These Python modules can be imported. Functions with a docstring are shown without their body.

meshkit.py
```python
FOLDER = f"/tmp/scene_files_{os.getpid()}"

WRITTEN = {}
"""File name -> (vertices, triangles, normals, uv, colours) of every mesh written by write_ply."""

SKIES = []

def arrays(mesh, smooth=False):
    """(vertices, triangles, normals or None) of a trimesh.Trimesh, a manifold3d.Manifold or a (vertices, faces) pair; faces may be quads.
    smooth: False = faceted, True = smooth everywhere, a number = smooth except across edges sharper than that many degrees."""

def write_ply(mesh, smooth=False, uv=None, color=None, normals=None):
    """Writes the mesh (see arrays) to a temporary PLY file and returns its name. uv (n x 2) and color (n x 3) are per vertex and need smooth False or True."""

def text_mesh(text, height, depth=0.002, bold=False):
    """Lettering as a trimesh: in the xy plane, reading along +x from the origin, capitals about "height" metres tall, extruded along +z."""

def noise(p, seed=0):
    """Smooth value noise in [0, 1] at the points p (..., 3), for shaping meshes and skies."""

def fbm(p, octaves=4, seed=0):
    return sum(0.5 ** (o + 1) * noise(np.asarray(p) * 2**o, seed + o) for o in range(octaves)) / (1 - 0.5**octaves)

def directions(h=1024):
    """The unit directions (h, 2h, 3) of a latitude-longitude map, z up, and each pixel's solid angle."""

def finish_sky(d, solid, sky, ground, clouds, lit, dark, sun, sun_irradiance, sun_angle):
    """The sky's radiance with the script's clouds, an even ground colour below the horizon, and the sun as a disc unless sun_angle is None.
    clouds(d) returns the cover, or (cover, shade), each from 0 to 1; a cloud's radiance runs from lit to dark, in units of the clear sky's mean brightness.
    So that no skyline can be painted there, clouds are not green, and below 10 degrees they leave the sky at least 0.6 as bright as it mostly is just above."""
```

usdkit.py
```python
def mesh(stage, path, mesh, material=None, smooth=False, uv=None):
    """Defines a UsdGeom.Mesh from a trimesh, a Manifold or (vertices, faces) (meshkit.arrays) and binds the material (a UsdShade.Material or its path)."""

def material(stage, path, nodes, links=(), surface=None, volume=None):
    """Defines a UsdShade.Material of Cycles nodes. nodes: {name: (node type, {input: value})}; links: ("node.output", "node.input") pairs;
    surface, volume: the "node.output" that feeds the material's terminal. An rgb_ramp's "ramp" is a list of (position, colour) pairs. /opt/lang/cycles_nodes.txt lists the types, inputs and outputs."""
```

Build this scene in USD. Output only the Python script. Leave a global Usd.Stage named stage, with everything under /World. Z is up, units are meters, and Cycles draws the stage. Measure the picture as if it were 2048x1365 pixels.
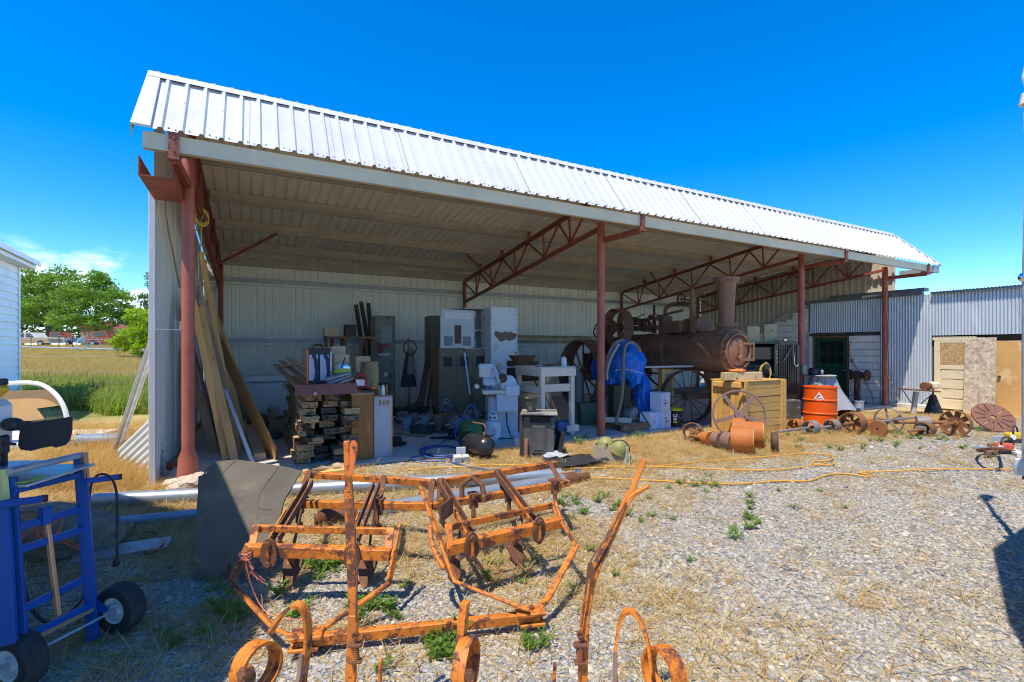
import math, random
import numpy as np
import trimesh, usdkit, meshkit
from pxr import Usd, UsdGeom, UsdLux, UsdShade, Sdf, Gf, Vt

stage = Usd.Stage.CreateInMemory()
UsdGeom.SetStageUpAxis(stage, 'Z')
UsdGeom.SetStageMetersPerUnit(stage, 1.0)
UsdGeom.Xform.Define(stage, '/World')
UsdGeom.Scope.Define(stage, '/World/Looks')
rng = np.random.default_rng(7)
random.seed(7)

# ------------------------------------------------------------------ camera, sky, sun, exposure
F, HY, CX, H = 966.8, 697.4, 1024.0, 1.65          # focal length in photo pixels, horizon row, centre column, eye height
cam = UsdGeom.Camera.Define(stage, '/World/camera')
cam.CreateHorizontalApertureAttr(36.0)
cam.CreateVerticalApertureAttr(36.0 * 682 / 1024)
cam.CreateFocalLengthAttr(36.0 * F / 2048)
cam.CreateVerticalApertureOffsetAttr(36.0 * (HY - 682.5) / 2048)
cam.CreateClippingRangeAttr((0.05, 5000.0))
cam.CreateExposureAttr(EXPOSURE := 1.22)
UsdGeom.Xformable(cam).AddTranslateOp().Set((0, 0, H))
UsdGeom.Xformable(cam).AddRotateXOp().Set(90.0)

AL = math.radians(61.86)
U = np.array([math.sin(AL), math.cos(AL), 0.0])     # along the shed's front, to the right
V = np.array([-U[1], U[0], 0.0])                    # into the shed
P1 = np.array([-4.01, 5.985, 0.0])                  # foot of the shed's left post
ZUP = np.array([0, 0, 1.0])
KV, KP = 0.20, 0.40                                # sunlight's run per metre of fall along V and U
TRAVEL = KP * U + KV * V - ZUP
TRAVEL /= np.linalg.norm(TRAVEL)
TOSUN = -TRAVEL
EL = math.asin(TOSUN[2])
AZ = math.atan2(TOSUN[0], TOSUN[1])

dome = UsdLux.DomeLight.Define(stage, '/World/sky')
sky_mat = usdkit.material(stage, '/World/Looks/sky_look', {
    'sky': ('sky_texture', {'sky_type': 'single_scattering', 'sun_disc': False, 'sun_elevation': EL, 'sun_rotation': AZ,
                            'altitude': 2200.0, 'air_density': 1.0, 'aerosol_density': 0.12, 'ozone_density': 3.0}),
    'tc': ('texture_coordinate', {}),
    'sep': ('separate_xyz', {}),
    'map': ('mapping', {'scale': (1.6, 1.6, 5.0), 'location': (2.6, 0.35, 0.1)}),
    'n': ('noise_texture', {'scale': 3.0, 'detail': 7.0, 'roughness': 0.58, 'distortion': 0.5}),
    'nr': ('rgb_ramp', {'ramp': [(0.0, (0, 0, 0)), (0.52, (0, 0, 0)), (0.62, (0.8, 0.85, 0.85)), (1.0, (1, 1, 1))]}),
    'zr': ('rgb_ramp', {'ramp': [(0.0, (1, 1, 1)), (0.09, (1, 1, 1)), (0.165, (0, 0, 0)), (1.0, (0, 0, 0))]}),
    'xr': ('map_range', {'from_min': -0.42, 'from_max': -0.62, 'to_min': 0.0, 'to_max': 1.0, 'clamp': True}),
    'm': ('math', {'math_type': 'multiply'}), 'm2': ('math', {'math_type': 'multiply'}),
    'hs': ('hsv', {'hue': 0.505, 'saturation': 1.44, 'value': 0.88}),
    'mx': ('mix', {'color2': (6.2, 6.4, 6.7)}),
    'bg': ('background_shader', {'strength': 0.15}),
}, [('tc.generated', 'sep.vector'), ('tc.generated', 'map.vector'), ('map.vector', 'n.vector'), ('n.fac', 'nr.fac'), ('sep.z', 'zr.fac'), ('sep.x', 'xr.value'),
    ('nr.color', 'm.value1'), ('zr.color', 'm.value2'), ('m.value', 'm2.value1'), ('xr.result', 'm2.value2'), ('m2.value', 'mx.fac'),
    ('sky.color', 'hs.color'), ('hs.color', 'mx.color1'), ('mx.color', 'bg.color')], surface='bg.background')
UsdShade.MaterialBindingAPI.Apply(dome.GetPrim()).Bind(sky_mat)
dome.GetPrim().SetCustomDataByKey('kind', 'structure')

sun = UsdLux.DistantLight.Define(stage, '/World/sun')
sun.CreateNormalizeAttr(True)
sun.CreateIntensityAttr(0.76)
sun.CreateAngleAttr(0.53)
sun.CreateColorAttr((1.0, 0.92, 0.78))
_z = TOSUN
_x = np.cross(ZUP, _z); _x /= np.linalg.norm(_x)
_y = np.cross(_z, _x)
sun.AddTransformOp().Set(Gf.Matrix4d(*_x, 0, *_y, 0, *_z, 0, 0, 0, 30, 1))

# ------------------------------------------------------------------ where things stand
def G(px, py, z=0.0):
    """the point of the ground (height z) seen at this place of the photograph"""
    y = F * (H - z) / (py - HY)
    return np.array([(px - CX) / F * y, y, z])
def P(px, py, y):
    return np.array([(px - CX) / F * y, y, H - (py - HY) / F * y])
def S(a, b, z=0.0):
    """shed coordinates: a metres along the front from the left post, b metres in, z up"""
    return P1 + a * U + b * V + z * ZUP
def onB(px, py, b):
    """where the line of sight meets the shed plane b"""
    d = np.array([(px - CX) / F, 1.0, 0]); t = (b + P1 @ V) / (d @ V)
    return P(px, py, t)
def onA(px, py, a):
    d = np.array([(px - CX) / F, 1.0, 0]); t = (a + P1 @ U) / (d @ U)
    return P(px, py, t)
def AB(p):
    d = np.asarray(p) - P1
    return d @ U, d @ V
RS = np.stack([U, V, ZUP], 1)                       # columns: shed axes
def rotz(deg):
    c, s = math.cos(math.radians(deg)), math.sin(math.radians(deg))
    return np.array([[c, -s, 0], [s, c, 0], [0, 0, 1.0]])
SHED_DEG = math.degrees(math.atan2(U[1], U[0]))

# ------------------------------------------------------------------ mesh helpers
def nrm(a):
    a = np.asarray(a, float); return a / (np.linalg.norm(a) + 1e-12)
def frame(axis, up=ZUP):
    x = nrm(axis)
    up = np.asarray(up, float)
    if abs(np.dot(x, nrm(up))) > 0.98: up = np.array([0, 1.0, 0]) if abs(x[1]) < 0.9 else np.array([1.0, 0, 0])
    y = nrm(np.cross(up, x)); z = np.cross(x, y)
    return np.stack([x, y, z], 1)
class MB:
    """collects pieces of one part"""
    def __init__(self): self.v, self.f, self.n = [], [], 0
    def raw(self, v, f):
        v = np.asarray(v, float); f = np.asarray(f, int)
        if f.shape[1] == 4: f = np.vstack([f[:, [0, 1, 2]], f[:, [0, 2, 3]]])
        self.v.append(v); self.f.append(f + self.n); self.n += len(v); return self
    def tm(self, m, R=None, t=(0, 0, 0)):
        if hasattr(m, 'to_mesh'):
            q = m.to_mesh(); v, f = np.array(q.vert_properties[:, :3]), np.array(q.tri_verts)
        else: v, f = np.array(m.vertices), np.array(m.faces)
        if R is not None: v = v @ np.asarray(R).T
        return self.raw(v + np.asarray(t), f)
    def box(self, c, size, R=None, ch=0.0):
        h = np.asarray(size, float) / 2
        if ch <= 0:
            v = np.array([[x, y, z] for x in (-1, 1) for y in (-1, 1) for z in (-1, 1)]) * h
            f = [[0, 1, 3, 2], [4, 6, 7, 5], [0, 4, 5, 1], [2, 3, 7, 6], [0, 2, 6, 4], [1, 5, 7, 3]]
        else:
            ch = min(ch, 0.45 * h.min()); v = []
            for x in (-1, 1):
                for y in (-1, 1):
                    for z in (-1, 1):
                        s = np.array([x, y, z])
                        for k in range(3):
                            p = s * (h - ch); p[k] = s[k] * h[k]; v.append(p)
            v = np.array(v)
            hull = trimesh.convex.convex_hull(v)
            v, f = np.array(hull.vertices), np.array(hull.faces)
        if R is not None: v = v @ np.asarray(R).T
        return self.raw(v + np.asarray(c, float), f)
    def bar(self, p, q, w, h, up=ZUP, ch=0.0, roll=0.0):
        """a rectangular bar from p to q, w wide (across), h high (towards up)"""
        p, q = np.asarray(p, float), np.asarray(q, float)
        R = frame(q - p, up)
        if roll:
            c, s = math.cos(math.radians(roll)), math.sin(math.radians(roll))
            R = R @ np.array([[1, 0, 0], [0, c, -s], [0, s, c]])
        return self.box((p + q) / 2, (np.linalg.norm(q - p), w, h), R, ch)
    def tube(self, pts, r, sides=8, caps=True, closed=False):
        p = np.asarray(pts, float); n = len(p)
        r = np.broadcast_to(r, (n,))
        t = np.roll(p, -1, 0) - np.roll(p, 1, 0) if closed else np.gradient(p, axis=0)
        t /= np.linalg.norm(t, axis=1, keepdims=True) + 1e-12
        a = np.cross(t[0], ZUP if abs(t[0][2]) < 0.9 else [1.0, 0, 0]); a = nrm(a); A = [a]
        for k in range(1, n):
            a = A[-1] - t[k] * (A[-1] @ t[k]); A.append(nrm(a))
        A = np.array(A); B = np.cross(t, A)
        ang = (np.arange(sides) + 0.5) * 2 * np.pi / sides
        v = p[:, None] + r[:, None, None] * (np.cos(ang)[None, :, None] * A[:, None] + np.sin(ang)[None, :, None] * B[:, None])
        m = n if closed else n - 1
        f = [[i * sides + j, i * sides + (j + 1) % sides, ((i + 1) % n) * sides + (j + 1) % sides, ((i + 1) % n) * sides + j] for i in range(m) for j in range(sides)]
        v = v.reshape(-1, 3); tri = np.array(f); tri = np.vstack([tri[:, [0, 1, 2]], tri[:, [0, 2, 3]]])
        if caps and not closed:
            v = np.vstack([v, p[0], p[-1]]); c0, c1 = len(v) - 2, len(v) - 1
            e = [[c0, (j + 1) % sides, j] for j in range(sides)] + [[c1, (n - 1) * sides + j, (n - 1) * sides + (j + 1) % sides] for j in range(sides)]
            tri = np.vstack([tri, e])
        return self.raw(v, tri)
    def lathe(self, prof, base, axis=ZUP, sides=24, closed=False):
        """prof: (radius, height along the axis) pairs"""
        prof = np.asarray(prof, float); R = frame(axis)      # x of the frame is the axis
        ang = np.arange(sides) * 2 * np.pi / sides
        v = np.asarray(base) + prof[:, 1, None, None] * R[:, 0] + prof[:, 0, None, None] * (np.cos(ang)[None, :, None] * R[:, 1] + np.sin(ang)[None, :, None] * R[:, 2])
        n = len(prof); m = n if closed else n - 1
        f = [[i * sides + j, i * sides + (j + 1) % sides, ((i + 1) % n) * sides + (j + 1) % sides, ((i + 1) % n) * sides + j] for i in range(m) for j in range(sides)]
        return self.raw(v.reshape(-1, 3), f)
    def ring(self, c, axis, R, width, thick, sides=32):
        """a flat rim: outer radius R, width along the axis, thickness inwards"""
        h = width / 2
        return self.lathe([(R - thick, -h), (R, -h), (R, h), (R - thick, h)], c, axis, sides, closed=True)
    def disc(self, c, axis, r, h, sides=20, ch=0.0):
        if ch: pr = [(0, -h / 2), (r - ch, -h / 2), (r, -h / 2 + ch), (r, h / 2 - ch), (r - ch, h / 2), (0, h / 2)]
        else: pr = [(0, -h / 2), (r, -h / 2), (r, h / 2), (0, h / 2)]
        return self.lathe(pr, c, axis, sides)
    def prism(self, poly, O, X, Y, depth):
        """a flat outline (list of x, y) in the plane O + xX + yY, thickened along X x Y"""
        from shapely.geometry import Polygon
        pg = poly if hasattr(poly, 'exterior') else Polygon(poly)
        m = trimesh.creation.extrude_polygon(pg, depth, engine='earcut')
        X, Y = nrm(X), nrm(Y)
        return self.tm(m, np.stack([X, Y, np.cross(X, Y)], 1), O)
    def text(self, s, h, O, X, Y, depth=0.003, bold=False, width=None):
        m = meshkit.text_mesh(s, h, depth, bold)
        v = np.array(m.vertices); v[:, 0] -= v[:, 0].min()
        if width: v[:, 0] *= width / v[:, 0].max()
        m = trimesh.Trimesh(v, m.faces, process=False)
        X, Y = nrm(X), nrm(Y)
        return self.tm(m, np.stack([X, Y, np.cross(X, Y)], 1), O)
    def sheet(self, O, s, t, n, prof, length, cuts=1):
        """a ribbed sheet: prof = (along s, out along n) pairs, drawn out along t"""
        prof = np.asarray(prof, float); rows = []
        for k in range(cuts + 1):
            rows.append(np.asarray(O) + prof[:, :1] * s + prof[:, 1:] * n + (length * k / cuts) * np.asarray(t))
        m = len(prof)
        f = [[k * m + i, k * m + i + 1, (k + 1) * m + i + 1, (k + 1) * m + i] for k in range(cuts) for i in range(m - 1)]
        return self.raw(np.vstack(rows), f)
    def grid(self, fn, nu, nv):
        """a surface fn(u, v) over the unit square"""
        u, w = np.meshgrid(np.linspace(0, 1, nu), np.linspace(0, 1, nv), indexing='ij')
        v = np.array([fn(a, b) for a, b in zip(u.ravel(), w.ravel())])
        f = [[i * nv + j, (i + 1) * nv + j, (i + 1) * nv + j + 1, i * nv + j + 1] for i in range(nu - 1) for j in range(nv - 1)]
        return self.raw(v, f)
    def mesh(self):
        return trimesh.Trimesh(np.vstack(self.v), np.vstack(self.f), process=False)

USED = {}
def numbered(parent, name):
    k = USED.get((parent, name), -1) + 1; USED[(parent, name)] = k
    return f'{parent}/{name}' if k == 0 else f'{parent}/{name}_{k:03d}'
def tagp(prim, label=None, cat=None, group=None, kind=None):
    for k, x in (('label', label), ('category', cat), ('group', group), ('kind', kind)):
        if x: prim.SetCustomDataByKey(k, x)
class T:
    """a thing: an Xform at its base; parts are given in world coordinates (or local ones)"""
    def __init__(self, name, label, cat, base=(0, 0, 0), deg=0.0, group=None, kind=None):
        self.kindname = name; self.path = numbered('/World', name); self.base = np.asarray(base, float); self.deg = deg; self.R = rotz(deg)
        x = UsdGeom.Xform.Define(stage, self.path)
        self.tr = x.AddTranslateOp(); self.tr.Set(tuple(map(float, self.base)))
        self.ro = x.AddRotateZOp(); self.ro.Set(float(deg))
        self.prim = x.GetPrim(); tagp(self.prim, label, cat, group, kind); self.label, self.cat, self.group = label, cat, group
    def part(self, name, mb, mat, under=None, label=None, smooth=False, local=False, kind=None):
        m = mb.mesh() if isinstance(mb, MB) else mb
        v = np.array(m.vertices)
        if not local: v = (v - self.base) @ self.R
        path = numbered(under or self.path, name)
        usdkit.mesh(stage, path, trimesh.Trimesh(v, m.faces, process=False), mat, smooth=smooth)
        p = stage.GetPrimAtPath(path); tagp(p, label, None, None, kind)
        return path
    def copy(self, loc, deg=0.0, label=None, group=None, scale=None, tilt=None):
        path = numbered('/World', self.kindname)
        x = UsdGeom.Xform.Define(stage, path)
        x.GetPrim().GetReferences().AddInternalReference(self.path); x.GetPrim().SetInstanceable(True)
        x.ClearXformOpOrder()
        x.AddTranslateOp().Set(tuple(map(float, loc))); x.AddRotateZOp().Set(float(deg))
        ops = ['xformOp:translate', 'xformOp:rotateZ']
        if scale: x.AddScaleOp().Set((scale, scale, scale) if np.ndim(scale) == 0 else tuple(map(float, scale)))
        tagp(x.GetPrim(), label or self.label, self.cat, group or self.group)
        return x
def one(name, mb, mat, label, cat, group=None, kind=None, smooth=False):
    """a thing that is one mesh"""
    path = numbered('/World', name)
    m = mb.mesh() if isinstance(mb, MB) else mb
    usdkit.mesh(stage, path, m, mat, smooth=smooth)
    tagp(stage.GetPrimAtPath(path), label, cat, group, kind)
    return path

# ------------------------------------------------------------------ materials
LOOKS = {}
def look(name, color, rough=0.6, var=0.15, scale=5.0, metal=0.0, spec=0.5, bump=0.0, bscale=40.0, patch=None, thr=(0.52, 0.6), pscale=4.0, prough=None,
         stretch=(1, 1, 1), turn=(0, 0, 0), rnd=0.0, patch2=None, thr2=(0.55, 0.62), pscale2=14.0, coat=0.0, local=False):
    """paint, rust, wood and so on: a colour with cloudy variation, patches of a second and third colour, and a fine relief"""
    if name in LOOKS: return LOOKS[name]
    c = np.asarray(color, float)
    nd = {'geo': ('texture_coordinate' if local else 'geometry', {}), 'map': ('mapping', {'scale': stretch, 'rotation': turn}),
          'n': ('noise_texture', {'scale': scale, 'detail': 5.0, 'roughness': 0.6}),
          'r': ('rgb_ramp', {'ramp': [(0.25, tuple(np.clip(c * (1 - 1.6 * var), 0, 1))), (0.5, tuple(c)), (0.75, tuple(np.clip(c * (1 + 1.3 * var), 0, 1)))]}),
          'p': ('principled_bsdf', {'roughness': rough, 'metallic': metal, 'specular_ior_level': spec, 'coat_weight': coat})}
    src = 'geo.object' if local else 'geo.position'
    ln = [(src, 'map.vector'), ('map.vector', 'n.vector'), ('n.fac', 'r.fac')]
    out = 'r.color'
    if patch is not None:
        nd['n2'] = ('noise_texture', {'scale': pscale, 'detail': 7.0, 'roughness': 0.65}); nd['r2'] = ('rgb_ramp', {'ramp': [(thr[0], (0, 0, 0)), (thr[1], (1, 1, 1))]})
        nd['m2'] = ('mix', {'color2': tuple(patch)})
        ln += [('map.vector', 'n2.vector'), ('n2.fac', 'r2.fac'), ('r2.color', 'm2.fac'), (out, 'm2.color1')]; out = 'm2.color'
        if prough is not None:
            nd['mr'] = ('mix_float', {'a': rough, 'b': prough}); ln += [('r2.color', 'mr.fac'), ('mr.result', 'p.roughness')]
    if patch2 is not None:
        nd['n3'] = ('noise_texture', {'scale': pscale2, 'detail': 6.0, 'roughness': 0.7}); nd['r3'] = ('rgb_ramp', {'ramp': [(thr2[0], (0, 0, 0)), (thr2[1], (1, 1, 1))]})
        nd['m3'] = ('mix', {'color2': tuple(patch2)})
        ln += [('map.vector', 'n3.vector'), ('n3.fac', 'r3.fac'), ('r3.color', 'm3.fac'), (out, 'm3.color1')]; out = 'm3.color'
    if rnd:
        nd['oi'] = ('object_info', {}); nd['rr'] = ('map_range', {'from_min': 0.0, 'from_max': 1.0, 'to_min': 1 - rnd, 'to_max': 1 + rnd})
        nd['hv'] = ('hsv', {}); ln += [('oi.random', 'rr.value'), ('rr.result', 'hv.value'), (out, 'hv.color')]; out = 'hv.color'
    ln.append((out, 'p.base_color'))
    if bump:
        nd['nb'] = ('noise_texture', {'scale': bscale, 'detail': 5.0}); nd['b'] = ('bump', {'strength': bump, 'distance': 0.01})
        ln += [('map.vector', 'nb.vector'), ('nb.fac', 'b.height'), ('b.normal', 'p.normal')]
    LOOKS[name] = usdkit.material(stage, '/World/Looks/' + name, nd, ln, surface='p.BSDF')
    return LOOKS[name]
RZ = math.atan2(U[1], U[0])
white_steel = look('white_steel', (0.50, 0.505, 0.51), 0.4, 0.05, 1.2, spec=0.4, patch=(0.44, 0.44, 0.43), thr=(0.54, 0.72), pscale=1.1)
beige_steel = look('beige_steel', (0.52, 0.47, 0.37), 0.5, 0.08, 2.0, patch=(0.40, 0.38, 0.33), thr=(0.6, 0.75))
galv = look('galvanised', (0.42, 0.46, 0.50), 0.42, 0.16, 7.0, metal=0.55, patch=(0.55, 0.58, 0.60), thr=(0.55, 0.62), pscale=3.0)
galv_dull = look('galvanised_dull', (0.38, 0.41, 0.43), 0.5, 0.15, 9.0, metal=0.4)
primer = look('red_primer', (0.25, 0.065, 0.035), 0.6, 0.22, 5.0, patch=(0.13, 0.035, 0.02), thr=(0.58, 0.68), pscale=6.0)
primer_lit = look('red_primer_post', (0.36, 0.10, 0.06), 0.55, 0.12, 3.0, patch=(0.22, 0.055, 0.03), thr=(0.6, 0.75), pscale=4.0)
rust = look('rust', (0.14, 0.052, 0.02), 0.85, 0.3, 7.0, bump=0.3, bscale=60, patch=(0.20, 0.075, 0.03), thr=(0.55, 0.68), pscale=9.0)
rust_dark = look('rust_dark', (0.075, 0.038, 0.022), 0.8, 0.3, 7.0, bump=0.3, bscale=60)
rust_orange = look('rust_orange', (0.30, 0.095, 0.025), 0.8, 0.3, 9.0, bump=0.3, bscale=60, patch=(0.16, 0.05, 0.02), thr=(0.5, 0.62), pscale=12.0)
orange_paint = look('old_orange_paint', (0.52, 0.155, 0.012), 0.6, 0.2, 5.0, patch=(0.10, 0.035, 0.018), thr=(0.535, 0.585), pscale=9.0, prough=0.85, patch2=(0.27, 0.07, 0.016), thr2=(0.54, 0.59), pscale2=26.0, bump=0.3, bscale=50)
iron_brown = look('brown_iron', (0.13, 0.050, 0.022), 0.8, 0.25, 9.0, patch=(0.38, 0.12, 0.015), thr=(0.60, 0.64), pscale=10.0, bump=0.3, bscale=60)
black = look('black', (0.018, 0.018, 0.02), 0.5, 0.2, 6.0)
black_rubber = look('black_rubber', (0.022, 0.022, 0.024), 0.7, 0.25, 9.0, bump=0.1)
concrete = look('concrete', (0.52, 0.49, 0.43), 0.85, 0.12, 1.6, patch=(0.30, 0.29, 0.27), thr=(0.52, 0.72), pscale=1.2, bump=0.15, bscale=60)
# ------------------------------------------------------------------ the ground
def sstep(x, a, b):
    t = np.clip((np.asarray(x, float) - a) / (b - a), 0, 1); return t * t * (3 - 2 * t)
def ground_z(x, y):
    x = np.asarray(x, float); y = np.asarray(y, float)
    far = 1.95 * sstep(y, 13, 62)
    p = np.stack([x * 0.5, y * 0.5, x * 0], -1)
    near = 0.05 * (meshkit.fbm(p, 3, 3) - 0.5) + 0.02 * (meshkit.fbm(p * 5, 2, 8) - 0.5)
    b = (x - P1[0]) * V[0] + (y - P1[1]) * V[1]; a = (x - P1[0]) * U[0] + (y - P1[1]) * U[1]
    inside = sstep(b, -0.9, -0.3) * sstep(a, -1.2, -0.6)
    return far + near * (1 - inside) - 0.012 * inside
def straw_mask(x, y):
    """how much dry straw lies here, 0 to 1"""
    x = np.asarray(x, float); y = np.asarray(y, float)
    a = (x - P1[0]) * U[0] + (y - P1[1]) * U[1]; b = (x - P1[0]) * V[0] + (y - P1[1]) * V[1]
    p = np.stack([x, y, x * 0], -1)
    n1, n2 = meshkit.fbm(p * 0.9, 4, 21), meshkit.fbm(p * 2.6, 3, 33)
    front = sstep(b, -3.4, -1.6) * sstep(-b, 0.0, 0.7) * sstep(a, 2.0, 5.5)            # the strip before the shed
    left = sstep(-x, 1.6, 2.6) * sstep(y, 3.0, 4.4)                                    # the corner at the left
    patchy = 0.55 * sstep(n1, 0.47, 0.62) * sstep(-x, -3.2, 0.5)
    right = 0.35 * sstep(x, 2.4, 3.4) * sstep(-y, -3.6, -2.6)
    m = np.maximum.reduce([front * (0.35 + 0.9 * sstep(n2, 0.35, 0.6)), left * (0.5 + 0.7 * n2), patchy, right * sstep(n1, 0.35, 0.6), (0.10 + 0.26 * sstep(-x, -1.0, 0.5)) * sstep(n2, 0.42, 0.62)])
    return np.clip(m, 0, 1)
def field_mask(x, y):
    return sstep(y - 0.25 * np.abs(x + 9), 8.8, 10.2) * sstep(-x, 4.0, 6.5)
gx = np.concatenate([[-400, -200, -120, -80, -55, -40, -30, -24], np.arange(-20, -8, 0.5), np.arange(-8, 8, 0.08), np.arange(8, 20, 0.5), [20, 30, 50, 90, 200, 400]])
gy = np.concatenate([[-60, -30, -15, -8, -4, -2, -1, 0], np.arange(0.5, 10, 0.08), np.arange(10, 30, 0.5), np.arange(30, 64, 2), [64, 80, 120, 200, 400]])
XX, YY = np.meshgrid(gx, gy, indexing='ij')
ZZ = ground_z(XX, YY)
gv = np.stack([XX, YY, ZZ], -1).reshape(-1, 3)
nu_, nv_ = len(gx), len(gy)
ii, jj = np.meshgrid(np.arange(nu_ - 1), np.arange(nv_ - 1), indexing='ij')
gf = np.stack([ii * nv_ + jj, (ii + 1) * nv_ + jj, (ii + 1) * nv_ + jj + 1, ii * nv_ + jj + 1], -1).reshape(-1, 4)
ground_mat = usdkit.material(stage, '/World/Looks/yard', {
    'geo': ('geometry', {}), 'at': ('attribute', {'attribute': 'straw'}), 'af': ('attribute', {'attribute': 'field'}),
    'v1': ('voronoi_texture', {'scale': 34.0}), 'v2': ('voronoi_texture', {'scale': 70.0}),
    'sp': ('separate_color', {}),
    'rc': ('rgb_ramp', {'ramp': [(0.0, (0.13, 0.14, 0.15)), (0.25, (0.24, 0.25, 0.26)), (0.5, (0.36, 0.36, 0.35)), (0.72, (0.42, 0.36, 0.29)), (0.85, (0.42, 0.40, 0.36)), (1.0, (0.30, 0.31, 0.33))]}),
    'n': ('noise_texture', {'scale': 1.4, 'detail': 6.0, 'roughness': 0.65}), 'nr': ('rgb_ramp', {'ramp': [(0.3, (0.80, 0.74, 0.64)), (0.7, (1.15, 1.06, 0.92))]}),
    'mm': ('mix', {'mix_type': 'multiply', 'fac': 1.0}),
    'dn': ('noise_texture', {'scale': 90.0, 'detail': 4.0}), 'dr': ('rgb_ramp', {'ramp': [(0.3, (0.50, 0.38, 0.20)), (0.55, (0.72, 0.56, 0.29)), (0.75, (0.82, 0.67, 0.38))]}),
    'ms': ('mix', {}),
    'fn': ('noise_texture', {'scale': 0.35, 'detail': 8.0, 'roughness': 0.7}), 'fr': ('rgb_ramp', {'ramp': [(0.35, (0.16, 0.20, 0.04)), (0.5, (0.42, 0.33, 0.12)), (0.65, (0.55, 0.40, 0.15))]}),
    'mf': ('mix', {}),
    'ed': ('voronoi_texture', {'scale': 34.0, 'feature': 'distance_to_edge'}), 'er': ('map_range', {'from_min': 0.0, 'from_max': 0.12, 'to_min': 0.0, 'to_max': 1.0, 'clamp': True}),
    'b': ('bump', {'strength': 0.8, 'distance': 0.012}),
    'p': ('principled_bsdf', {'roughness': 0.9, 'specular_ior_level': 0.25}),
}, [('geo.position', 'v1.vector'), ('geo.position', 'ed.vector'), ('v1.color', 'sp.color'), ('sp.r', 'rc.fac'), ('geo.position', 'n.vector'), ('n.fac', 'nr.fac'), ('rc.color', 'mm.color1'), ('nr.color', 'mm.color2'),
    ('geo.position', 'dn.vector'), ('dn.fac', 'dr.fac'), ('mm.color', 'ms.color1'), ('dr.color', 'ms.color2'), ('at.fac', 'ms.fac'),
    ('geo.position', 'fn.vector'), ('fn.fac', 'fr.fac'), ('ms.color', 'mf.color1'), ('fr.color', 'mf.color2'), ('af.fac', 'mf.fac'), ('mf.color', 'p.base_color'),
    ('ed.distance', 'er.value'), ('er.result', 'b.height'), ('b.normal', 'p.normal')], surface='p.BSDF')
gm = usdkit.mesh(stage, '/World/ground', (gv, gf), ground_mat, smooth=True)
for nm, val in (('straw', straw_mask(gv[:, 0], gv[:, 1])), ('field', field_mask(gv[:, 0], gv[:, 1]))):
    UsdGeom.PrimvarsAPI(gm).CreatePrimvar(nm, Sdf.ValueTypeNames.FloatArray, 'vertex').Set(Vt.FloatArray.FromNumpy(val.astype(np.float32)))
tagp(gm.GetPrim(), kind='structure')

# the shed's concrete floor
mb = MB()
mb.box(S(8.35, 3.3, -0.04), (17.2, 6.85, 0.13), RS)
slab = one('concrete_floor', mb, concrete, None, None, kind='structure')
mb = MB(); c = G(40, 893); mb.box([c[0] - 1.8, c[1] + .2, 0.03], (5.2, 1.5, 0.1), rotz(8)); one('concrete_pad', mb, concrete, None, None, kind='structure')

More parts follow.
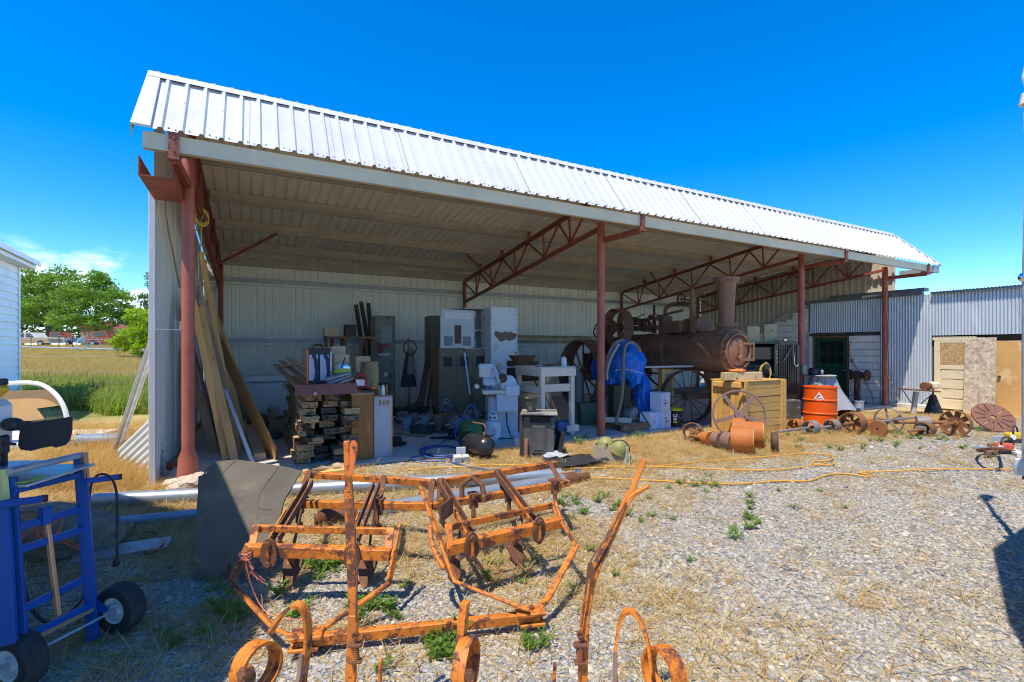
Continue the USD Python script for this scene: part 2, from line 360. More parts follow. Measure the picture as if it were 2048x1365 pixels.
# ------------------------------------------------------------------ the open shed
LPOST = [0.0, 6.43, 12.66, 16.66]
DEP = 6.65
zroof = lambda b: 4.76 - 0.125 * b
shed = T('open_shed', 'long open-fronted steel pole shed with white ribbed roof and red posts', 'shed', P1, 0)
def rib_profile(w0, w1, pitch=0.18288, h=0.032, base=0.064, top=0.026, phase=0.0):
    pr = [(w0, 0.0)]
    k = math.floor((w0 - phase) / pitch)
    while True:
        c = phase + k * pitch; k += 1
        if c - base / 2 <= w0 + 1e-4: continue
        if c + base / 2 >= w1 - 1e-4: break
        pr += [(c - base / 2, 0), (c - top / 2, h), (c + top / 2, h), (c + base / 2, 0)]
    pr.append((w1, 0.0)); return pr
# front roof slope, sheet by sheet
RB, RZt, EB, EZ = -0.36, 4.79, -1.0, 3.93
aL0, aL1, aR0, aR1 = -0.34, -0.39, 16.21, 17.38       # ridge and eave ends
slope_v = nrm((EB - RB) * V + (EZ - RZt) * ZUP); slope_len = math.hypot(EB - RB, EZ - RZt)
nout = nrm(np.cross(U, slope_v)); nout = nout if nout[2] > 0 else -nout
a = -0.235
n = 0
while a < aR1 - 0.02:
    w = 0.9144
    top0, top1 = min(a, aR0), min(a + w, aR0)
    e = min(a + w, aR1)
    mb = MB()
    pr = np.array(rib_profile(a, e - 0.004, phase=a + 0.09))
    fr = np.clip((pr[:, 0] - a) / max(e - a, 1e-3), 0, 1)
    hang = 0.004 if n % 2 else 0.0
    cols = []
    for k in range(3):
        tt = k / 2
        # past the ridge's right end the sheet is cut on the slant
        aa = pr[:, 0].copy()
        s0 = np.where(aa > aR0, (aa - aR0) / (aR1 - aR0), 0.0)
        s = s0 + (1 - s0) * tt
        pos = S(0, RB, RZt)[None] + aa[:, None] * U + (s * slope_len)[:, None] * slope_v + (pr[:, 1] + hang)[:, None] * nout
        cols.append(pos)
    m_ = len(pr)
    mb.raw(np.vstack(cols), [[k * m_ + i, k * m_ + i + 1, (k + 1) * m_ + i + 1, (k + 1) * m_ + i] for k in range(2) for i in range(m_ - 1)])
    shed.part('roof_sheet', mb, white_steel)
    a += w; n += 1
# flat trim at the left end and the ridge cap
mb = MB()
q = [S(aL0, RB, RZt) + .03 * nout, S(-0.22, RB, RZt) + .03 * nout, S(-0.225, EB, EZ) + .03 * nout, S(aL1, EB, EZ) + .03 * nout]
mb.raw(q, [[0, 1, 2, 3]]); mb.raw([q[0], q[3], q[3] - .16 * ZUP, q[0] - .2 * ZUP], [[0, 1, 2, 3]]); mb.raw([q[1], q[2], q[2] - .028 * nout, q[1] - .028 * nout], [[0, 1, 2, 3]])
mb.raw([q[3], q[2], q[2] - .028 * nout, q[3] - .028 * nout], [[0, 1, 2, 3]])
shed.part('end_trim', mb, white_steel)
mb = MB()
for k in range(6):
    a0, a1 = aL0 + (aR0 + .05 - aL0) * k / 6, aL0 + (aR0 + .05 - aL0) * (k + 1) / 6 + .03
    o = .034 * nout + (0.003 if k % 2 else 0) * nout
    mb.raw([S(a0, RB, RZt) + o, S(a1, RB, RZt) + o, S(a1, RB, RZt) + o + .11 * slope_v, S(a0, RB, RZt) + o + .11 * slope_v], [[0, 1, 2, 3]])
    mb.raw([S(a0, RB, RZt) + o, S(a1, RB, RZt) + o, S(a1, RB + .18, RZt + .01), S(a0, RB + .18, RZt + .01)], [[0, 1, 2, 3]])
shed.part('ridge_cap', mb, white_steel)
mb = MB(); r0_, r1_ = S(aR0, RB, RZt) + .012 * nout, S(aR1, EB, EZ) + .012 * nout; mb.bar(r0_, r1_, .10, .05, up=nout); shed.part('rake_trim', mb, white_steel)
# screws along the eave and the middle of the slope
mb = MB()
for i in range(94):
    for s in ((0.95, 0.07), (0.97, -0.05), (0.5, 0.0)) if i % 2 else ((0.95, 0.07),):
        p = S(-.235 + .09 + i * .18288 + s[1], RB, RZt) + s[0] * slope_len * slope_v + (0.03 if s[1] == 0 else .006) * nout
        if AB(p)[0] < 16.2: mb.box(p, (.014, .014, .014), RS)
shed.part('screw', mb, galv_dull, kind='stuff')
# back roof slope
soff = look('soffit_steel', (0.86, 0.79, 0.62), 0.5, 0.06, 2.0)
vb = nrm(V - 0.125 * ZUP); nb = nrm(np.cross(U, vb)); nb = nb if nb[2] > 0 else -nb
a = -0.34
while a < 17.0:
    e = min(a + 0.9144, 17.05)
    b0 = RB if a < 15.3 else 0.35
    mb = MB(); mb.sheet(S(0, b0, zroof(b0) + .004 * (int(round((a + .34) / .9144)) % 2)), U, vb, nb, rib_profile(a, e + .05, phase=a + .09), 6.9 - b0)
    shed.part('roof_sheet', mb, soff); a += 0.9144
# purlins (Z-shaped), eave channel
def zee(b, zt, h=0.2, fl=0.07, a0=-0.3, a1=17.0, t=0.006):
    mb = MB(); L = a1 - a0; c = (a0 + a1) / 2
    mb.box(S(c, b, zt - h / 2), (L, t, h), RS); mb.box(S(c, b - fl / 2 - t, zt - h + t / 2), (L, fl, t), RS); mb.box(S(c, b + fl / 2 + t, zt - t / 2 - .003), (L, fl, t), RS)
    mb.box(S(c, b - fl - t, zt - h + 0.012), (L, t, .02), RS)
    return mb
purl = look('purlin_steel', (0.46, 0.40, 0.29), 0.5, 0.1, 3.0, patch=(0.40, 0.34, 0.25), thr=(0.55, 0.7))
for b in (1.34, 2.72, 4.12, 5.47):
    shed.part('purlin', zee(b, zroof(b) - .004, a0=-.28, a1=16.95), purl)
mb = MB(); mb.box(S(8.3, 6.55, zroof(6.55) - .125), (17.2, .08, .22), RS); shed.part('purlin', mb, purl)
fas = look('eave_steel', (0.60, 0.50, 0.32), 0.45, 0.08, 1.5, patch=(0.50, 0.42, 0.27), thr=(0.55, 0.7), pscale=1.3)
mb = MB()
NA = 40
aa = np.linspace(-0.3, 17.16, NA)
wob = 0.012 * (meshkit.fbm(np.stack([aa * .8, aa * 0, aa * 0], -1), 3, 5) - .5) * 2
for i in range(NA - 1):
    for (bq, z0, z1) in ((-0.95, 3.735, 3.91),):
        A0, A1 = S(aa[i], bq + wob[i], z0), S(aa[i + 1], bq + wob[i + 1], z0)
        B0, B1 = S(aa[i], bq, z1), S(aa[i + 1], bq, z1)
        d = .006 * V
        mb.raw([A0, A1, B1, B0, A0 + d, A1 + d, B1 + d, B0 + d], [[0, 1, 2, 3], [7, 6, 5, 4], [0, 4, 5, 1]])
        mb.raw([A0, A1, A1 + .07 * V, A0 + .07 * V], [[0, 1, 2, 3]])
        mb.raw([A0 + .07 * V, A1 + .07 * V, A1 + .07 * V + .02 * ZUP, A0 + .07 * V + .02 * ZUP], [[0, 1, 2, 3]])
shed.part('eave_channel', mb, fas)
mb = MB(); mb.box(S(17.2, -.55, 3.80), (.05, .85, .16), RS); mb.box(S(17.2, -.97, 3.82), (.3, .03, .2), RS); shed.part('gutter_end', mb, galv_dull)
# posts, arms, straps
for i, a in enumerate(LPOST):
    mb = MB(); r = .07
    pr = [(.01, -.1), (.13 if i == 0 else .075, -.1), (.105 if i == 0 else .075, .30), (r, .40), (r, 3.98), (.0, 3.98)]
    mb.lathe(pr, S(a, 0, 0), ZUP, 20)
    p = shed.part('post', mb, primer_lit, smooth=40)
    mb = MB(); q = a + (.12 if i else -.03)
    mb.bar(S(a + (.03 if i else 0), -.05, 3.66), S(q, -.93, 3.665), .08, .09, ch=.008); shed.part('bracket_arm', mb, primer)
    mb = MB(); mb.box(S(q, -.975, 3.80), (.09, .02, .27), RS); mb.box(S(q, -.955, 3.655), (.1, .1, .02), RS)
    for zz in (3.74, 3.87): mb.disc(S(q, -.99, zz), V, .014, .012, 8)
    shed.part('strap', mb, primer)
# the wide channel beside the left post
mb = MB()
mb.box(S(-.20, -.40, 3.47), (.30, .95, .012), RS); mb.box(S(-.345, -.40, 3.57), (.012, .95, .2), RS); mb.box(S(-.055, -.40, 3.56), (.012, .95, .18), RS)
shed.part('end_channel', mb, primer)
# trusses
zt = lambda b: 4.505 - 0.12 * b
zb = lambda b: 3.90 - 0.125 * b
for i, a in enumerate(LPOST):
    tp = shed.part('truss', (lambda m: (m.bar(S(a - .024, -.28, zt(-.28)), S(a - .024, 6.65, zt(6.65)), .03, .075), m.bar(S(a + .024, -.28, zt(-.28)), S(a + .024, 6.65, zt(6.65)), .03, .075), m)[-1])(MB()), primer)
    mb = MB(); mb.bar(S(a - .024, .05, zb(0.05)), S(a - .024, 6.6, zb(6.6)), .03, .065); mb.bar(S(a + .024, .05, zb(.05)), S(a + .024, 6.6, zb(6.6)), .03, .065)
    shed.part('bottom_chord', mb, primer, under=tp)
    lows, ups = [0.99, 2.0, 3.36, 4.73, 5.72], [0.35, 1.42, 2.72, 4.05, 5.45, 6.62]
    for k, lb in enumerate(lows):
        for ub, w in ((ups[k], .035), (lb + .04, .028), (ups[k + 1], .035)):
            mb = MB(); mb.bar(S(a, lb, zb(lb) + .03), S(a, ub, zt(ub) - .035), w, .035, up=U); shed.part('web_bar', mb, primer, under=tp)
    for pb in (2.72, 4.12, 5.47):
        mb = MB(); mb.box(S(a, pb - .06, (zt(pb) + .04 + zroof(pb) - .03) / 2), (.09, .012, zroof(pb) - .07 - zt(pb)), RS); shed.part('purlin_clip', mb, primer, under=tp)
    mb = MB()
    if i == 0: mb.bar(S(a + .05, 4.4, zb(4.4) + .02), S(a + 1.15, 3.9, 4.02), .04, .04)
    elif i < 3: mb.bar(S(a - .03, 4.35, zb(4.35) + .02), S(a - 1.0, 4.14, 4.05), .04, .04)
    if mb.v: shed.part('brace', mb, primer, under=tp)
    mb = MB(); mb.lathe([(.0, 0), (.055, 0), (.055, 3.72), (0, 3.72)], S(a + .01, 6.62, 0), ZUP, 12); shed.part('back_column', mb, primer, smooth=40)
# back wall, its girts, side walls
bw = look('wall_steel', (0.78, 0.78, 0.71), 0.5, 0.05, 1.2)
a = -0.36
while a < 17.0:
    e = min(a + .9144, 17.03)
    mb = MB(); mb.sheet(S(0, 6.78 + .002 * (round(a) % 2), -.02), U, ZUP, -V, [(x, -h) for x, h in rib_profile(a, e + .012, phase=a + .02, h=.028, base=.045, top=.026)], 3.85); shed.part('wall_sheet', mb, bw); a += .9144
bright = look('girt_steel', (0.74, 0.74, 0.70), 0.4, 0.08, 3.0)
for zc in (3.36, 1.84):
    mb = MB()
    shed.part('girt_web', MB().box(S(8.3, 6.742, zc), (17.2, .006, .15), RS), galv_dull); mb.box(S(8.3, 6.70, zc + .085), (17.2, .07, .045), RS); mb.box(S(8.3, 6.70, zc - .085), (17.2, .07, .05), RS)
    shed.part('girt', mb, bright)
def slant(mb):
    v = mb.v[-1]; k = len(v) // 2
    for i in range(k, 2 * k): v[i, 2] = zroof(AB(v[i])[1]) - .006
b = 0.12
while b < 6.7:
    e = min(b + .9144, 6.76)
    mb = MB(); mb.sheet(S(-.36 - .002 * (round(b) % 2), 0, -.02), V, ZUP, -U, rib_profile(b, e + .012, phase=b + .02, h=.028, base=.045, top=.026), 3.7); slant(mb); shed.part('wall_sheet', mb, bw); b += .9144
mb = MB(); mb.box(S(-.375, .10, 1.85), (.07, .035, 3.74), RS, .006); shed.part('corner_trim', mb, white_steel)
b = -0.1
while b < 6.7:
    e = min(b + .9144, 6.76)
    z0 = 3.0 if b < 2.2 else 1.0
    mb = MB(); mb.sheet(S(17.02, 0, z0), V, ZUP, -U, rib_profile(b, e + .012, phase=b + .05, h=.03, base=.07, top=.04), 1.0); slant(mb); shed.part('wall_sheet', mb, beige_steel); b += .9144

# ------------------------------------------------------------------ the low building at the right
WA = 16.9
low = T('low_building', 'low corrugated-iron and white block outbuilding adjoining the right end of the shed', 'building', S(WA, -1, 0), 0)
white_block = look('white_block', (0.80, 0.77, 0.70), 0.85, 0.06, 3.0, patch=(0.62, 0.58, 0.50), thr=(0.6, 0.72), pscale=2.0, bump=0.2, bscale=50, rnd=0.05)
mortar = look('mortar', (0.56, 0.54, 0.50), 0.9, 0.08, 8.0)
iron = look('corrugated_iron', (0.43, 0.47, 0.51), 0.42, 0.08, 2.5, metal=0.25, patch=(0.54, 0.57, 0.59), thr=(0.54, 0.66), pscale=1.6, stretch=(1, 1, 0.35))
def corr(w0, w1, pitch=0.0676, h=0.011):
    n = max(2, int((w1 - w0) / pitch * 6)); s = np.linspace(w0, w1, n + 1)
    return [(x, h * math.cos(2 * math.pi * x / pitch)) for x in s]
# core wall behind everything, with the blocks standing proud of it
def block_top(b): return 2.16 if b < 2.25 else (3.16 if b < 2.5 else 3.16 - (b - 2.5) * 0.49)
mb = MB()
mb.prism([(0.22, 0), (0.22, 2.14), (2.33, 2.14), (2.33, 3.10), (6.6, 1.05), (6.6, 0)], S(WA + .125, 0, 0), V, ZUP, .2)
low.part('block_core', mb, mortar)
ys = np.arange(0, 3.2, 0.204); L = 0.405
for r, z0 in enumerate(ys):
    b0 = 0.22 - (L / 2 if r % 2 else 0)
    while b0 < 5.6:
        s, e = max(b0, .225), b0 + L; b0 += L
        z1 = z0 + .198
        if e - s < .06: continue
        if z1 > 2.15 and s < 2.3: s = max(s, 2.34)
        if s < 2.16 and e > 1.10 and z0 < 2.02:      # the doorway
            if s < 1.08: e = min(e, 1.08)
            elif e > 2.2: s = 2.17
            else: continue
        if e - s < .05: continue
        top = min(z1, 3.12 - (e - 2.33) * .48) if s > 2.3 else z1
        if top - z0 < .05 or (s > 4.2): continue
        mb = MB(); mb.box(S(WA + .045 + rng.normal(0, .0015), (s + e) / 2, (z0 + top) / 2), (.09, e - s - .010, top - z0 - .008), RS, .005)
        low.part('block', mb, white_block)
mb = MB(); mb.bar(S(WA + .0, 2.36, 3.20), S(WA + .0, 6.5, 1.19), .08, .035); low.part('verge_board', mb, galv_dull)
def iron_sheet(b0, b1, z0, z1, off=0.0):
    mb = MB(); mb.sheet(S(WA - off, 0, z0), V, ZUP, -U, corr(b0, b1), z1 - z0); low.part('iron_sheet', mb, iron)
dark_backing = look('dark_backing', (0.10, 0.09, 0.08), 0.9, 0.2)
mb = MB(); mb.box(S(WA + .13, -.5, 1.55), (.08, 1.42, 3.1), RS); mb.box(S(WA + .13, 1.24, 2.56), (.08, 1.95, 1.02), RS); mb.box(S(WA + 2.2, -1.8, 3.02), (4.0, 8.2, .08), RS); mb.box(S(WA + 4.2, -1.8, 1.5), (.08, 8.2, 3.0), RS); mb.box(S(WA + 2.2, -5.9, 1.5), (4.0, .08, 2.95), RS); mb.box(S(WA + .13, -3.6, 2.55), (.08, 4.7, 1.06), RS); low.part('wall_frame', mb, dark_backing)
b0 = 2.25
while b0 > .25: iron_sheet(max(b0 - .66, .21), b0, 2.15, 3.12, .0 if int(b0 * 10) % 2 else .004); b0 -= .66
b0 = .215
while b0 > -.98: iron_sheet(max(b0 - .66, -1.0), b0, .05, 3.12, .002); b0 -= .66
b0 = -1.0
while b0 > -5.8: iron_sheet(max(b0 - .66, -5.9), b0, 2.0, 3.10, .0); b0 -= .66
# roof trims
trim_grey = look('roof_trim', (0.16, 0.18, 0.20), 0.45, 0.15, 3.0, metal=0.4)
mb = MB(); mb.box(S(WA - .05, .78, 3.17), (.1, 3.2, .10), RS); low.part('roof_trim', mb, trim_grey)
mb = MB(); mb.box(S(WA + .10, .4, 3.27), (.25, 2.48, .09), RS); low.part('roof_trim', mb, trim_grey)
mb = MB(); mb.box(S(WA - .05, -3.5, 3.13), (.1, 5.0, .06), RS); mb.sheet(S(WA - .12, 0, 3.165), -V, nrm(U - .08 * ZUP), ZUP, [(x, h) for x, h in corr(1.0, 6.0)], 5.0); low.part('roof_trim', mb, trim_grey)
# footing
mb = MB(); mb.box(S(WA - .02, -.40, .03), (.2, 1.22, .16), RS, .02); low.part('footing', mb, concrete)
# green door with six panes
green = look('green_paint', (0.012, 0.075, 0.035), 0.5, 0.2, 4.0)
dl, dr, dt = 2.12, 1.13, 1.98
def wbox(b0, b1, z0, z1, d0, d1, ch=0): return MB().box(S(WA + (d0 + d1) / 2, (b0 + b1) / 2, (z0 + z1) / 2), (d1 - d0, abs(b1 - b0), z1 - z0), RS, ch)
oldwood = look('weathered_wood', (0.17, 0.11, 0.07), 0.8, 0.25, 6.0, stretch=(1, 1, .2), bump=.3)
dp = low.part('door', wbox(dl, dr, .02, dt, .09, .12), green)
for (b0, b1, z0, z1) in ((dl, dl - .14, .02, dt), (dr + .14, dr, .02, dt), (dl - .14, dr + .14, 1.88, dt), (dl - .14, dr + .14, 1.04, 1.16), (dl - .14, dr + .14, .02, .24)): low.part('stile', wbox(b0, b1, z0, z1, .055, .092, .004), green, under=dp)
gl = usdkit.material(stage, '/World/Looks/dark_glass', {'p': ('principled_bsdf', {'base_color': (0.012, 0.013, 0.015), 'roughness': 0.08})}, [], surface='p.BSDF')
pw = (dl - dr - .28 - .04) / 3
for c in range(3):
    for r in range(2):
        s = dl - .15 - c * (pw + .015); low.part('pane', wbox(s, s - pw + .015, 1.175 + r * .355, 1.175 + r * .355 + .335, .086, .0885), gl, under=dp)
mb = MB()
for c in (1, 2): s = dl - .15 - c * (pw + .015) + .008; mb.box(S(WA + .075, s, 1.52), (.03, .016, .72), RS)
mb.box(S(WA + .075, (dl + dr) / 2, 1.521), (.028, .7, .018), RS); low.part('glazing_bar', mb, green, under=dp)
mb = MB(); mb.disc(S(WA + .03, dr + .07, .98), U, .028, .05, 12); low.part('handle', mb, galv_dull, under=dp)
mb = MB(); mb.box(S(WA + .04, dl + .02, 1.0), (.1, .035, 2.0), RS); mb.box(S(WA + .04, dr - .02, 1.0), (.1, .035, 2.0), RS); mb.box(S(WA + .04, (dl + dr) / 2, 2.0), (.1, 1.08, .04), RS); low.part('door_frame', mb, look('frame_rust_wood', (0.22, 0.09, 0.035), .8, .2))
mb = MB(); mb.box(S(WA - .03, (dl + dr) / 2 - .04, 2.09), (.12, 1.28, .07), RS); low.part('lintel', mb, look('dark_board', (0.06, 0.045, 0.035), .8, .25))
mb = MB(); mb.box(S(WA - .04, 2.24, 1.1), (.06, .05, 2.2), RS); low.part('conduit_board', mb, look('white_wood', (0.62, 0.62, 0.60), .6, .08))
# the doors leaning in the wide opening
cream = look('cream_paint', (0.66, 0.55, 0.36), 0.65, 0.06, 4.0, patch=(0.34, 0.24, 0.15), thr=(0.60, 0.64), pscale=5.0, stretch=(1, 1, 5))
osb = look('chipboard', (0.36, 0.22, 0.10), 0.75, 0.3, 16.0, patch=(0.50, 0.33, 0.15), thr=(0.48, 0.55), pscale=22.0)
osb_grey = look('weathered_chipboard', (0.50, 0.41, 0.30), 0.85, 0.25, 9.0, patch=(0.28, 0.22, 0.17), thr=(0.52, 0.6), pscale=13.0, patch2=(0.42, 0.29, 0.18), thr2=(0.55, 0.62), pscale2=8.0)
ply = look('plywood_door', (0.54, 0.30, 0.10), 0.55, 0.10, 1.2, patch=(0.62, 0.42, 0.20), thr=(0.50, 0.53), pscale=1.1, stretch=(1, 1, .8))
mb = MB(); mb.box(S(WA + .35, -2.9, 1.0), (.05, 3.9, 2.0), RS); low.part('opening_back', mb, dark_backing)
d2 = low.part('panel_door', wbox(-1.03, -1.90, .05, 1.94, .05, .075), cream)
for (b0, b1, z0, z1) in ((-1.03, -1.16, .05, 1.94), (-1.78, -1.90, .05, 1.94), (-1.16, -1.78, 1.80, 1.94), (-1.16, -1.78, 1.10, 1.21), (-1.16, -1.78, .05, .30)): low.part('stile', wbox(b0, b1, z0, z1, .025, .052, .004), cream, under=d2)
low.part('chipboard_patch', wbox(-1.17, -1.77, 1.22, 1.79, .03, .047), osb, under=d2)
for k in range(3): low.part('panel', wbox(-1.19, -1.75, .34 + k * .255, .34 + k * .255 + .225, .036, .05, .012), cream, under=d2)
mb = MB(); mb.prism([(0, 0), (.9, 0), (.9, -.10)] + [(.9 - x, -.10 + .022 * math.sin(x * 60)) for x in np.linspace(.02, .88, 40)] + [(0, -.1)], S(WA + .02, -1.9, 1.965), V, ZUP, .012); low.part('scalloped_board', mb, cream)
mb = MB(); mb.bar(S(WA - .10, -1.98, -.05), S(WA + .03, -1.98, 1.93), .60, .014, up=U); low.part('chipboard_sheet', mb, osb_grey)
mb = MB()
for ch, zz in zip('BOARDS', (1.45, 1.26, 1.08, .9, .72, .54)): pass
low.part('plywood_door', wbox(-2.24, -3.15, .0, 1.84, .06, .10, .004), ply)
mb = MB(); mb.disc(S(WA + .04, -2.32, .95), U, .03, .05, 14); low.part('door_knob', mb, rust_dark)
# ------------------------------------------------------------------ what stands in the left half of the shed
def ubox(px0, px1, pyT, pyB, depth, b=None, base=0.025):
    """a box whose front runs along the shed front: its extent from four photo lines"""
    mid = (px0 + px1) / 2
    z0 = base
    if b is None: b = AB(G(mid, pyB, base))[1]
    else: z0 = onB(mid, pyB, b)[2]
    a0, a1 = AB(onB(px0, 700, b))[0], AB(onB(px1, 700, b))[0]
    z1 = onB(mid, pyT, b)[2]
    return dict(a0=a0, a1=a1, b=b, d=depth, z0=z0, z1=z1, c=S((a0 + a1) / 2, b + depth / 2, (z0 + z1) / 2), s=(a1 - a0, depth, z1 - z0), base=S((a0 + a1) / 2, b, z0), w=a1 - a0, h=z1 - z0)
def UB(q, ch=0.008): return MB().box(q['c'], q['s'], RS, ch)
def face(q, x0, x1, y0, y1, out=0.004, th=0.008, ch=0):
    """a plate on the front of such a box; fractions across and up"""
    a0, a1 = q['a0'] + x0 * q['w'], q['a0'] + x1 * q['w']; z0, z1 = q['z0'] + y0 * q['h'], q['z0'] + y1 * q['h']
    return MB().box(S((a0 + a1) / 2, q['b'] - out + th / 2, (z0 + z1) / 2), (a1 - a0, th, z1 - z0), RS, ch)
pine = look('pine', (0.74, 0.42, 0.14), 0.6, 0.14, 5.0, stretch=(1, 1, 0.12), rnd=0.18, patch=(0.36, 0.19, 0.07), thr=(0.6, 0.7), pscale=9.0)
pine_dark = look('old_pine', (0.34, 0.23, 0.135), 0.75, 0.2, 6.0, stretch=(1, 1, 0.15), rnd=0.2)
dark_wood = look('dark_wood', (0.075, 0.048, 0.034), 0.75, 0.25, 6.0, stretch=(1, 1, .15), rnd=.25)
cardboard = look('cardboard', (0.56, 0.40, 0.24), 0.8, 0.06, 3.0)
ink = look('ink', (0.06, 0.05, 0.045), 0.7, 0.1)
white_paint = look('white_paint', (0.70, 0.71, 0.70), 0.45, 0.06, 3.0, patch=(0.5, 0.48, .44), thr=(.62, .72))
blue_tape = look('blue_tape', (0.03, 0.22, 0.62), 0.5, 0.08)
# lumber leaning on the left wall; foot and head of each from the photograph
def lean(name, foot, head, w, t, mat, label, cat, hz=-.0, up=U, group=None, fa=None):
    f = G(foot[0], foot[1], .03); h = onA(head[0], head[1], hz)
    if fa is not None: f = fa
    mb = MB(); mb.bar(f, h, w, t, up=up, ch=.004); return one(name, mb, mat, label, cat, group)
lean('leaning_board', (470, 922), (391, 578), .042, .11, pine, 'brightest pine board leaning on the left wall, just right of the red corner post', 'board', -.06)
lean('leaning_board', (452, 920), (385, 600), .04, .09, pine, 'pine board leaning just behind and left of the brightest board', 'board', -.08)
lean('leaning_board', (478, 905), (402, 505), .04, .07, pine, 'long narrow pine board reaching up to the yellow rope', 'board', -.02)
lean('leaning_board', (489, 880), (412, 565), .035, .10, pine, 'wide pine board behind the white slotted rail, patched near its top', 'board', -.04)
lean('leaning_board', (486, 900), (391, 560), .03, .10, pine_dark, 'brown weathered board leaning between the pine boards', 'board', -.05)
lean('leaning_board', (500, 860), (418, 600), .03, .12, pine_dark, 'dull tan board leaning furthest back on the left wall', 'board', -.02)
lean('panel_sheet', (551, 920), (424, 655), .55, .010, look('panelling', (0.55, 0.29, 0.10), .6, .12, 4.0), 'thin brown wall panel standing on edge right of the tall carton', 'panel', .05)
lean('slotted_rail', (505, 925), (408, 670), .035, .05, look('rail_white', (0.66, 0.70, 0.74), .4, .06), 'white slotted steel rail leaning among the boards', 'rail', -.02)
lean('steel_pipe', (421, 890), (386, 655), .06, .06, galv_dull, 'dull grey square tube leaning beside the red corner post', 'pipe', -.1)
lean('leaning_board', (445, 915), (372, 640), .16, .03, dark_wood, 'almost black board leaning in the shadow behind the red post', 'board', -.15)
lean('patterned_sheet', (494, 800), (398, 590), .28, .012, look('patterned_sheet', (0.20, 0.26, 0.25), .7, .5, 26.0), 'grey green mottled sheet tucked between the leaning boards', 'sheet', .0)
# tall carton
f0, h0 = G(520, 921, .02), onA(473, 795, .30)
ct = T('tall_carton', 'tall slim tan cardboard carton leaning in front of the boards', 'box', f0)
mb = MB(); mb.bar(f0 + .0 * U, h0, .20, .16, up=U, ch=.004); ct.part('carton', mb, cardboard)
axd = nrm(h0 - f0); Rr = frame(h0 - f0, U); nfa = -Rr[:, 1] if Rr[:, 1] @ (np.array([0, 0, H]) - f0) < 0 else Rr[:, 1]
Lc = np.linalg.norm(h0 - f0)
mb = MB(); mb.box(f0 + axd * Lc * .55 + nfa * .101, (.16, .006, .165), np.stack([axd, nfa, np.cross(axd, nfa)], 1)); ct.part('tape', mb, blue_tape)
mb = MB(); sd = np.cross(axd, nfa)
for k, (u_, w_, h_) in enumerate(((.93, .05, .02), (.80, .04, .008), (.785, .07, .008), (.77, .06, .008))): mb.box(f0 + axd * Lc * u_ + nfa * .1015 + sd * .01, (h_, .003, w_), np.stack([axd, nfa, sd], 1))
ct.part('print', mb, ink, kind='stuff')
mb = MB(); tri = [f0 + axd * Lc * .43 + nfa * .102, f0 + axd * Lc * .18 + nfa * .102 - sd * .05, f0 + axd * Lc * .18 + nfa * .102 + sd * .05]
mb.tube(tri + [tri[0]], .0015, 4); ct.part('drawing', mb, ink)
# hose and stick hanging on the left wall, rope on the truss, bracket on the post
mb = MB(); mb.tube([onA(x, y, -.31) for x, y in ((329, 372), (332, 430), (338, 470), (345, 500), (352, 540), (360, 575))], .012, 6); one('hanging_stick', mb, pine_dark, 'thin pale stick hung on the inside of the left wall', 'stick')
rope_y = look('yellow_rope', (0.58, 0.47, 0.10), .7, .15, 40)
mb = MB()
for k in range(4): mb.tube([S(.02 + .085 * math.cos(t), 1.55 + .01 * k + .05 * math.cos(t), 3.62 + .02 * k + .11 * math.sin(t)) for t in np.linspace(0, 2 * np.pi, 18)], .008, 5, closed=False)
mb.tube([S(.05, 1.5, 3.68), S(-.02, 1.0, 3.3), S(-.06, .55, 2.92)], .009, 5); mb.tube([S(.02, 1.55, 3.55), S(.0, 1.6, 3.2), S(.0, 1.6, 2.95)], .008, 5)
one('yellow_rope', mb, rope_y, 'yellow rope knotted round the left truss', 'rope')
mb = MB(); c = onA(338, 660, -.2); mb.box(c, (.26, .10, .012), RS); mb.box(c + .12 * U + .05 * ZUP, (.012, .1, .11), RS); one('angle_bracket', mb, galv_dull, 'small rusty angle shelf between the left wall and the red post', 'bracket')
mb = MB(); mb.box(G(350, 938, .04) + .25 * V, (.42, .12, .09), RS, .01); one('foot_block', mb, primer, 'red painted block at the foot of the left post', 'block')
# chest refrigerator against the back wall
q = ubox(482, 585, 745, 828, .8, b=5.35); q['z0'] = .06
fz = T('chest_freezer', 'old white chest freezer with chrome latch at the back left', 'freezer', q['base'])
lo = dict(q); lo['z1'] = q['z0'] + q['h'] * .84; 
mb = MB(); mb.box(S((q['a0'] + q['a1']) / 2, q['b'] + .4, q['z0'] + q['h'] * .42), (q['w'], .8, q['h'] * .83), RS, .03); fz.part('cabinet', mb, white_paint)
mb = MB(); mb.box(S((q['a0'] + q['a1']) / 2, q['b'] + .39, q['z0'] + q['h'] * .925), (q['w'] + .02, .83, q['h'] * .14), RS, .05); fz.part('lid', mb, white_paint)
fz.part('latch', face(q, .80, .97, .70, .82, .03, .03, .008), look('chrome', (.7, .72, .74), .15, .03, metal=1.0))
# bag of bits on the floor
mb = MB(); rr = np.random.default_rng(3)
m = trimesh.creation.icosphere(3, 1.0); vv = np.array(m.vertices); vv *= (1 + .35 * (meshkit.fbm(vv * 2.2 + 5, 3, 2) - .5))[:, None]
mb.raw(vv * (.20, .16, .22) + G(515, 848, .2), m.faces); one('rag_heap', mb, look('rag_heap', (.10, .09, .05), .9, .4, 8.0, patch=(.42, .38, .04), thr=(.6, .64), pscale=6), 'heap of dark rags with a yellow patch on the floor by the freezer', 'rags', smooth=True)
mb = MB(); mb.raw(vv[:, [1, 0, 2]] * (.2, .17, .12) + G(540, 870, .1), m.faces); one('sack', mb, look('sack', (.16, .13, .10), .9, .2), 'crumpled brown sack lying on the floor behind the thin panel', 'sack', smooth=True)

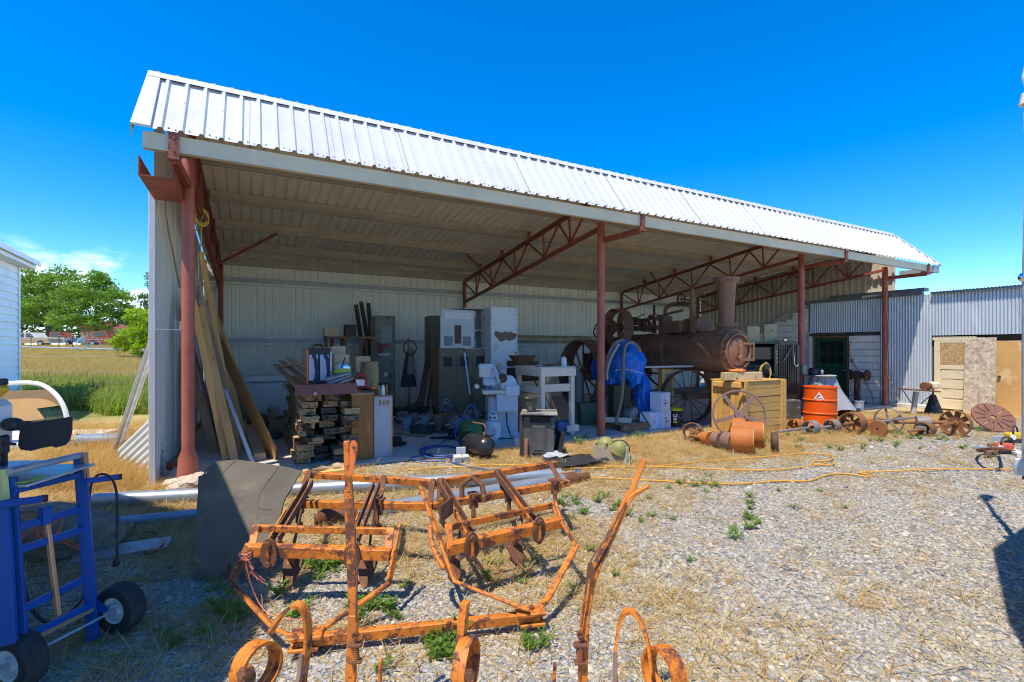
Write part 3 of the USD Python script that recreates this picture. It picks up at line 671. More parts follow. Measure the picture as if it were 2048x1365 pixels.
# the stack of timbers: one built, the others follow it
tim = look('old_timber', (0.40, 0.265, 0.135), 0.8, 0.2, 3.0, patch=(0.06, 0.042, 0.032), thr=(0.56, 0.60), pscale=4.0, bump=.4, bscale=30, local=False)
tim_dark = look('dark_timber', (0.12, 0.085, 0.062), 0.8, 0.3, 4.0, bump=.4, bscale=30, patch=(0.34, 0.23, .13), thr=(.56, .64), pscale=5)
def timber_mesh(L, w, h, seed):
    m = trimesh.creation.box((1, 1, 1)); m = m.subdivide(); m = m.subdivide(); m = m.subdivide()
    v = np.array(m.vertices) * 1.0
    e = np.abs(v[:, 0]) * 2                              # towards the ends
    v = v * (w, L, h) if False else np.stack([v[:, 0] * w, v[:, 1] * L, v[:, 2] * h], 1)
    end = np.clip((np.abs(v[:, 1]) - (L / 2 - .12)) / .12, 0, 1)
    nz = meshkit.fbm(np.stack([v[:, 0] * 14, v[:, 1] * 9, v[:, 2] * 20], -1) + seed * 7.3, 3, seed) - .5
    v[:, 2] += nz * (.006 + .022 * end ** 2); v[:, 0] += (meshkit.fbm(v * 11 + seed * 3.1, 3, seed + 5) - .5) * (.008 + .022 * end ** 2); v[:, 1] -= np.sign(v[:, 1]) * end * np.abs(nz) * .16
    return trimesh.Trimesh(v, m.faces, process=False)
protos = []
LT = 3.6
for s in range(6):
    t = T('stacked_timber', 'rough dark-ended timber in the long stack beside the brown cabinet', 'timber', (0, 0, 0), 0, 'timbers in the long stack')
    t.part('beam', timber_mesh(LT, .205, .080, s + 1), tim if s < 4 else tim_dark, local=True, smooth=30); protos.append([t, False])
rows = 11
NTH = 'first second third fourth fifth sixth seventh eighth ninth tenth eleventh twelfth'.split()
for r in range(rows):
    for c in range(3):
        if c and r == rows - 1: continue
        if c == 2 and r > rows - 3: continue
        k = (r * 3 + c * 2 + r // 2) % 4 if c == 0 else 4 + (r + c) % 2 if (r + c) % 3 else (r + c) % 4
        aa_ = 1.40 + c * .245 + rng.normal(0, .02) + (0 if r > 2 else -.03 * (3 - r)) + .004 * r
        bb_ = .18 + LT / 2 + rng.normal(0, .10) + (0.10 if c == 1 else 0) - (.06 if c == 2 else 0)
        tl_ = f"rough {'dark' if k > 3 else 'tan'} timber, {NTH[rows - r - 1]} from the top in the {('left', 'middle', 'right')[c]} column of the long stack"
        loc = S(aa_, bb_, .07 + r * .096 + .01)
        dg = SHED_DEG + rng.normal(0, 1.6)
        if not protos[k][1]:
            protos[k][0].tr.Set(tuple(map(float, loc))); protos[k][0].ro.Set(float(dg)); protos[k][1] = True; tagp(protos[k][0].prim, tl_)
        else: protos[k][0].copy(loc, dg, tl_)
ZT = .07 + 11 * .094 - .03
bt = .15
# channel iron across the top of the stack
ch = T('channel_iron', 'reddish brown steel channel lying across the top of the timber stack', 'steel channel', onB(650, 790, -.02))
A0, A1 = onB(590, 781, -.02), onB(714, 778, .0); A1[2] = A0[2] = (A0[2] + A1[2]) / 2
chm = look('channel_paint', (0.17, 0.07, 0.06), .6, .15, 5.0)
mb = MB(); mb.bar(A0, A1, .012, .15); mb.bar(A0 + .035 * V + .069 * ZUP, A1 + .035 * V + .069 * ZUP, .07, .012); mb.bar(A0 + .035 * V - .069 * ZUP, A1 + .035 * V - .069 * ZUP, .07, .012); ch.part('channel', mb, chm)
mb = MB(); mb.disc(A0 + (A1 - A0) * .31 - .02 * V - .05 * ZUP, V, .022, .02, 10); ch.part('bolt', mb, galv_dull)
# packs, cartons and tools on top of the stack
zt0 = ZT + .02
bp = T('backpack_case', 'white and orange hard-shell backpack with blue straps on the timber stack', 'backpack', onB(638, 770, .45))
B0 = onB(638, 772, .45); Rb = rotz(18)
def LB(x, y, z): return B0 + Rb @ np.array([x, y, z])
mb = MB(); mb.box(LB(0, .10, .27), (.34, .14, .5), Rb, .05); bp.part('shell', mb, white_paint)
mb = MB(); mb.box(LB(-.155, .06, .28), (.03, .16, .5), Rb, .012); mb.box(LB(.04, .08, .55), (.24, .14, .035), Rb, .012); bp.part('orange_rim', mb, look('orange_plastic', (.72, .16, .02), .4, .05))
mb = MB(); mb.box(LB(0, .02, .29), (.31, .03, .54), Rb, .012); bp.part('back_plate', mb, black)
for s in (-.075, .075):
    mb = MB(); mb.box(LB(s, -.01, .27), (.12, .05, .38), Rb, .02); bp.part('pad', mb, look('pad_grey', (.50, .56, .66), .7, .06))
for s in (-.02, .14):
    mb = MB(); pts = [LB(s - .06, -.02, .47), LB(s - .02, -.07, .38), LB(s, -.09, .2), LB(s - .03, -.06, .02)]
    for i in range(3): mb.bar(pts[i], pts[i + 1], .012, .05, up=Rb @ np.array([1.0, 0, 0]))
    bp.part('strap', mb, look('strap_blue', (.03, .035, .09), .8, .1))
mb = MB(); mb.tube([LB(-.08, .02, .55), LB(-.07, .02, .60), LB(.04, .02, .60), LB(.05, .02, .55)], .016, 8); bp.part('handle', mb, black)
q = ubox(668, 698, 699, 765, .3, b=.75)
cb = T('open_carton', 'open brown carton behind the backpack on the timber stack', 'box', q['base'])
mb = MB()
for (x, y, sx, sy) in ((0, 0, q['w'], .008), (0, .3, q['w'], .008), (-q['w'] / 2, .15, .008, .3), (q['w'] / 2, .15, .008, .3)): mb.box(q['base'] + x * U + y * V + q['h'] * .42 * ZUP, (sx, sy, q['h'] * .85), RS)
mb.box(q['base'] + .3 * V + q['h'] * .95 * ZUP, (q['w'], .008, q['h'] * .3), RS); cb.part('carton', mb, cardboard)
mb = MB(); mb.raw(vv * (.14, .10, .12) + onB(684, 738, .62), m.faces); one('foil_bundle', mb, look('foil', (.75, .78, .82), .18, .1, 12, metal=.9, bump=1.0, bscale=25, patch=(.08, .35, .75), thr=(.58, .62), pscale=9), 'crumpled silver and blue foil bundle beside the backpack', 'foil', smooth=20)
mb = MB(); mb.tube([onB(690, 716, .5), onB(682, 738, .45), onB(672, 752, .42)], [.012, .010, .006], 6); one('hand_tool', mb, black, 'thin black-handled rod propped against the foil bundle', 'tool')
mb = MB(); mb.raw(vv * (.13, .07, .045) + onB(684, 743, .42), m.faces); one('yellow_glove', mb, look('yellow_cloth', (.62, .60, .06), .7, .1), 'bright yellow glove lying on the stacked papers', 'glove', smooth=True)
mags = look('paper_edge', (.38, .37, .38), .7, .25, 30, patch=(.50, .28, .10), thr=(.6, .64), pscale=11, rnd=.5)
mg = T('paper_pile', 'slumped pile of magazines and papers on the timber stack', 'paper pile', onB(675, 772, .25))
for k in range(9):
    mb = MB(); d = rotz(20 + rr.normal(0, 6)) @ trimesh.transformations.rotation_matrix(math.radians(-26 + k * 1.5), [0, 1, 0])[:3, :3]
    mb.box(onB(674, 771 - k * 2.6, .28) + .02 * rr.normal(size=3) * (1, 1, 0), (.34, .26, .014), d); mg.part('magazine', mb, mags)
rc = T('red_jug', 'small red plastic jug with white label at the right end of the stack', 'jug', onB(720, 778, .3))
J = onB(720, 776, .3)
mb = MB(); mb.box(J + .07 * ZUP, (.20, .12, .15), rotz(20), .04); rc.part('body', mb, look('red_plastic', (.40, .015, .03), .35, .08))
mb = MB(); mb.box(J + .08 * ZUP - .065 * np.array([math.sin(-.35), math.cos(.35), 0]) * 1.0, (.12, .006, .09), rotz(20)); rc.part('sticker', mb, white_paint)
mb = MB(); mb.tube([J + np.array([-.05, 0, .14]), J + np.array([-.03, 0, .2]), J + np.array([.07, .02, .2]), J + np.array([.09, .03, .13])], .015, 8); rc.part('handle', mb, look('red_plastic', (.4, .02, .03), .35))
# weathered slat seat and planks on the far end of the stack
sl = T('slat_bench', 'broken weathered wooden slat seat lying on the far left of the stack', 'bench', onB(585, 760, 1.6))
for p, q_ in (((562, 722), (625, 772)), ((575, 716), (640, 765)), ((560, 735), (606, 727)), ((552, 730), (600, 780))):
    mb = MB(); mb.bar(onB(p[0], p[1], 1.9), onB(q_[0], q_[1], 1.1), .09, .03, ch=.004); sl.part('slat', mb, pine_dark)
# brown and grey cabinets in front
q = ubox(703.5, 746.5, 790, 921, .5)
bc = T('brown_cabinet', 'narrow cabinet with a rust-brown stained side at the end of the timber stack', 'cabinet', q['base'])
stain = look('stained_panel', (0.26, 0.125, 0.025), .55, .22, 2.5, patch=(.14, .055, .015), thr=(.5, .66), pscale=2.6, stretch=(1, 1, .35), patch2=(.36, .20, .05), thr2=(.6, .68), pscale2=7)
bc.part('carcass', UB(q, .006), stain); bc.part('top', MB().box(q['c'] + (q['h'] / 2 + .012) * ZUP, (q['w'] + .03, .54, .024), RS, .004), pine_dark)
mb = MB()
for x in (.15, .5, .85):
    for y in (.5, .33, .75): mb.disc(S(q['a0'] + x * q['w'], q['b'] - .004, q['z0'] + y * q['h']), V, .008, .01, 8)
bc.part('rivet', mb, rust_dark, kind='stuff')
q = ubox(747.5, 783, 794, 915, .5)
gc = T('grey_cabinet', 'grey enamel cabinet with scraped striped patch beside the brown one', 'cabinet', q['base'])
greye = look('grey_enamel', (0.36, 0.40, 0.45), .42, .08, 2.0, patch=(.28, .27, .26), thr=(.62, .7))
gc.part('carcass', UB(q, .006), greye); gc.part('top', MB().box(q['c'] + (q['h'] / 2 + .01) * ZUP, (q['w'] + .02, .52, .02), RS, .004), pine_dark)
gc.part('edge_strip', MB().box(S(q['a1'] + .004, q['b'], q['z0'] + q['h'] / 2), (.012, .02, q['h']), RS), pine)
for k in range(6): gc.part('scraped_strip', face(q, .30 + k * .11, .30 + k * .11 + (.05 if k % 2 else .08), .86, .95 - .01 * (k % 3), .003, .006), pine_dark if k % 2 else stain)
zc = q['z1'] + .02
def topdisc(name, px, b, r, h, mat, label, cat, dz=0):
    p = onB(px, 790, b); p[2] = zc + dz
    mb = MB(); mb.lathe([(0, 0), (r, 0), (r, h * .75), (r * .6, h * .85), (r * .6, h), (0, h)], p, ZUP, 14); one(name, mb, mat, label, cat, smooth=40)
topdisc('spray_can', 766, .2, .028, .15, white_paint, 'white spray can on top of the grey cabinet', 'can')
topdisc('bottle', 773, .22, .022, .16, stain, 'brown bottle beside the white spray can', 'bottle')
topdisc('jar', 758, .3, .035, .13, look('jar_tan', (.35, .30, .22), .3, .1), 'cloudy tan jar left of the white spray can', 'jar')
topdisc('small_tin', 781, .2, .03, .06, rust_dark, 'small dark tin at the right edge of the grey cabinet', 'tin')
mb = MB(); p = onB(748, 776, .3); mb.box(p, (.10, .08, .05), rotz(30), .01); one('orange_tool_case', mb, look('orange_plastic', (.72, .16, .02)), 'small orange plastic case among the bits on the brown cabinet', 'case')
mb = MB(); mb.bar(onB(722, 787, .2), onB(757, 783, .3), .06, .03, ch=.005); one('wood_offcut', mb, stain, 'rust-brown wooden offcut lying on the brown cabinet', 'offcut')
# wooden barrel-like spool of hoops
kg = T('wooden_keg', 'small keg of tan wooden hoops standing behind the red jug', 'keg', onB(738, 778, 1.0))
K = onB(739, 775, 1.0); hK = (775 - 724) / F * K[1]; rK = 17.5 / F * K[1]
kegm = look('keg_wood', (0.34, 0.23, 0.10), .7, .22, 6.0, stretch=(1, 1, 3), patch=(.14, .08, .03), thr=(.56, .64), pscale=6)
mb = MB(); mb.lathe([(rK * .9, 0), (rK, hK * .3), (rK, hK * .7), (rK * .9, hK), (rK * .8, hK), (rK * .8, hK - .03), (0, hK - .03)], K, ZUP, 24); kg.part('staves', mb, kegm, smooth=40)
for t in (.05, .25, .45, .62, .8, .97):
    mb = MB(); mb.ring(K + hK * t * ZUP, ZUP, rK * (1.05 if .2 < t < .8 else 1.0), .035, .02, 24); kg.part('hoop', mb, kegm)
q = ubox(711, 741, 713, 745, .3, b=1.6); one('brown_carton', UB(q), cardboard, 'closed brown carton behind the wooden keg', 'box')
# low frame table by the back wall
tb = T('frame_table', 'rough brown timber-framed table standing against the back wall', 'table', onB(700, 780, 4.3))
tw = look('table_wood', (.17, .10, .055), .7, .2, 5.0)
ztab = onB(700, 676, 4.0)[2]
A = [onB(650, 676, 4.0), onB(748, 673, 4.0)]; A[0][2] = A[1][2] = ztab
mb = MB(); mb.bar(A[0], A[1], .5, .05); tb.part('tabletop', mb, tw)
for x in (652, 664, 684, 690, 722, 733, 746):
    p = onB(x, 676, 3.85 if x not in (664, 684, 733) else 4.3); mb = MB(); mb.bar([p[0], p[1], .03], [p[0], p[1], ztab - .02], .06, .06); tb.part('leg', mb, tw)
# dark planks standing against the wall
for px0, px1, py0, lab in ((712, 722, 610, 'left'), (722, 735, 604, 'middle'), (734, 742, 607, 'right')):
    t_, f_ = onB(px0 + (0 if lab != 'right' else 3), py0, 6.2), onB(px1 - 1, 672, 5.9)
    d = (f_ - t_); f2 = f_ + d * ((f_[2] - .04) / max(-d[2], .1))
    mb = MB(); mb.bar(f2, t_, .10, .05, ch=.004); one('dark_plank', mb, dark_wood, {'left': 'shorter dark plank, leftmost of those leaning on the back wall', 'middle': 'tallest dark plank leaning on the back wall', 'right': 'dark plank with square top leaning beside the green locker'}[lab], 'plank')
# olive locker
q = ubox(750, 791, 632, 775, .5, b=4.4); q['z0'] = .03; q['h'] = q['z1'] - .03; q['c'][2] = (q['z1'] + .03) / 2; q['s'] = (q['w'], .5, q['h'])
olive = look('olive_locker', (0.17, 0.165, 0.115), .5, .15, 3.0, patch=(.07, .055, .03), thr=(.56, .68))
lk = T('olive_locker', 'tall olive steel locker with a recessed door panel at the back', 'locker', q['base']); lk.part('carcass', UB(q), olive)
f = face(q, .12, .88, .55, .97, .012, .014, .004); lk.part('upper_door', f, olive); lk.part('lower_door', face(q, .08, .92, .04, .50, .012, .014, .004), olive)
lk.part('door_window', face(q, .32, .82, .72, .90, .018, .01), look('locker_grey', (.20, .22, .22), .4, .1)); lk.part('card', face(q, .42, .62, .40, .44, .018, .008), look('card', (.6, .58, .45), .6))
rm = T('red_vice', 'red hand-cranked tool with pale base standing on a shelf of the locker', 'tool', onB(770, 712, 4.3))
p = onB(768, 712, 4.28); redm = look('dull_red', (.22, .035, .04), .5, .12)
mb = MB(); mb.box(p + .03 * ZUP, (.26, .12, .05), RS, .01); rm.part('base', mb, look('pale_base', (.5, .48, .48), .5, .1)); mb = MB(); mb.bar(p + .05 * ZUP - .06 * U, p + .30 * ZUP - .10 * U, .06, .06, ch=.01); mb.bar(p + .2 * ZUP - .05 * U, p + .26 * ZUP + .14 * U, .07, .08, ch=.01); rm.part('body', mb, redm)
# brown chest and coat stand
q = ubox(735, 786, 770, 800, .5, b=2.6); one('dark_chest', UB(q, .01), dark_wood, 'low dark brown chest behind the grey cabinet', 'chest')
cs = T('coat_stand', 'pole hung with an apron, coat and coils of wire by the back wall', 'coat stand', onB(817, 800, 4.0))
p0, p1 = onB(818, 800, 4.2), onB(817, 676, 4.2); p0[2] = .03
mb = MB(); mb.tube([p0, p1], .022, 8); cs.part('pole', mb, pine_dark)
def cloth(c, w, h, seed, taper=.5, d=.08):
    def fn(u_, v_):
        ww = w * (taper + (1 - taper) * v_ ** .7); an = u_ * 2 * math.pi
        n_ = 1 + .22 * math.sin(5 * an + seed) * v_
        return np.asarray(c) + U * (ww / 2 * math.cos(an) * n_) + V * (d * (0.4 + .6 * v_) * math.sin(an) * n_) - ZUP * h * v_
    return MB().grid(fn, 33, 9)
cs.part('coat', cloth(p1 - .32 * ZUP, .34, .85, 1, .25), look('coat_dark', (.035, .04, .04), .9, .2), smooth=True)
cs.part('apron', cloth(p1 - .25 * ZUP - .10 * V + .04 * U, .20, .62, 3, .5, .03), look('apron', (.22, .21, .17), .9, .12), smooth=True)
for k in range(3):
    mb = MB(); mb.tube([p1 - (.22 + .02 * k) * ZUP - .12 * V + .16 * math.cos(t) * U + .17 * math.sin(t) * ZUP for t in np.linspace(0, 2 * np.pi, 22)], .007, 5); cs.part('wire_coil', mb, rust_dark)
# planks leaning beside the lockers
for (h_, f_, w, mt, lb) in (((868, 670), (838, 803), .22, look('plank_red', (.10, .055, .04), .7, .25, 6.0), 'wide dark red-brown plank leaning beside the coats'), ((871, 672), (845, 803), .05, pine_dark, 'narrow pale-edged board leaning against the wide dark plank'), ((877, 675), (856, 803), .05, pine_dark, 'narrow pale board leaning nearest the dark lockers')):
    t_, g_ = onB(h_[0], h_[1], 4.3), onB(f_[0], f_[1], 3.4); g_[2] = .03
    mb = MB(); mb.bar(g_, t_, w, .03, up=V, ch=.004); one('leaning_plank', mb, mt, lb, 'plank')
# dark lockers, the opened grey oven on top, and the tall white cabinet
q = ubox(862, 882, 630, 800, .5, b=3.9); q['c'][2] = (q['z1']) / 2; q['s'] = (q['w'], .5, q['z1'] - .04); one('dark_locker', UB(q), olive, 'dark narrow locker just left of the opened grey oven', 'locker')
B3 = 3.0
q = ubox(878, 976, 699, 800, .55, b=B3); q['z0'] = .03
lc = T('locker_row', 'row of rusty brown steel lockers carrying the opened grey oven', 'lockers', q['base'])
loc_m = look('rust_locker', (.20, .14, .085), .55, .25, 3.0, patch=(.20, .17, .10), thr=(.5, .62), pscale=2.0)
q['h'] = q['z1'] - .03; q['c'][2] = .03 + q['h'] / 2; q['s'] = (q['w'], .55, q['h'])
lc.part('carcass', UB(q), loc_m)
for k in range(3): d_ = lc.part('door', face(q, .02 + k * .33, .31 + k * .33, .04, .96, .014, .016, .004), loc_m); lc.part('vent', face(q, .08 + k * .33, .25 + k * .33, .76, .9, .018, .01), black, under=d_)
ov = T('grey_oven', 'opened light grey metal oven with slotted door, on top of the lockers', 'oven', onB(930, 699, B3))
oven = look('oven_grey', (.50, .53, .53), .45, .06, 3.0, patch=(.36, .33, .28), thr=(.62, .7))
qo = ubox(950, 979, 618, 698, .6, b=B3)
mb = MB(); 
for (aa_, ww) in ((qo['a0'] - .42, .015), (qo['a1'] + .3, .015)): mb.box(S(aa_, B3 + .32, (qo['z0'] + qo['z1']) / 2), (ww, .6, qo['h']), RS)
mb.box(S(qo['a1'] - .2, B3 + .62, (qo['z0'] + qo['z1']) / 2), (1.0, .015, qo['h']), RS)
for zz in (qo['z0'], qo['z0'] + qo['h'] * .45, qo['z1']): mb.box(S(qo['a1'] - .16, B3 + .32, zz), (.95, .6, .015), RS)
ov.part('chamber', mb, oven)
qd = ubox(881, 949, 620, 697, .05, b=B3 - .08)
dp_ = ov.part('door', UB(qd, .01), oven)
ov.part('name_plate', face(qd, .12, .90, .76, .93, .010, .012, .003), look('plate_light', (.62, .65, .66), .35, .04), under=dp_); ov.part('slot', face(qd, .40, .60, .12, .60, .004, .006), look('slot_brown', (.10, .06, .035), .7, .2), under=dp_)
for x in (.1, .64): ov.part('vent_grille', face(qd, x, x + .25, .07, .31, .006, .008), look('grille', (.20, .21, .21), .6, .4, 90), under=dp_)
mb = MB()
for y in (.12, .45, .88): mb.tube([S(qd['a1'] + .01, qd['b'], qd['z0'] + y * qd['h'] - .05), S(qd['a1'] + .01, qd['b'], qd['z0'] + y * qd['h'] + .05)], .02, 8)
ov.part('hinge', mb, galv_dull)
qw = ubox(979.5, 1035, 615, 800, .5, b=B3 - .25); qw['z0'] = .03; qw['h'] = qw['z1'] - .03; qw['c'][2] = qw['h'] / 2 + .03; qw['s'] = (qw['w'], .5, qw['h'])
wc = T('white_cabinet', 'tall white sheet-steel cabinet side with riveted edges and a brown rust blotch', 'cabinet', qw['base'])
blotch = usdkit.material(stage, '/World/Looks/blotched_white', {'g': ('geometry', {}), 'n': ('noise_texture', {'scale': 5.0, 'detail': 6.0}), 'off': ('mix_vector', {'fac': .16}), 
    'mp': ('mapping', {'location': tuple(-(RS.T @ S(qw['a0'] + qw['w'] * .50, qw['b'], qw['z0'] + qw['h'] * .56)) * 0)}),
    'sub': ('mapping', {'location': tuple(-S(qw['a0'] + qw['w'] * .52, qw['b'], qw['z1'] - .66)), 'rotation': (0, 0, 0)}), 'mp2': ('mapping', {'rotation': (0, -.42, -RZ), 'scale': (1, .6, 2.3)}),
    'gr': ('gradient_texture', {'gradient_type': 'spherical'}), 'sc': ('mapping', {'scale': (2.7, 2.7, 2.7)}), 'ad': ('math', {'math_type': 'multiply_add', 'value2': 1.7, 'value3': -.85}), 'sm': ('math', {'math_type': 'add'}),
    'r': ('rgb_ramp', {'ramp': [(0.30, (0, 0, 0)), (0.36, (1, 1, 1))]}), 'c': ('mix', {'color1': (.62, .68, .68), 'color2': (.15, .065, .03)}),
    'n2': ('noise_texture', {'scale': 2.2, 'detail': 8.0, 'roughness': .7}), 'r2': ('rgb_ramp', {'ramp': [(.60, (0, 0, 0)), (.70, (1, 1, 1))]}), 'c2': ('mix', {'color2': (.46, .36, .22)}), 'p': ('principled_bsdf', {'roughness': .4})},
    [('g.position', 'sub.vector'), ('sub.vector', 'mp2.vector'), ('mp2.vector', 'sc.vector'), ('sc.vector', 'gr.vector'), ('g.position', 'n.vector'), ('n.fac', 'ad.value1'), ('gr.fac', 'sm.value1'), ('ad.value', 'sm.value2'), ('sm.value', 'r.fac'), ('r.color', 'c.fac'),
     ('g.position', 'n2.vector'), ('n2.fac', 'r2.fac'), ('c.color', 'c2.color1'), ('r2.color', 'c2.fac'), ('c2.color', 'p.base_color')], surface='p.BSDF')
wc.part('side_panel', UB(qw, .006), blotch)
mb = MB()
for x in (.05, .95):
    for y in np.linspace(.36, .98, 15): mb.disc(S(qw['a0'] + x * qw['w'], qw['b'] - .002, qw['z0'] + y * qw['h']), V, .011, .012, 7)
wc.part('rivet', mb, rust_dark, kind='stuff')
mb = MB(); mb.box(S(qw['a0'] + .01, qw['b'] - .006, qw['z0'] + qw['h'] / 2), (.025, .012, qw['h']), RS); wc.part('edge', mb, look('rust_edge', (.36, .30, .2), .6, .3, 12))
# electric motors on the floor
motor_m = look('motor_grey', (.22, .225, .215), .6, .25, 7.0, patch=(.08, .06, .045), thr=(.52, .62)); motor_b = look('motor_brown', (.17, .10, .06), .7, .3, 7.0)
def motor(px, py, r, L, deg, mt, label):
    c = G(px, py, .03); c[2] = r + .06
    ax = rotz(deg) @ np.array([1.0, 0, 0]); t = T('electric_motor', label, 'motor', [c[0], c[1], 0.03], 0, None)
    h = L / 2
    mb = MB(); mb.lathe([(0, -h), (r * .55, -h), (r * .9, -h * .8), (r, -h * .72), (r, h * .72), (r * .9, h * .8), (r * .55, h), (0, h)], c, ax, 24); t.part('casing', mb, mt, smooth=35)
    mb = MB()
    for s in (-.45, -.15, .15, .45): mb.ring(c + ax * h * s, ax, r * 1.04, .02, .03, 24)
    t.part('rib', mb, mt)
    mb = MB(); mb.lathe([(0, -h - .12), (.018, -h - .12), (.018, h + .06), (0, h + .06)], c, ax, 10); t.part('shaft', mb, galv_dull)
    mb = MB(); sd_ = np.cross(ZUP, ax)
    for s in (-1, 1): mb.box(c + sd_ * r * .7 * s - ZUP * (r + .01), (L * .7, .07, .06), np.stack([ax, sd_, ZUP], 1), .008)
    t.part('foot', mb, mt)
    mb = MB(); mb.box(c + sd_ * -r * .95 + ZUP * .03, (.14, .09, .11), np.stack([ax, sd_, ZUP], 1), .015); t.part('terminal_box', mb, mt)
    return t
motor(822, 852, .12, .34, 10, motor_m, 'grey electric motor at the left end of the row on the floor')
motor(852, 862, .16, .36, 60, motor_m, 'pale grey round motor second from the left in the floor row')
motor(882, 864, .165, .38, 55, motor_b, 'brown rusty motor in the middle of the floor row')
motor(920, 868, .17, .42, 40, motor_m, 'dark grey motor partly hidden by the green tank')
motor(825, 835, .14, .38, 0, motor_b, 'dusty brown motor standing behind the left end of the row')
motor(862, 838, .12, .30, 20, motor_b, 'small dark motor wedged behind the pale grey one')
gb = T('gearbox', 'upright grey cast gearbox with lifting eye among the motors', 'gearbox', G(893, 845, .03))
p = G(893, 845, .03)
mb = MB(); mb.box(p + .22 * ZUP, (.30, .22, .42), rotz(-8) @ trimesh.transformations.rotation_matrix(.12, [0, 1, 0])[:3, :3], .04); gb.part('housing', mb, motor_m)
mb = MB(); mb.tube([p + .47 * ZUP + .04 * np.array([math.cos(t), 0, math.sin(t)]) for t in np.linspace(0, 2 * np.pi, 16)], .010, 6); gb.part('lifting_eye', mb, look('pale_base', (.5, .48, .48)))
for x, z in ((-.07, .25), (.08, .25), (0, .36)): mb = MB(); mb.disc(p + np.array([x, -.12, z]), [0, 1, 0], .03, .03, 10); gb.part('port', mb, black)
mb = MB(); mb.box(G(905, 820, .03) + .35 * ZUP, (.5, .35, .22), rotz(12) @ trimesh.transformations.rotation_matrix(.5, [0, 1, 0])[:3, :3], .06); one('pump_casing', mb, look('casing_tan', (.26, .22, .17), .7, .2), 'tan cast casing tilted on top of the motors', 'casing')
lean('leaning_plank', (855, 855), (876, 765), .13, .03, pine_dark, 'short weathered plank propped among the motors', 'plank', 5.0, up=V)
mb = MB(); mb.raw(vv * (.34, .22, .13) + G(935, 858, .12), m.faces); one('tarp_heap', mb, look('grey_cloth', (.24, .23, .22), .8, .12), 'crumpled grey sheet lying behind the green tank', 'sheet', smooth=True)
mb = MB(); mb.box(G(835, 842, .03) + .12 * V + .16 * ZUP, (.9, .4, .28), RS, .01); one('black_bin', mb, black, 'low black box behind the floor row of motors', 'box')
ht = T('brown_hat', 'crumpled dark felt hat lying on the concrete beside the grey cabinet', 'hat', G(793, 889, .03))
p = G(793, 889, .03); felt = look('felt', (.035, .033, .022), .9, .2)
mb = MB(); mb.lathe([(.0, 0), (.17, .0), (.18, .02), (.10, .03), (.09, .1), (.06, .13), (0, .13)], p, ZUP, 18); ht.part('felt', mb, felt, smooth=True)
# broom handle with white and red shaft
mb = MB(); A_, B_ = onB(929, 706, 1.5), onB(940, 790, 1.2); mb.tube([A_, B_], .014, 8); 
bh = T('broom', 'pale blue pole with a red tip leaning beside the grinder', 'pole', [B_[0], B_[1], .03])
bh.part('shaft', mb, look('pole_blue', (.45, .56, .66), .4, .05)); mb = MB(); mb.tube([A_ + (A_ - B_) * .09, A_], .0145, 8); bh.part('tip', mb, redm); mb = MB(); mb.tube([B_, B_ + (B_ - A_) * .75 - .1 * V], .016, 8); bh.part('lower_shaft', mb, rust_dark)

# more of the heap of machine parts, and the duct along the back wall
one('wall_duct', MB().tube([S(6.2, 6.45, 1.98), S(16.4, 6.45, 1.98)], .10, 16), look('duct_ochre', (.34, .29, .18), .6, .3, 4), 'long ochre stained pipe lying along the back wall girt behind the engine', 'pipe', smooth=40)
for (px, py, r, L, dg, mt, lb) in ((805, 846, .11, .28, 30, motor_m, 'small grey motor at the far left behind the floor row'), (838, 828, .13, .32, -20, motor_m, 'grey motor resting at the back of the pile, left of the gearbox'), (905, 848, .14, .34, 70, motor_b, 'brown motor between the gearbox and the green tank'), (945, 846, .13, .3, 15, motor_m, 'grey motor half under the crumpled grey sheet'), (870, 822, .15, .4, 5, motor_b, 'large brown motor at the back of the pile below the lockers')):
    motor(px, py, r, L, dg, mt, lb)
def casting(px, py, s, seed, mt, lb):
    r_ = np.random.default_rng(seed); p = G(px, py, .03); t = T('machine_casting', lb, 'machine part', p); h = 0
    mb = MB(); mb.box(p + [0, 0, s * .5], (s * 1.3, s, s), rotz(r_.uniform(-40, 40)), s * .12); t.part('block', mb, mt)
    mb = MB(); mb.lathe([(0, 0), (s * .45, 0), (s * .45, s * .5), (s * .3, s * .6), (0, s * .6)], p + [r_.uniform(-.2, .2) * s, 0, s * .95], nrm([r_.normal(0, .3), -.3, 1]), 18); t.part('flange', mb, mt, smooth=35)
    mb = MB(); mb.tube([p + [-s, -.1 * s, s * .4], p + [s * 1.1, .2 * s, s * .55]], s * .10, 8); t.part('shaft', mb, galv_dull)
for a_ in ((848, 812, .26, 1, motor_b, 'brown cast block with a round flange behind the motors, left'), (885, 808, .28, 2, motor_m, 'grey cast block with a round flange behind the gearbox'), (925, 815, .24, 3, motor_b, 'brown cast block in front of the rusty lockers, right'), (955, 828, .22, 4, motor_m, 'grey cast block between the lockers and the tool grinder'), (800, 806, .25, 5, motor_b, 'brown cast block behind the grey cabinet'), (1055, 850, .2, 6, motor_b, 'brown cast block under the tall bench')): casting(*a_)
lean('leaning_board', (430, 905), (380, 700), .05, .16, pine_dark, 'short weathered board low behind the red corner post', 'board', -.2)
lean('leaning_board', (462, 890), (398, 640), .03, .10, dark_wood, 'dark narrow board between the two brightest pine boards', 'board', -.1)
lean('leaning_board', (512, 850), (428, 625), .03, .11, pine, 'pine board leaning behind the thin brown wall panel', 'board', .0)
lean('leaning_board', (520, 835), (433, 660), .025, .09, pine_dark, 'narrow brown board nearest the white freezer', 'board', .02)

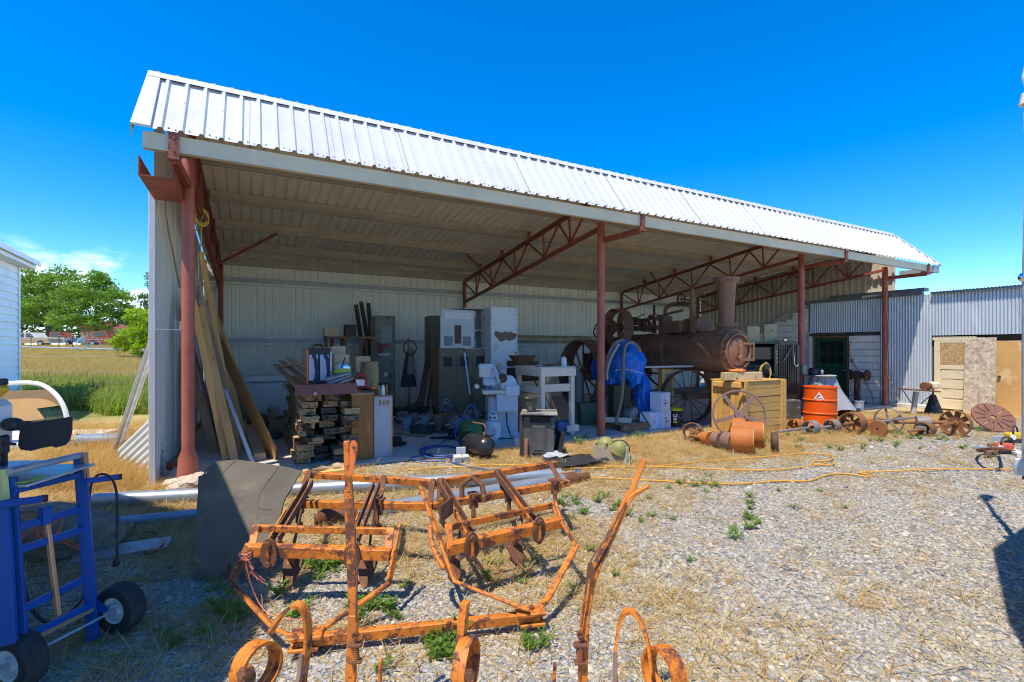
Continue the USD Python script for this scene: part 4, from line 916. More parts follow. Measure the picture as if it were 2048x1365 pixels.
# small clutter on the floor and on top of things
def crate_box(px, py, w, d, h, deg, mt, label, cat='crate'):
    p = G(px, py, .03); t = T(cat.replace(' ', '_'), label, cat, p); R_ = rotz(deg)
    for (x, y, sx, sy) in ((0, -d / 2, w, .015), (0, d / 2, w, .015), (-w / 2, 0, .015, d - .02), (w / 2, 0, .015, d - .02)): t.part('side', MB().box(p + R_ @ np.array([x, y, h / 2]), (sx, sy, h), R_, .003), mt)
    t.part('bottom', MB().box(p + [0, 0, .012], (w - .02, d - .02, .015), R_), mt)
    return p
crate_box(842, 868, .34, .26, .16, 25, dark_wood, 'low dark wooden tray in front of the floor motors'); crate_box(560, 866, .3, .3, .28, 10, pine_dark, 'small weathered crate between the freezer and the timber stack'); crate_box(1128, 868, .3, .25, .24, 12, look('tray_blue', (.05, .12, .30), .5), 'blue plastic tray under the tall bench', 'plastic tray'); crate_box(1330, 838, .36, .3, .3, 30, pine, 'pale wooden box behind the oil cartons', 'wooden box')
def bucket(px, py, r, h, mt, label, cat='bucket'):
    p = G(px, py, .03); t = T(cat.replace(' ', '_'), label, cat, p); t.part('shell', MB().lathe([(0, 0), (r * .8, 0), (r, h), (r * .92, h), (r * .74, .02), (0, .02)], p, ZUP, 20), mt, smooth=35); t.part('bail', MB().tube([p + [r * math.cos(q), -.01, h - .01 + .6 * r * math.sin(q)] for q in np.linspace(0, math.pi, 12)], .004, 5), galv_dull)
bucket(812, 860, .11, .22, galv_dull, 'grey metal bucket at the left end of the floor motors'); bucket(1030, 870, .10, .22, redm, 'dull red bucket beside the grinder pedestal'); bucket(905, 878, .09, .17, black, 'small black bucket behind the hose coil'); bucket(1216, 852, .12, .26, white_paint, 'white bucket behind the skid by the second post'); bucket(546, 838, .12, .25, look('bucket_tan', (.45, .38, .25), .5), 'tan bucket before the white freezer')
for (x0, y0, x1, y1, w_, mt, lb) in ((790, 866, 850, 872, .05, pine_dark, 'weathered stick lying in front of the floor motors'), (860, 876, 915, 874, .09, dark_wood, 'dark plank lying under the brown motor'), (625, 938, 700, 934, .10, pine_dark, 'broken board on the ground at the foot of the timber stack'), (640, 946, 690, 940, .06, pine, 'short pale stick in front of the timber stack')):
    a_, b_ = G(x0, y0, .05), G(x1, y1, .05); one('loose_board', MB().bar(a_, b_, w_, .03, ch=.004), mt, lb, 'board')
for k, (px, py, s) in enumerate(((640, 936, .07), (662, 941, .05), (690, 938, .06), (612, 944, .05), (676, 933, .08))):
    m = trimesh.creation.icosphere(2, 1.0); v = np.array(m.vertices) * (1 + .5 * (meshkit.fbm(np.array(m.vertices) * 2 + k, 3, k) - .5))[:, None]; one('wood_chunk', MB().raw(v * (s * 1.4, s, s * .7) + G(px, py, s * .5), m.faces), tim, ('middle', 'lowest', 'rightmost', 'leftmost', 'largest')[k] + ' of the split wood chunks at the foot of the timber stack', 'wood chunk', smooth=40)
for (px, py, b_, sx, sz, mt, lb) in ((662, 700, 4.1, .3, .2, cardboard, 'brown carton on the frame table, left'), (700, 700, 4.1, .24, .26, dark_wood, 'dark box on the frame table, middle'), (640, 742, 3.2, .3, .22, pine_dark, 'weathered box on the far end of the timber stack')):
    p = onB(px, py, b_); p[2] = (ztab + .03 if b_ > 4 else ZT) + sz / 2; one('small_carton', MB().box(p, (sx, .25, sz), RS, .006), mt, lb, 'box')
# ------------------------------------------------------------------ the right half of the shed
paleblue = look('machine_blue', (0.46, 0.54, 0.60), .45, .08, 3.0, patch=(.40, .30, .18), thr=(.66, .72), pscale=6)
cream_m = look('machine_cream', (.58, .57, .50), .5, .08, 4.0, patch=(.34, .20, .09), thr=(.58, .66), pscale=9)
gp = G(1003, 877, .03); Yg = gp[1]
def gq(px, py, dy=0.0): return P(px, py, Yg + dy)
gr = T('tool_grinder', 'pale blue pedestal tool grinder with round guard and lamp box', 'grinder', gp)
Rg = rotz(6)
def gbox(x0, x1, y0, y1, dy, d, ch=.012):
    a_, b_ = gq(x0, y1, dy), gq(x1, y0, dy); c = (a_ + b_) / 2 + np.array([0, d / 2, 0]); return MB().box(c, (b_[0] - a_[0], d, b_[2] - a_[2]), Rg, ch)
mb = gbox(974, 1034, 792, 868, .02, .42, .04); mb.box(gp + [0, .2, .06], (.62, .55, .10), Rg, .03); gr.part('pedestal', mb, paleblue)
gr.part('cabinet_box', gbox(991, 1034, 789, 824, -.16, .3), paleblue)
gr.part('work_table', gbox(962, 1010, 781, 789, -.2, .42, .01), cream_m); gr.part('table_block', gbox(1009, 1037, 771, 792, -.2, .36), paleblue)
mb = MB(); mb.disc(gq(1016, 768, -.05), np.array([.35, -.94, 0]), .155, .10, 28, .02); gr.part('round_guard', mb, paleblue, smooth=40)
mb = MB(); mb.disc(gq(1005, 757, -.14), np.array([.35, -.94, 0]), .085, .03, 20); gr.part('wheel', mb, rust_dark)
gr.part('lamp_box', gbox(957, 985, 737, 755, -.1, .2), cream_m); gr.part('lamp_lid', gbox(956, 986, 728.5, 739, -.12, .24, .03), paleblue)
mb = MB(); c = gq(979, 763, -.05); mb.lathe([(0, -.12), (.06, -.12), (.085, -.08), (.085, .08), (.06, .12), (0, .12)], c, np.array([1, .1, 0]), 20); gr.part('motor', mb, paleblue, smooth=40)
mb = MB(); mb.bar(gq(989, 733, -.15), gq(998, 766, -.18), .05, .05, ch=.01); mb.bar(gq(987, 737, -.1), gq(983, 770, -.05), .06, .06, ch=.01); gr.part('arm', mb, paleblue)
mb = MB(); mb.tube([gq(992, 733, -.16), gq(998, 742, -.2), (gq(1003, 752, -.22)), gq(1000, 757, -.22)], .008, 5); gr.part('cable', mb, black)
mb = MB(); mb.box(gq(978, 776, -.22), (.15, .07, .045), Rg, .015); gr.part('blue_clamp', mb, look('clamp_blue', (.02, .06, .22), .4))
mb = MB(); mb.lathe([(0, -.05), (.04, -.05), (.04, .05), (0, .05)], gq(953, 773, -.2), np.array([.3, -1, 0]), 14); gr.part('knob', mb, cream_m)
mb = MB(); mb.tube([gq(1013, 826, -.2), gq(1014, 850, -.25), gq(1022, 874, -.3), gq(1032, 878, -.1)], .012, 6); gr.part('power_cable', mb, black)
# bottles of gas
pt = T('propane_tank', 'white propane cylinder with collar, beside the grinder', 'gas cylinder', G(985, 881, .03))
p = G(985, 881, .03); pm = look('propane_white', (.62, .64, .68), .4, .05)
mb = MB(); mb.lathe([(0, .02), (.10, .02), (.135, .06), (.145, .1), (.145, .27), (.125, .325), (.06, .36), (0, .36)], p, ZUP, 28); pt.part('tank', mb, pm, smooth=40)
mb = MB(); mb.ring(p + .41 * ZUP, ZUP, .085, .10, .012, 24); pt.part('collar', mb, pm); mb = MB(); mb.ring(p + .02 * ZUP, ZUP, .1, .04, .01, 24); pt.part('foot_ring', mb, pm)
mb = MB(); mb.disc(p + .41 * ZUP, ZUP, .02, .12, 10); mb.box(p + [-.03, -.083, .41], (.035, .02, .03)); mb.box(p + [.04, -.080, .41], (.035, .02, .03)); pt.part('valve', mb, black)
mb = MB()
for k in range(6): mb.box(p + [.03, -.147, .24 - k * .022], (.08 - .01 * (k % 3), .004, .005))
pt.part('printed_label', mb, look('label_red', (.5, .25, .28), .5), kind='stuff')
gt = T('green_tank', 'round green steel tank standing behind the black air tank', 'tank', G(940, 884, .03))
p = G(940, 884, .03); gtm = look('tank_green', (.06, .19, .05), .4, .2, 4, patch=(.45, .35, .03), thr=(.62, .68), pscale=3)
mb = MB(); ax = nrm([.35, -.94, 0]); R_ = .185
mb.lathe([(0, -.24), (R_ * .6, -.22), (R_ * .92, -.16), (R_, -.1), (R_, .1), (R_ * .92, .16), (R_ * .6, .22), (0, .24)], p + (R_ + .03) * ZUP, ax, 28); gt.part('tank', mb, gtm, smooth=True)
mb = MB(); mb.box(p + [.0, -.1, .03], (.26, .05, .06)); mb.box(p + [.0, .1, .03], (.26, .05, .06)); gt.part('foot', mb, gtm)
mb = MB(); mb.box(p + R_ * 1.7 * ZUP + ax * .17 + [-.04, 0, -.02], (.08, .02, .05), frame(ax)); gt.part('sticker', mb, white_paint)
at_ = T('air_tank', 'black portable air tank lying on its side with a brass gauge and loop handle', 'air tank', G(965, 915, .0))
e0, e1 = P(977, 893, 7.1), P(938, 872, 7.55); e0[2] = .20; e1[2] = .20; ax = nrm(e1 - e0); R_ = .150; L = np.linalg.norm(e1 - e0) + .05
mb = MB(); mb.lathe([(0, -.05), (R_ * .55, -.035), (R_ * .9, .02), (R_, .07), (R_, L), (R_ * .9, L + .05), (R_ * .5, L + .1), (0, L + .11)], e0, ax, 32)
at_.part('tank', mb, look('tank_black', (.020, .020, .021), .28, .3, 6, patch=(.07, .04, .02), thr=(.62, .68)), smooth=True)
mb = MB(); mb.ring(e0 + ax * .1, ax, R_ * 1.015, .012, .02, 32); mb.ring(e0 + ax * (L - .03), ax, R_ * 1.015, .012, .02, 32); at_.part('weld_band', mb, black)
t0, t1 = e0 + ax * .08 + (R_) * ZUP, e0 + ax * (L - .02) + R_ * ZUP
mb = MB(); mb.tube([t1 - .12 * ZUP + .07 * V, t1 + .10 * ZUP, t1 + .16 * ZUP - ax * .04, t0 + .17 * ZUP + ax * .04, t0 + .13 * ZUP, t0], .013, 8); at_.part('handle', mb, look('handle_rust', (.14, .07, .04), .6, .2))
mb = MB(); mb.disc(t0 + .03 * ZUP + ax * .03, [.3, -.95, 0], .028, .03, 16); at_.part('gauge', mb, look('brass', (.45, .33, .12), .35, .1, metal=.7))
mb = MB(); mb.bar(t0 - ax * .02, t0 - ax * .02 + .12 * U, .025, .025); mb.disc(t0 + .02 * ZUP - ax * .03, ax, .02, .06, 10); at_.part('fitting', mb, black)
mb = MB()
for s in (.12, L - .1): mb.box(e0 + ax * s - (R_ + .02) * ZUP, (.04, .22, .07), frame(ax))
at_.part('foot', mb, black)
# blue air hose: coil and tail
hose = look('hose_blue', (.012, .07, .26), .4, .1)
def ell(cx, cy, rx, ry, t0, t1, n, z): return [G(cx + rx * math.cos(t), cy + ry * math.sin(t), z) for t in np.linspace(t0, t1, n)]
mb = MB(); pts = [P(951, 838, 8.0), P(944, 811, 8.2), P(935, 815, 8.1), P(925, 835, 7.9), P(912, 858, 7.8), G(897, 878, .05), G(880, 888, .03)]
pts += ell(880, 902, 41, 11, -1.4, -1.4 - 2 * np.pi, 20, .03)[1:] + ell(884, 903, 36, 9.5, -1.4, -1.4 - 2 * np.pi, 20, .045)[1:] + ell(878, 905, 38, 12, -1.4, -1.4 - 1.6 * np.pi, 16, .055)[1:]
pts += [G(x, y, .025) for x, y in ((900, 922), (918, 929), (935, 934), (960, 938), (985, 942))]
def smooth_path(p, n=4):
    from scipy.interpolate import CubicSpline
    p = np.array(p); t = np.concatenate([[0], np.cumsum(np.sqrt(np.linalg.norm(np.diff(p, axis=0), axis=1)) + 1e-6)]); return CubicSpline(t, p)(np.linspace(0, t[-1], len(p) * n))
mb.tube(smooth_path(pts, 3), .011, 6); mb.tube(smooth_path([G(861, 906, .03), G(830, 914, .03), G(822, 916, .03), G(835, 921, .03), G(860, 923, .03), G(890, 922, .04)], 4), .011, 6)
mb.tube(smooth_path([P(946, 841, 8.0), P(930, 838, 7.9), P(918, 848, 7.85), P(911, 868, 7.75), P(914, 882, 7.6), P(927, 880, 7.4)], 4), .011, 6)
one('air_hose', mb, hose, 'blue air hose coiled on the concrete edge before the tanks', 'hose', smooth=True)
for (x, y, w_, lb) in ((915, 919, .12, 'pale broken block lying left of the air tank on the gravel'), (931, 917, .10, 'smaller grey block between the pale block and the air tank')):
    mb = MB(); mb.box(G(x, y, .05), (w_, w_ * .8, w_), rotz(25) @ trimesh.transformations.rotation_matrix(.3, [1, 0, 0])[:3, :3], .01); one('broken_block', mb, look('block_bit', (.46, .45, .41), .9, .15), lb, 'block')
mb = MB(); mb.box(G(922, 908, .1), (.14, .02, .2), rotz(10), .005); one('grey_plate', mb, look('plate_blue', (.36, .42, .48), .4, .05), 'small upright grey metal plate beside the blue hose', 'plate')
# the old stove with a pot on it
sp = G(1081, 918, .0); ys = sp[1]
st = T('iron_stove', 'black and grey iron stove with panelled door on the shed threshold', 'stove', sp)
stm = look('stove_iron', (.075, .075, .072), .5, .25, 3.0, patch=(.22, .21, .18), thr=(.52, .66), pscale=3.2); Rs = rotz(-4)
def sbox(x0, x1, y0, y1, dy, d, ch=.008):
    a_, b_ = P(x0, y1, ys + dy), P(x1, y0, ys + dy); a_[2] = max(a_[2], 0.0); c = (a_ + b_) / 2 + np.array([0, d / 2, 0]); return MB().box(c, (b_[0] - a_[0], d, b_[2] - a_[2]), Rs, ch)
st.part('body', sbox(1049, 1110, 834, 917, 0, .46), stm); 
st.part('left_shield', sbox(1041, 1049, 830, 912, .05, .45), look('shield', (.03, .028, .027), .7, .2))
fr_ = sbox(1063, 1092, 847, 907, -.018, .02, .006); dpp = st.part('door', fr_, stm); st.part('door_panel', sbox(1067, 1088, 853, 901, -.03, .014, .01), stm, under=dpp)
st.part('ash_slot', sbox(1059, 1101, 835, 846, -.006, .01), look('slot_black', (.01, .01, .01), .8)); st.part('side_trim', sbox(1102, 1110, 836, 857, -.03, .04), stm)
mb = MB(); c = P(1080, 831, ys); mb.box(c + [0, .20, .02], (.55, .56, .025), Rs, .006); st.part('top_plate', mb, look('stove_top', (.27, .25, .22), .5, .3, 3, patch=(.08, .08, .08), thr=(.5, .58), pscale=2.6))
mb = MB(); mb.bar(P(1052, 880, ys - .02), P(1051, 918, ys - .03), .05, .04); st.part('rusty_corner', mb, look('corner_rust', (.26, .12, .07), .7, .2))
po = T('stove_pot', 'smoke-blackened tapering pot standing on the stove', 'pot', P(1064, 825, ys + .18))
c = P(1063, 824, ys + .16); c[2] = P(1080, 831, ys)[2] + .034
mb = MB(); mb.lathe([(0, 0), (.062, 0), (.072, .03), (.10, .20), (.115, .21), (.115, .225), (.095, .225), (.06, .03), (0, .03)], c, ZUP, 24); po.part('bowl', mb, look('pot', (.05, .045, .04), .6, .2, 3, patch=(.36, .28, .19), thr=(.56, .64), pscale=4), smooth=30)
one('bent_sheet', MB().box(P(1117, 895, ys + .15), (.06, .30, .5), rotz(10) @ trimesh.transformations.rotation_matrix(.15, [0, 1, 0])[:3, :3], .01), black, 'black bent steel sheet leaning on the right side of the stove', 'steel sheet')
one('white_tub', MB().box(G(1036, 884, .08), (.14, .16, .15), rotz(15), .015), look('tub_white', (.6, .62, .64), .5, .05), 'small white plastic box on the floor left of the stove', 'box')
# the tall pale work bench
tbb = AB(G(1145, 871, .03))[1]; ta0, ta1 = AB(onB(1082, 740, tbb))[0], AB(onB(1150, 738, tbb))[0]; tz = onB(1115, 737, tbb)[2]; td = .95
wb = T('tall_bench', 'tall pale weathered wooden bench behind the stove', 'bench', S((ta0 + ta1) / 2, tbb, .03))
palew = look('pale_wood', (.66, .58, .46), .75, .12, 4.0, stretch=(1, 1, .3), patch=(.46, .34, .24), thr=(.58, .68), pscale=6, rnd=.08)
for a_ in (ta0 + .05, ta1 - .05):
    for b_ in (tbb + .04, tbb + td - .04): wb.part('leg', MB().box(S(a_, b_, tz / 2), (.085, .085, tz - .08), RS, .006), palew)
for (a0_, a1_, b_) in ((ta0, ta1, tbb), (ta0, ta1, tbb + td)): wb.part('apron', MB().box(S((a0_ + a1_) / 2, b_ - .012, tz - .07), (a1_ - a0_ + .02, .03, .15), RS, .005), palew); wb.part('rail', MB().box(S((a0_ + a1_) / 2, b_ + .03, tz - .36), (a1_ - a0_ - .1, .03, .14), RS, .005), palew)
for a_ in (ta0, ta1): wb.part('apron', MB().box(S(a_, tbb + td / 2, tz - .07), (.03, td - .03, .15), RS, .005), palew); wb.part('rail', MB().box(S(a_ + (.03 if a_ == ta0 else -.03), tbb + td / 2, tz - .40), (.03, td - .1, .13), RS, .005), palew)
wb.part('foot_rail', MB().box(S(ta1 - .05, tbb + .0, .16), (.26, .05, .12), RS, .006), palew)
for k in range(5): wb.part('top_board', MB().box(S((ta0 + ta1) / 2, tbb + (k + .5) * td / 5, tz + .014 + .002 * (k % 2)), (ta1 - ta0 + .04, td / 5 - .006, .028), RS, .004), palew)
zb_ = tz + .03
wn = T('white_canister', 'white domed canister standing on the tall bench', 'canister', S(ta1 - .12, tbb + .15, zb_))
mb = MB(); mb.lathe([(0, 0), (.055, 0), (.055, .13), (.04, .17), (0, .185)], S(ta1 - .12, tbb + .2, zb_), ZUP, 20); wn.part('body', mb, white_paint, smooth=40)
mb = MB(); mb.disc(S(ta1 - .09, tbb + .2, zb_ + .1) - .052 * nrm([.3, .9, 0]), [.1, -1, 0], .012, .01, 10); wn.part('spout_hole', mb, rust)
for (x0, x1, lb, mt, w_) in ((.08, .62, 'rusty iron bar lying on the tall bench', rust, .05), (.3, .75, 'old hand tool with a yellow grip on the tall bench', look('tool_mix', (.08, .07, .06), .6, .3, 9, patch=(.6, .45, .03), thr=(.6, .62), pscale=6), .035), (.02, .40, 'flat brown tool lying at the left of the tall bench', pine_dark, .07)):
    mb = MB(); mb.bar(S(ta0 + x0, tbb + .15 + x0 * .3, zb_ + .022), S(ta0 + x1, tbb + .35 - x1 * .2, zb_ + .03), w_, .035, ch=.008); one('bench_tool', mb, mt, lb, 'tool')
mb = MB(); mb.box(S(ta0 + .35, tbb + 1.3, tz + .05), (.5, .5, .12), RS, .02); mb.lathe([(.2, 0), (.3, .12)], S(ta0 + .35, tbb + 1.3, tz + .1), ZUP, 16); one('rusty_pan', mb, rust, 'rusty pan on a box behind the tall bench', 'pan')
mb = MB(); mb.box(S(ta0 + .35, tbb + 1.3, (tz - .02) / 2), (.5, .5, tz - .05), RS, .02); one('pan_stand', mb, dark_wood, 'dark wooden box stand behind the tall bench', 'stand')
mb = MB(); mb.box(S(ta0 + .15, tbb + .7, .42), (.3, .4, .75), RS, .01); one('bench_carton', mb, cardboard, 'brown carton standing under the tall bench', 'box')
for (x, lb, mt) in ((.42, 'pinkish hooked rod leaning under the tall bench', look('pink_rod', (.45, .16, .14), .5)), (.52, 'thin wooden handle leaning under the tall bench', pine), (.33, 'dark rod leaning leftmost under the tall bench', rust)):
    mb = MB(); mb.tube([S(ta0 + x + .15, tbb + .2, .03), S(ta0 + x - .02, tbb + .75, tz - .25)], .014, 6); one('leaning_rod', mb, mt, lb, 'rod')
gcyl = T('gas_bottle', 'tall grey welding gas cylinder behind the tall bench', 'gas cylinder', G(1156, 845, .03))
p = G(1156, 845, .03); hb = (845 - 742) / F * p[1]
mb = MB(); mb.lathe([(0, 0), (.115, 0), (.115, hb - .14), (.09, hb - .05), (.04, hb), (0, hb)], p, ZUP, 24); gcyl.part('cylinder', mb, look('cyl_grey', (.16, .17, .18), .5, .1), smooth=40)
mb = MB(); mb.lathe([(0, 0), (.03, 0), (.03, .06), (.018, .08), (.018, .14), (0, .14)], p + hb * ZUP, ZUP, 12); mb.disc(p + (hb + .1) * ZUP, [1, -.3, 0], .02, .12, 10); gcyl.part('valve', mb, look('valve_old', (.28, .22, .14), .5, .2))
q = G(1178, 848, .03); tot = T('green_tote', 'dark green plastic tote with rim beside the post', 'tote', q); tm_ = look('tote_green', (.05, .12, .08), .45, .08)
mb = MB(); Rt = rotz(8)
hw, hd, hh = .24, .18, .46
lo_ = [q + Rt @ np.array([sx * hw * .86, sy * hd * .86, 0]) for sx, sy in ((-1, -1), (1, -1), (1, 1), (-1, 1))]; up_ = [q + Rt @ np.array([sx * hw, sy * hd, hh]) for sx, sy in ((-1, -1), (1, -1), (1, 1), (-1, 1))]
mb.raw(lo_ + up_, [[0, 1, 5, 4], [1, 2, 6, 5], [2, 3, 7, 6], [3, 0, 4, 7], [3, 2, 1, 0]]); tot.part('tub', mb, tm_)
mb = MB()
for sy in (-1, 1): mb.box(q + Rt @ np.array([0, sy * hd, hh - .02]), (2 * hw + .04, .03, .04), Rt, .006)
for sx in (-1, 1): mb.box(q + Rt @ np.array([sx * (hw + .0), 0, hh - .02]), (.03, 2 * hd - .032, .04), Rt, .006)
tot.part('rim', mb, tm_)
# skid with the tarped machine
C0, R0, L0 = G(1248, 865, .03), G(1303, 859, .03), G(1186, 849, .03)
ex, ey = R0 - C0, L0 - C0; ey -= nrm(ex) * (ey @ nrm(ex)) * .6; skw = look('skid_wood', (.26, .15, .08), .75, .2, 5, patch=(.38, .32, .26), thr=(.56, .66))
sk = T('wooden_skid', 'low brown timber skid carrying the tarp-covered machine', 'pallet', C0)
sx_ = nrm(ex); sy_ = nrm(ey); Ls, Ws = np.linalg.norm(ex), 1.05; Rk = np.stack([sx_, np.cross(ZUP, sx_), ZUP], 1)
for t_ in (0.04, .5, .96): mb = MB(); mb.box(C0 + ex * .5 + Rk[:, 1] * Ws * t_ + .055 * ZUP, (Ls + .04, .09, .11), Rk, .008); sk.part('runner', mb, skw)
for k in range(7): mb = MB(); mb.box(C0 + ex * ((k + .5) / 7) + Rk[:, 1] * Ws / 2 + .128 * ZUP, (Ls / 7 - .008, Ws, .03), Rk, .005); sk.part('deck_board', mb, skw)
mb = MB(); mb.bar(C0 + Rk[:, 1] * .55 - sx_ * .15 + .19 * ZUP, C0 + Rk[:, 1] * .12 + sx_ * .3 + .19 * ZUP, .10, .10, ch=.008); one('skid_block', mb, palew, 'short pale timber block lying on the skid', 'block')
mp = C0 + ex * .5 + Rk[:, 1] * .55; mz = .145
tmn = T('tarped_machine', 'dark green machine under a bulging bright blue tarpaulin', 'covered machine', mp + mz * ZUP)
gmach = look('machine_green', (.022, .032, .018), .5, .25)
mb = MB(); mb.box(mp + (mz + .38) * ZUP - sx_ * .12, (.22, .30, .76), Rk, .05); tmn.part('frame_leg', mb, gmach); mb = MB(); mb.box(mp + (mz + .46) * ZUP + sx_ * .14, (.20, .26, .90), Rk, .06); tmn.part('frame_leg', mb, gmach)
mb = MB(); mb.box(mp + (mz + .13) * ZUP + sx_ * .1 - Rk[:, 1] * .2, (.18, .3, .22), Rk, .06); mb.disc(mp + (mz + .2) * ZUP - Rk[:, 1] * .3 + sx_ * .12, Rk[:, 1], .09, .12, 14, .02); tmn.part('treadle', mb, motor_m)
tarp = look('blue_tarp', (.003, .125, .50), .42, .12, 2.5, spec=.5, bump=.25, bscale=9)
def tarp_blob(c, sx, sy, sz, seed, low=-1.0, fold=.22):
    m = trimesh.creation.icosphere(5, 1.0); v = np.array(m.vertices)
    n_ = meshkit.fbm(v * 2.1 + seed, 4, seed); az = np.arctan2(v[:, 1], v[:, 0])
    fall = np.clip(-v[:, 2] + .3, 0, 1)
    ridge = 1 - np.abs(2 * meshkit.fbm(np.stack([az * 2.2, v[:, 2] * 1.2, az * 0 + seed], -1), 3, seed + 3) - 1)
    r = 1 + fold * (n_ - .5) * 2 + .16 * (ridge - .7) * (0.3 + fall)
    v = v * r[:, None]; v[:, 2] = np.where(v[:, 2] < 0, v[:, 2] * (1.15 + .15 * np.sin(az * 3 + seed)), v[:, 2])
    return MB().raw(v * (sx, sy, sz) + np.asarray(c), m.faces)
ym = mp[1]
tc = P(1253, 722, ym); tmn.part('tarpaulin', tarp_blob(tc, .37, .38, .42, 4), tarp, smooth=50)
tmn.part('tarpaulin_tail', tarp_blob(P(1284, 785, ym + .3), .17, .2, .45, 9, fold=.3), tarp, smooth=50); tmn.part('tarpaulin_tail', tarp_blob(P(1222, 760, ym + .1), .12, .2, .28, 13, fold=.3), tarp, smooth=50)
tmn.part('tarpaulin_tail', tarp_blob(P(1192, 738, ym + .75), .12, .2, .20, 17), look('blue_tarp_dark', (.004, .05, .30), .45, .12), smooth=50)
mb = MB(); mb.tube(smooth_path([P(x, y, ym - .42) for x, y in ((1231, 742), (1247, 739), (1262, 741), (1277, 745), (1288, 748))], 3), .006, 5); tmn.part('tie_cord', mb, look('cord_white', (.6, .62, .6), .7))
dh = look('duct_hose', (.17, .155, .13), .6, .12, 60.0)
for k, (pth, mt, dy) in enumerate((([(1249, 681), (1234, 684), (1222, 698), (1214, 720), (1212, 741), (1215, 757)], dh, -.40), ([(1238, 688), (1228, 704), (1219, 724), (1214, 744), (1214, 760)], look('duct_hose_pale', (.30, .28, .24), .6, .12, 60.0), -.48), ([(1281, 704), (1274, 692), (1263, 685), (1254, 688), (1249, 700), (1247, 735), (1245, 780), (1241, 810), (1235, 832), (1233, 850)], dh, -.46))):
    pp = smooth_path([P(x, y, ym + dy) for x, y in pth], 4); mb = MB(); mb.tube(pp, .030 if k != 1 else .026, 10); tmn.part('hose', mb, mt, smooth=True)
mb = MB(); mb.tube([P(1263, 800, ym - .2), P(1280, 822, ym - .25), P(1302, 855, ym - .35)], .012, 6); tmn.part('brace_rod', mb, rust_dark)
# oil cartons and yellow-lidded pail
oilw = look('oil_white', (.62, .68, .78), .5, .03); oilb = look('oil_blue', (.02, .09, .30), .4, .1); inkg = look('ink_grey', (.12, .16, .24), .6)
def oil_box(c, deg, label, s=.29, h=.36):
    t = T('oil_carton', label, 'box', c, deg); Rb_ = np.eye(3)
    t.part('carton', MB().box((0, 0, h / 2), (s, s, h), None, .004), oilw, local=True)
    for k, (nx, ny) in enumerate(((0, -1), (1, 0))):
        X = np.array([1.0, 0, 0]) if k == 0 else np.array([0, 1.0, 0]); N = np.array([nx, ny, 0.0]); Z = ZUP; O = N * (s / 2 + .001) - X * s / 2
        mb = MB(); 
        for (x0, x1, z0, z1) in ((.10, .55, .90, .93), (.10, .38, .60, .635), (.10, .45, .53, .57), (.10, .36, .31, .33), (.10, .50, .24, .265), (.12, .30, .08, .13)): mb.box(O + X * s * (x0 + x1) / 2 + Z * h * (z0 + z1) / 2, (s * (x1 - x0) if k == 0 else .003, .003 if k == 0 else s * (x1 - x0), h * (z1 - z0)))
        mb.ring(O + X * s * .22 + Z * h * .76, N, .022, .003, .006, 16); t.part('print', mb, inkg, local=True, kind='stuff')
        mb = MB(); mb.prism([(s * .10, h * .42), (s * .62, h * .46), (s * .55, h * .37), (s * .3, h * .36)], O + N * .001, X, Z, .002) if k == 0 else mb.prism([(s * .35, .004), (s * .98, .004), (s * .98, h * .93), (s * .80, h * .85), (s * .66, h * .5)], O + N * .001, X, Z, .002); t.part('blue_print', mb, oilb, local=True)
        if k == 1: mb = MB(); mb.tube([O + N * .004 + X * s * (.78 + .1 * math.cos(q_)) + Z * h * (.55 + .13 * math.sin(q_)) for q_ in np.linspace(.6, 5.4, 14)], .006, 5); mb.tube([O + N * .004 + X * s * .68 + Z * h * .5, O + N * .004 + X * s * .80 + Z * h * .5], .006, 5); t.part('emblem', mb, oilw, local=True)
    return t
ob = G(1322, 855, .03)
oil_box(ob, 42, 'white and blue oil carton at the bottom of the stack of two'); oil_box(ob + .365 * ZUP + [-.02, 0, 0], 40, 'white and blue oil carton on top of the stack of two'); oil_box(G(1297, 857, .03), 55, 'white oil carton on the floor just left of the stack of two', .27, .33)
p = G(1352, 853, .03); pl = T('oil_pail', 'black pail with bright yellow lid and labels beside the oil cartons', 'pail', p)
mb = MB(); mb.lathe([(0, 0), (.105, 0), (.12, .34), (0, .34)], p, ZUP, 28); pl.part('bucket', mb, black, smooth=40); mb = MB(); mb.lathe([(0, .335), (.127, .335), (.13, .345), (.13, .375), (.12, .385), (.11, .385), (.10, .378), (0, .378)], p, ZUP, 28); pl.part('lid', mb, look('lid_yellow', (.62, .58, .02), .4, .05), smooth=40)
for (z, mt, w_, dx) in ((.24, white_paint, .055, -.02), (.17, white_paint, .045, -.025), (.11, look('lid_yellow', 0), .05, -.02), (.245, look('dull_red', 0), .03, -.015)): mb = MB(); nn = nrm([-.45, -.9, 0]); mb.box(p + nn * (.1245 if mt is not LOOKS['dull_red'] else .127) + z * ZUP, (.006, w_ * 1.6, w_), frame(nn)); pl.part('label', mb, mt)
mb = MB(); mb.tube(smooth_path([p + [-.02, -.13, .28], p + [.08, -.15, .18], p + [.14, -.06, .28], p + [.13, .0, .30]], 3), .004, 5); pl.part('wire_handle', mb, galv_dull)
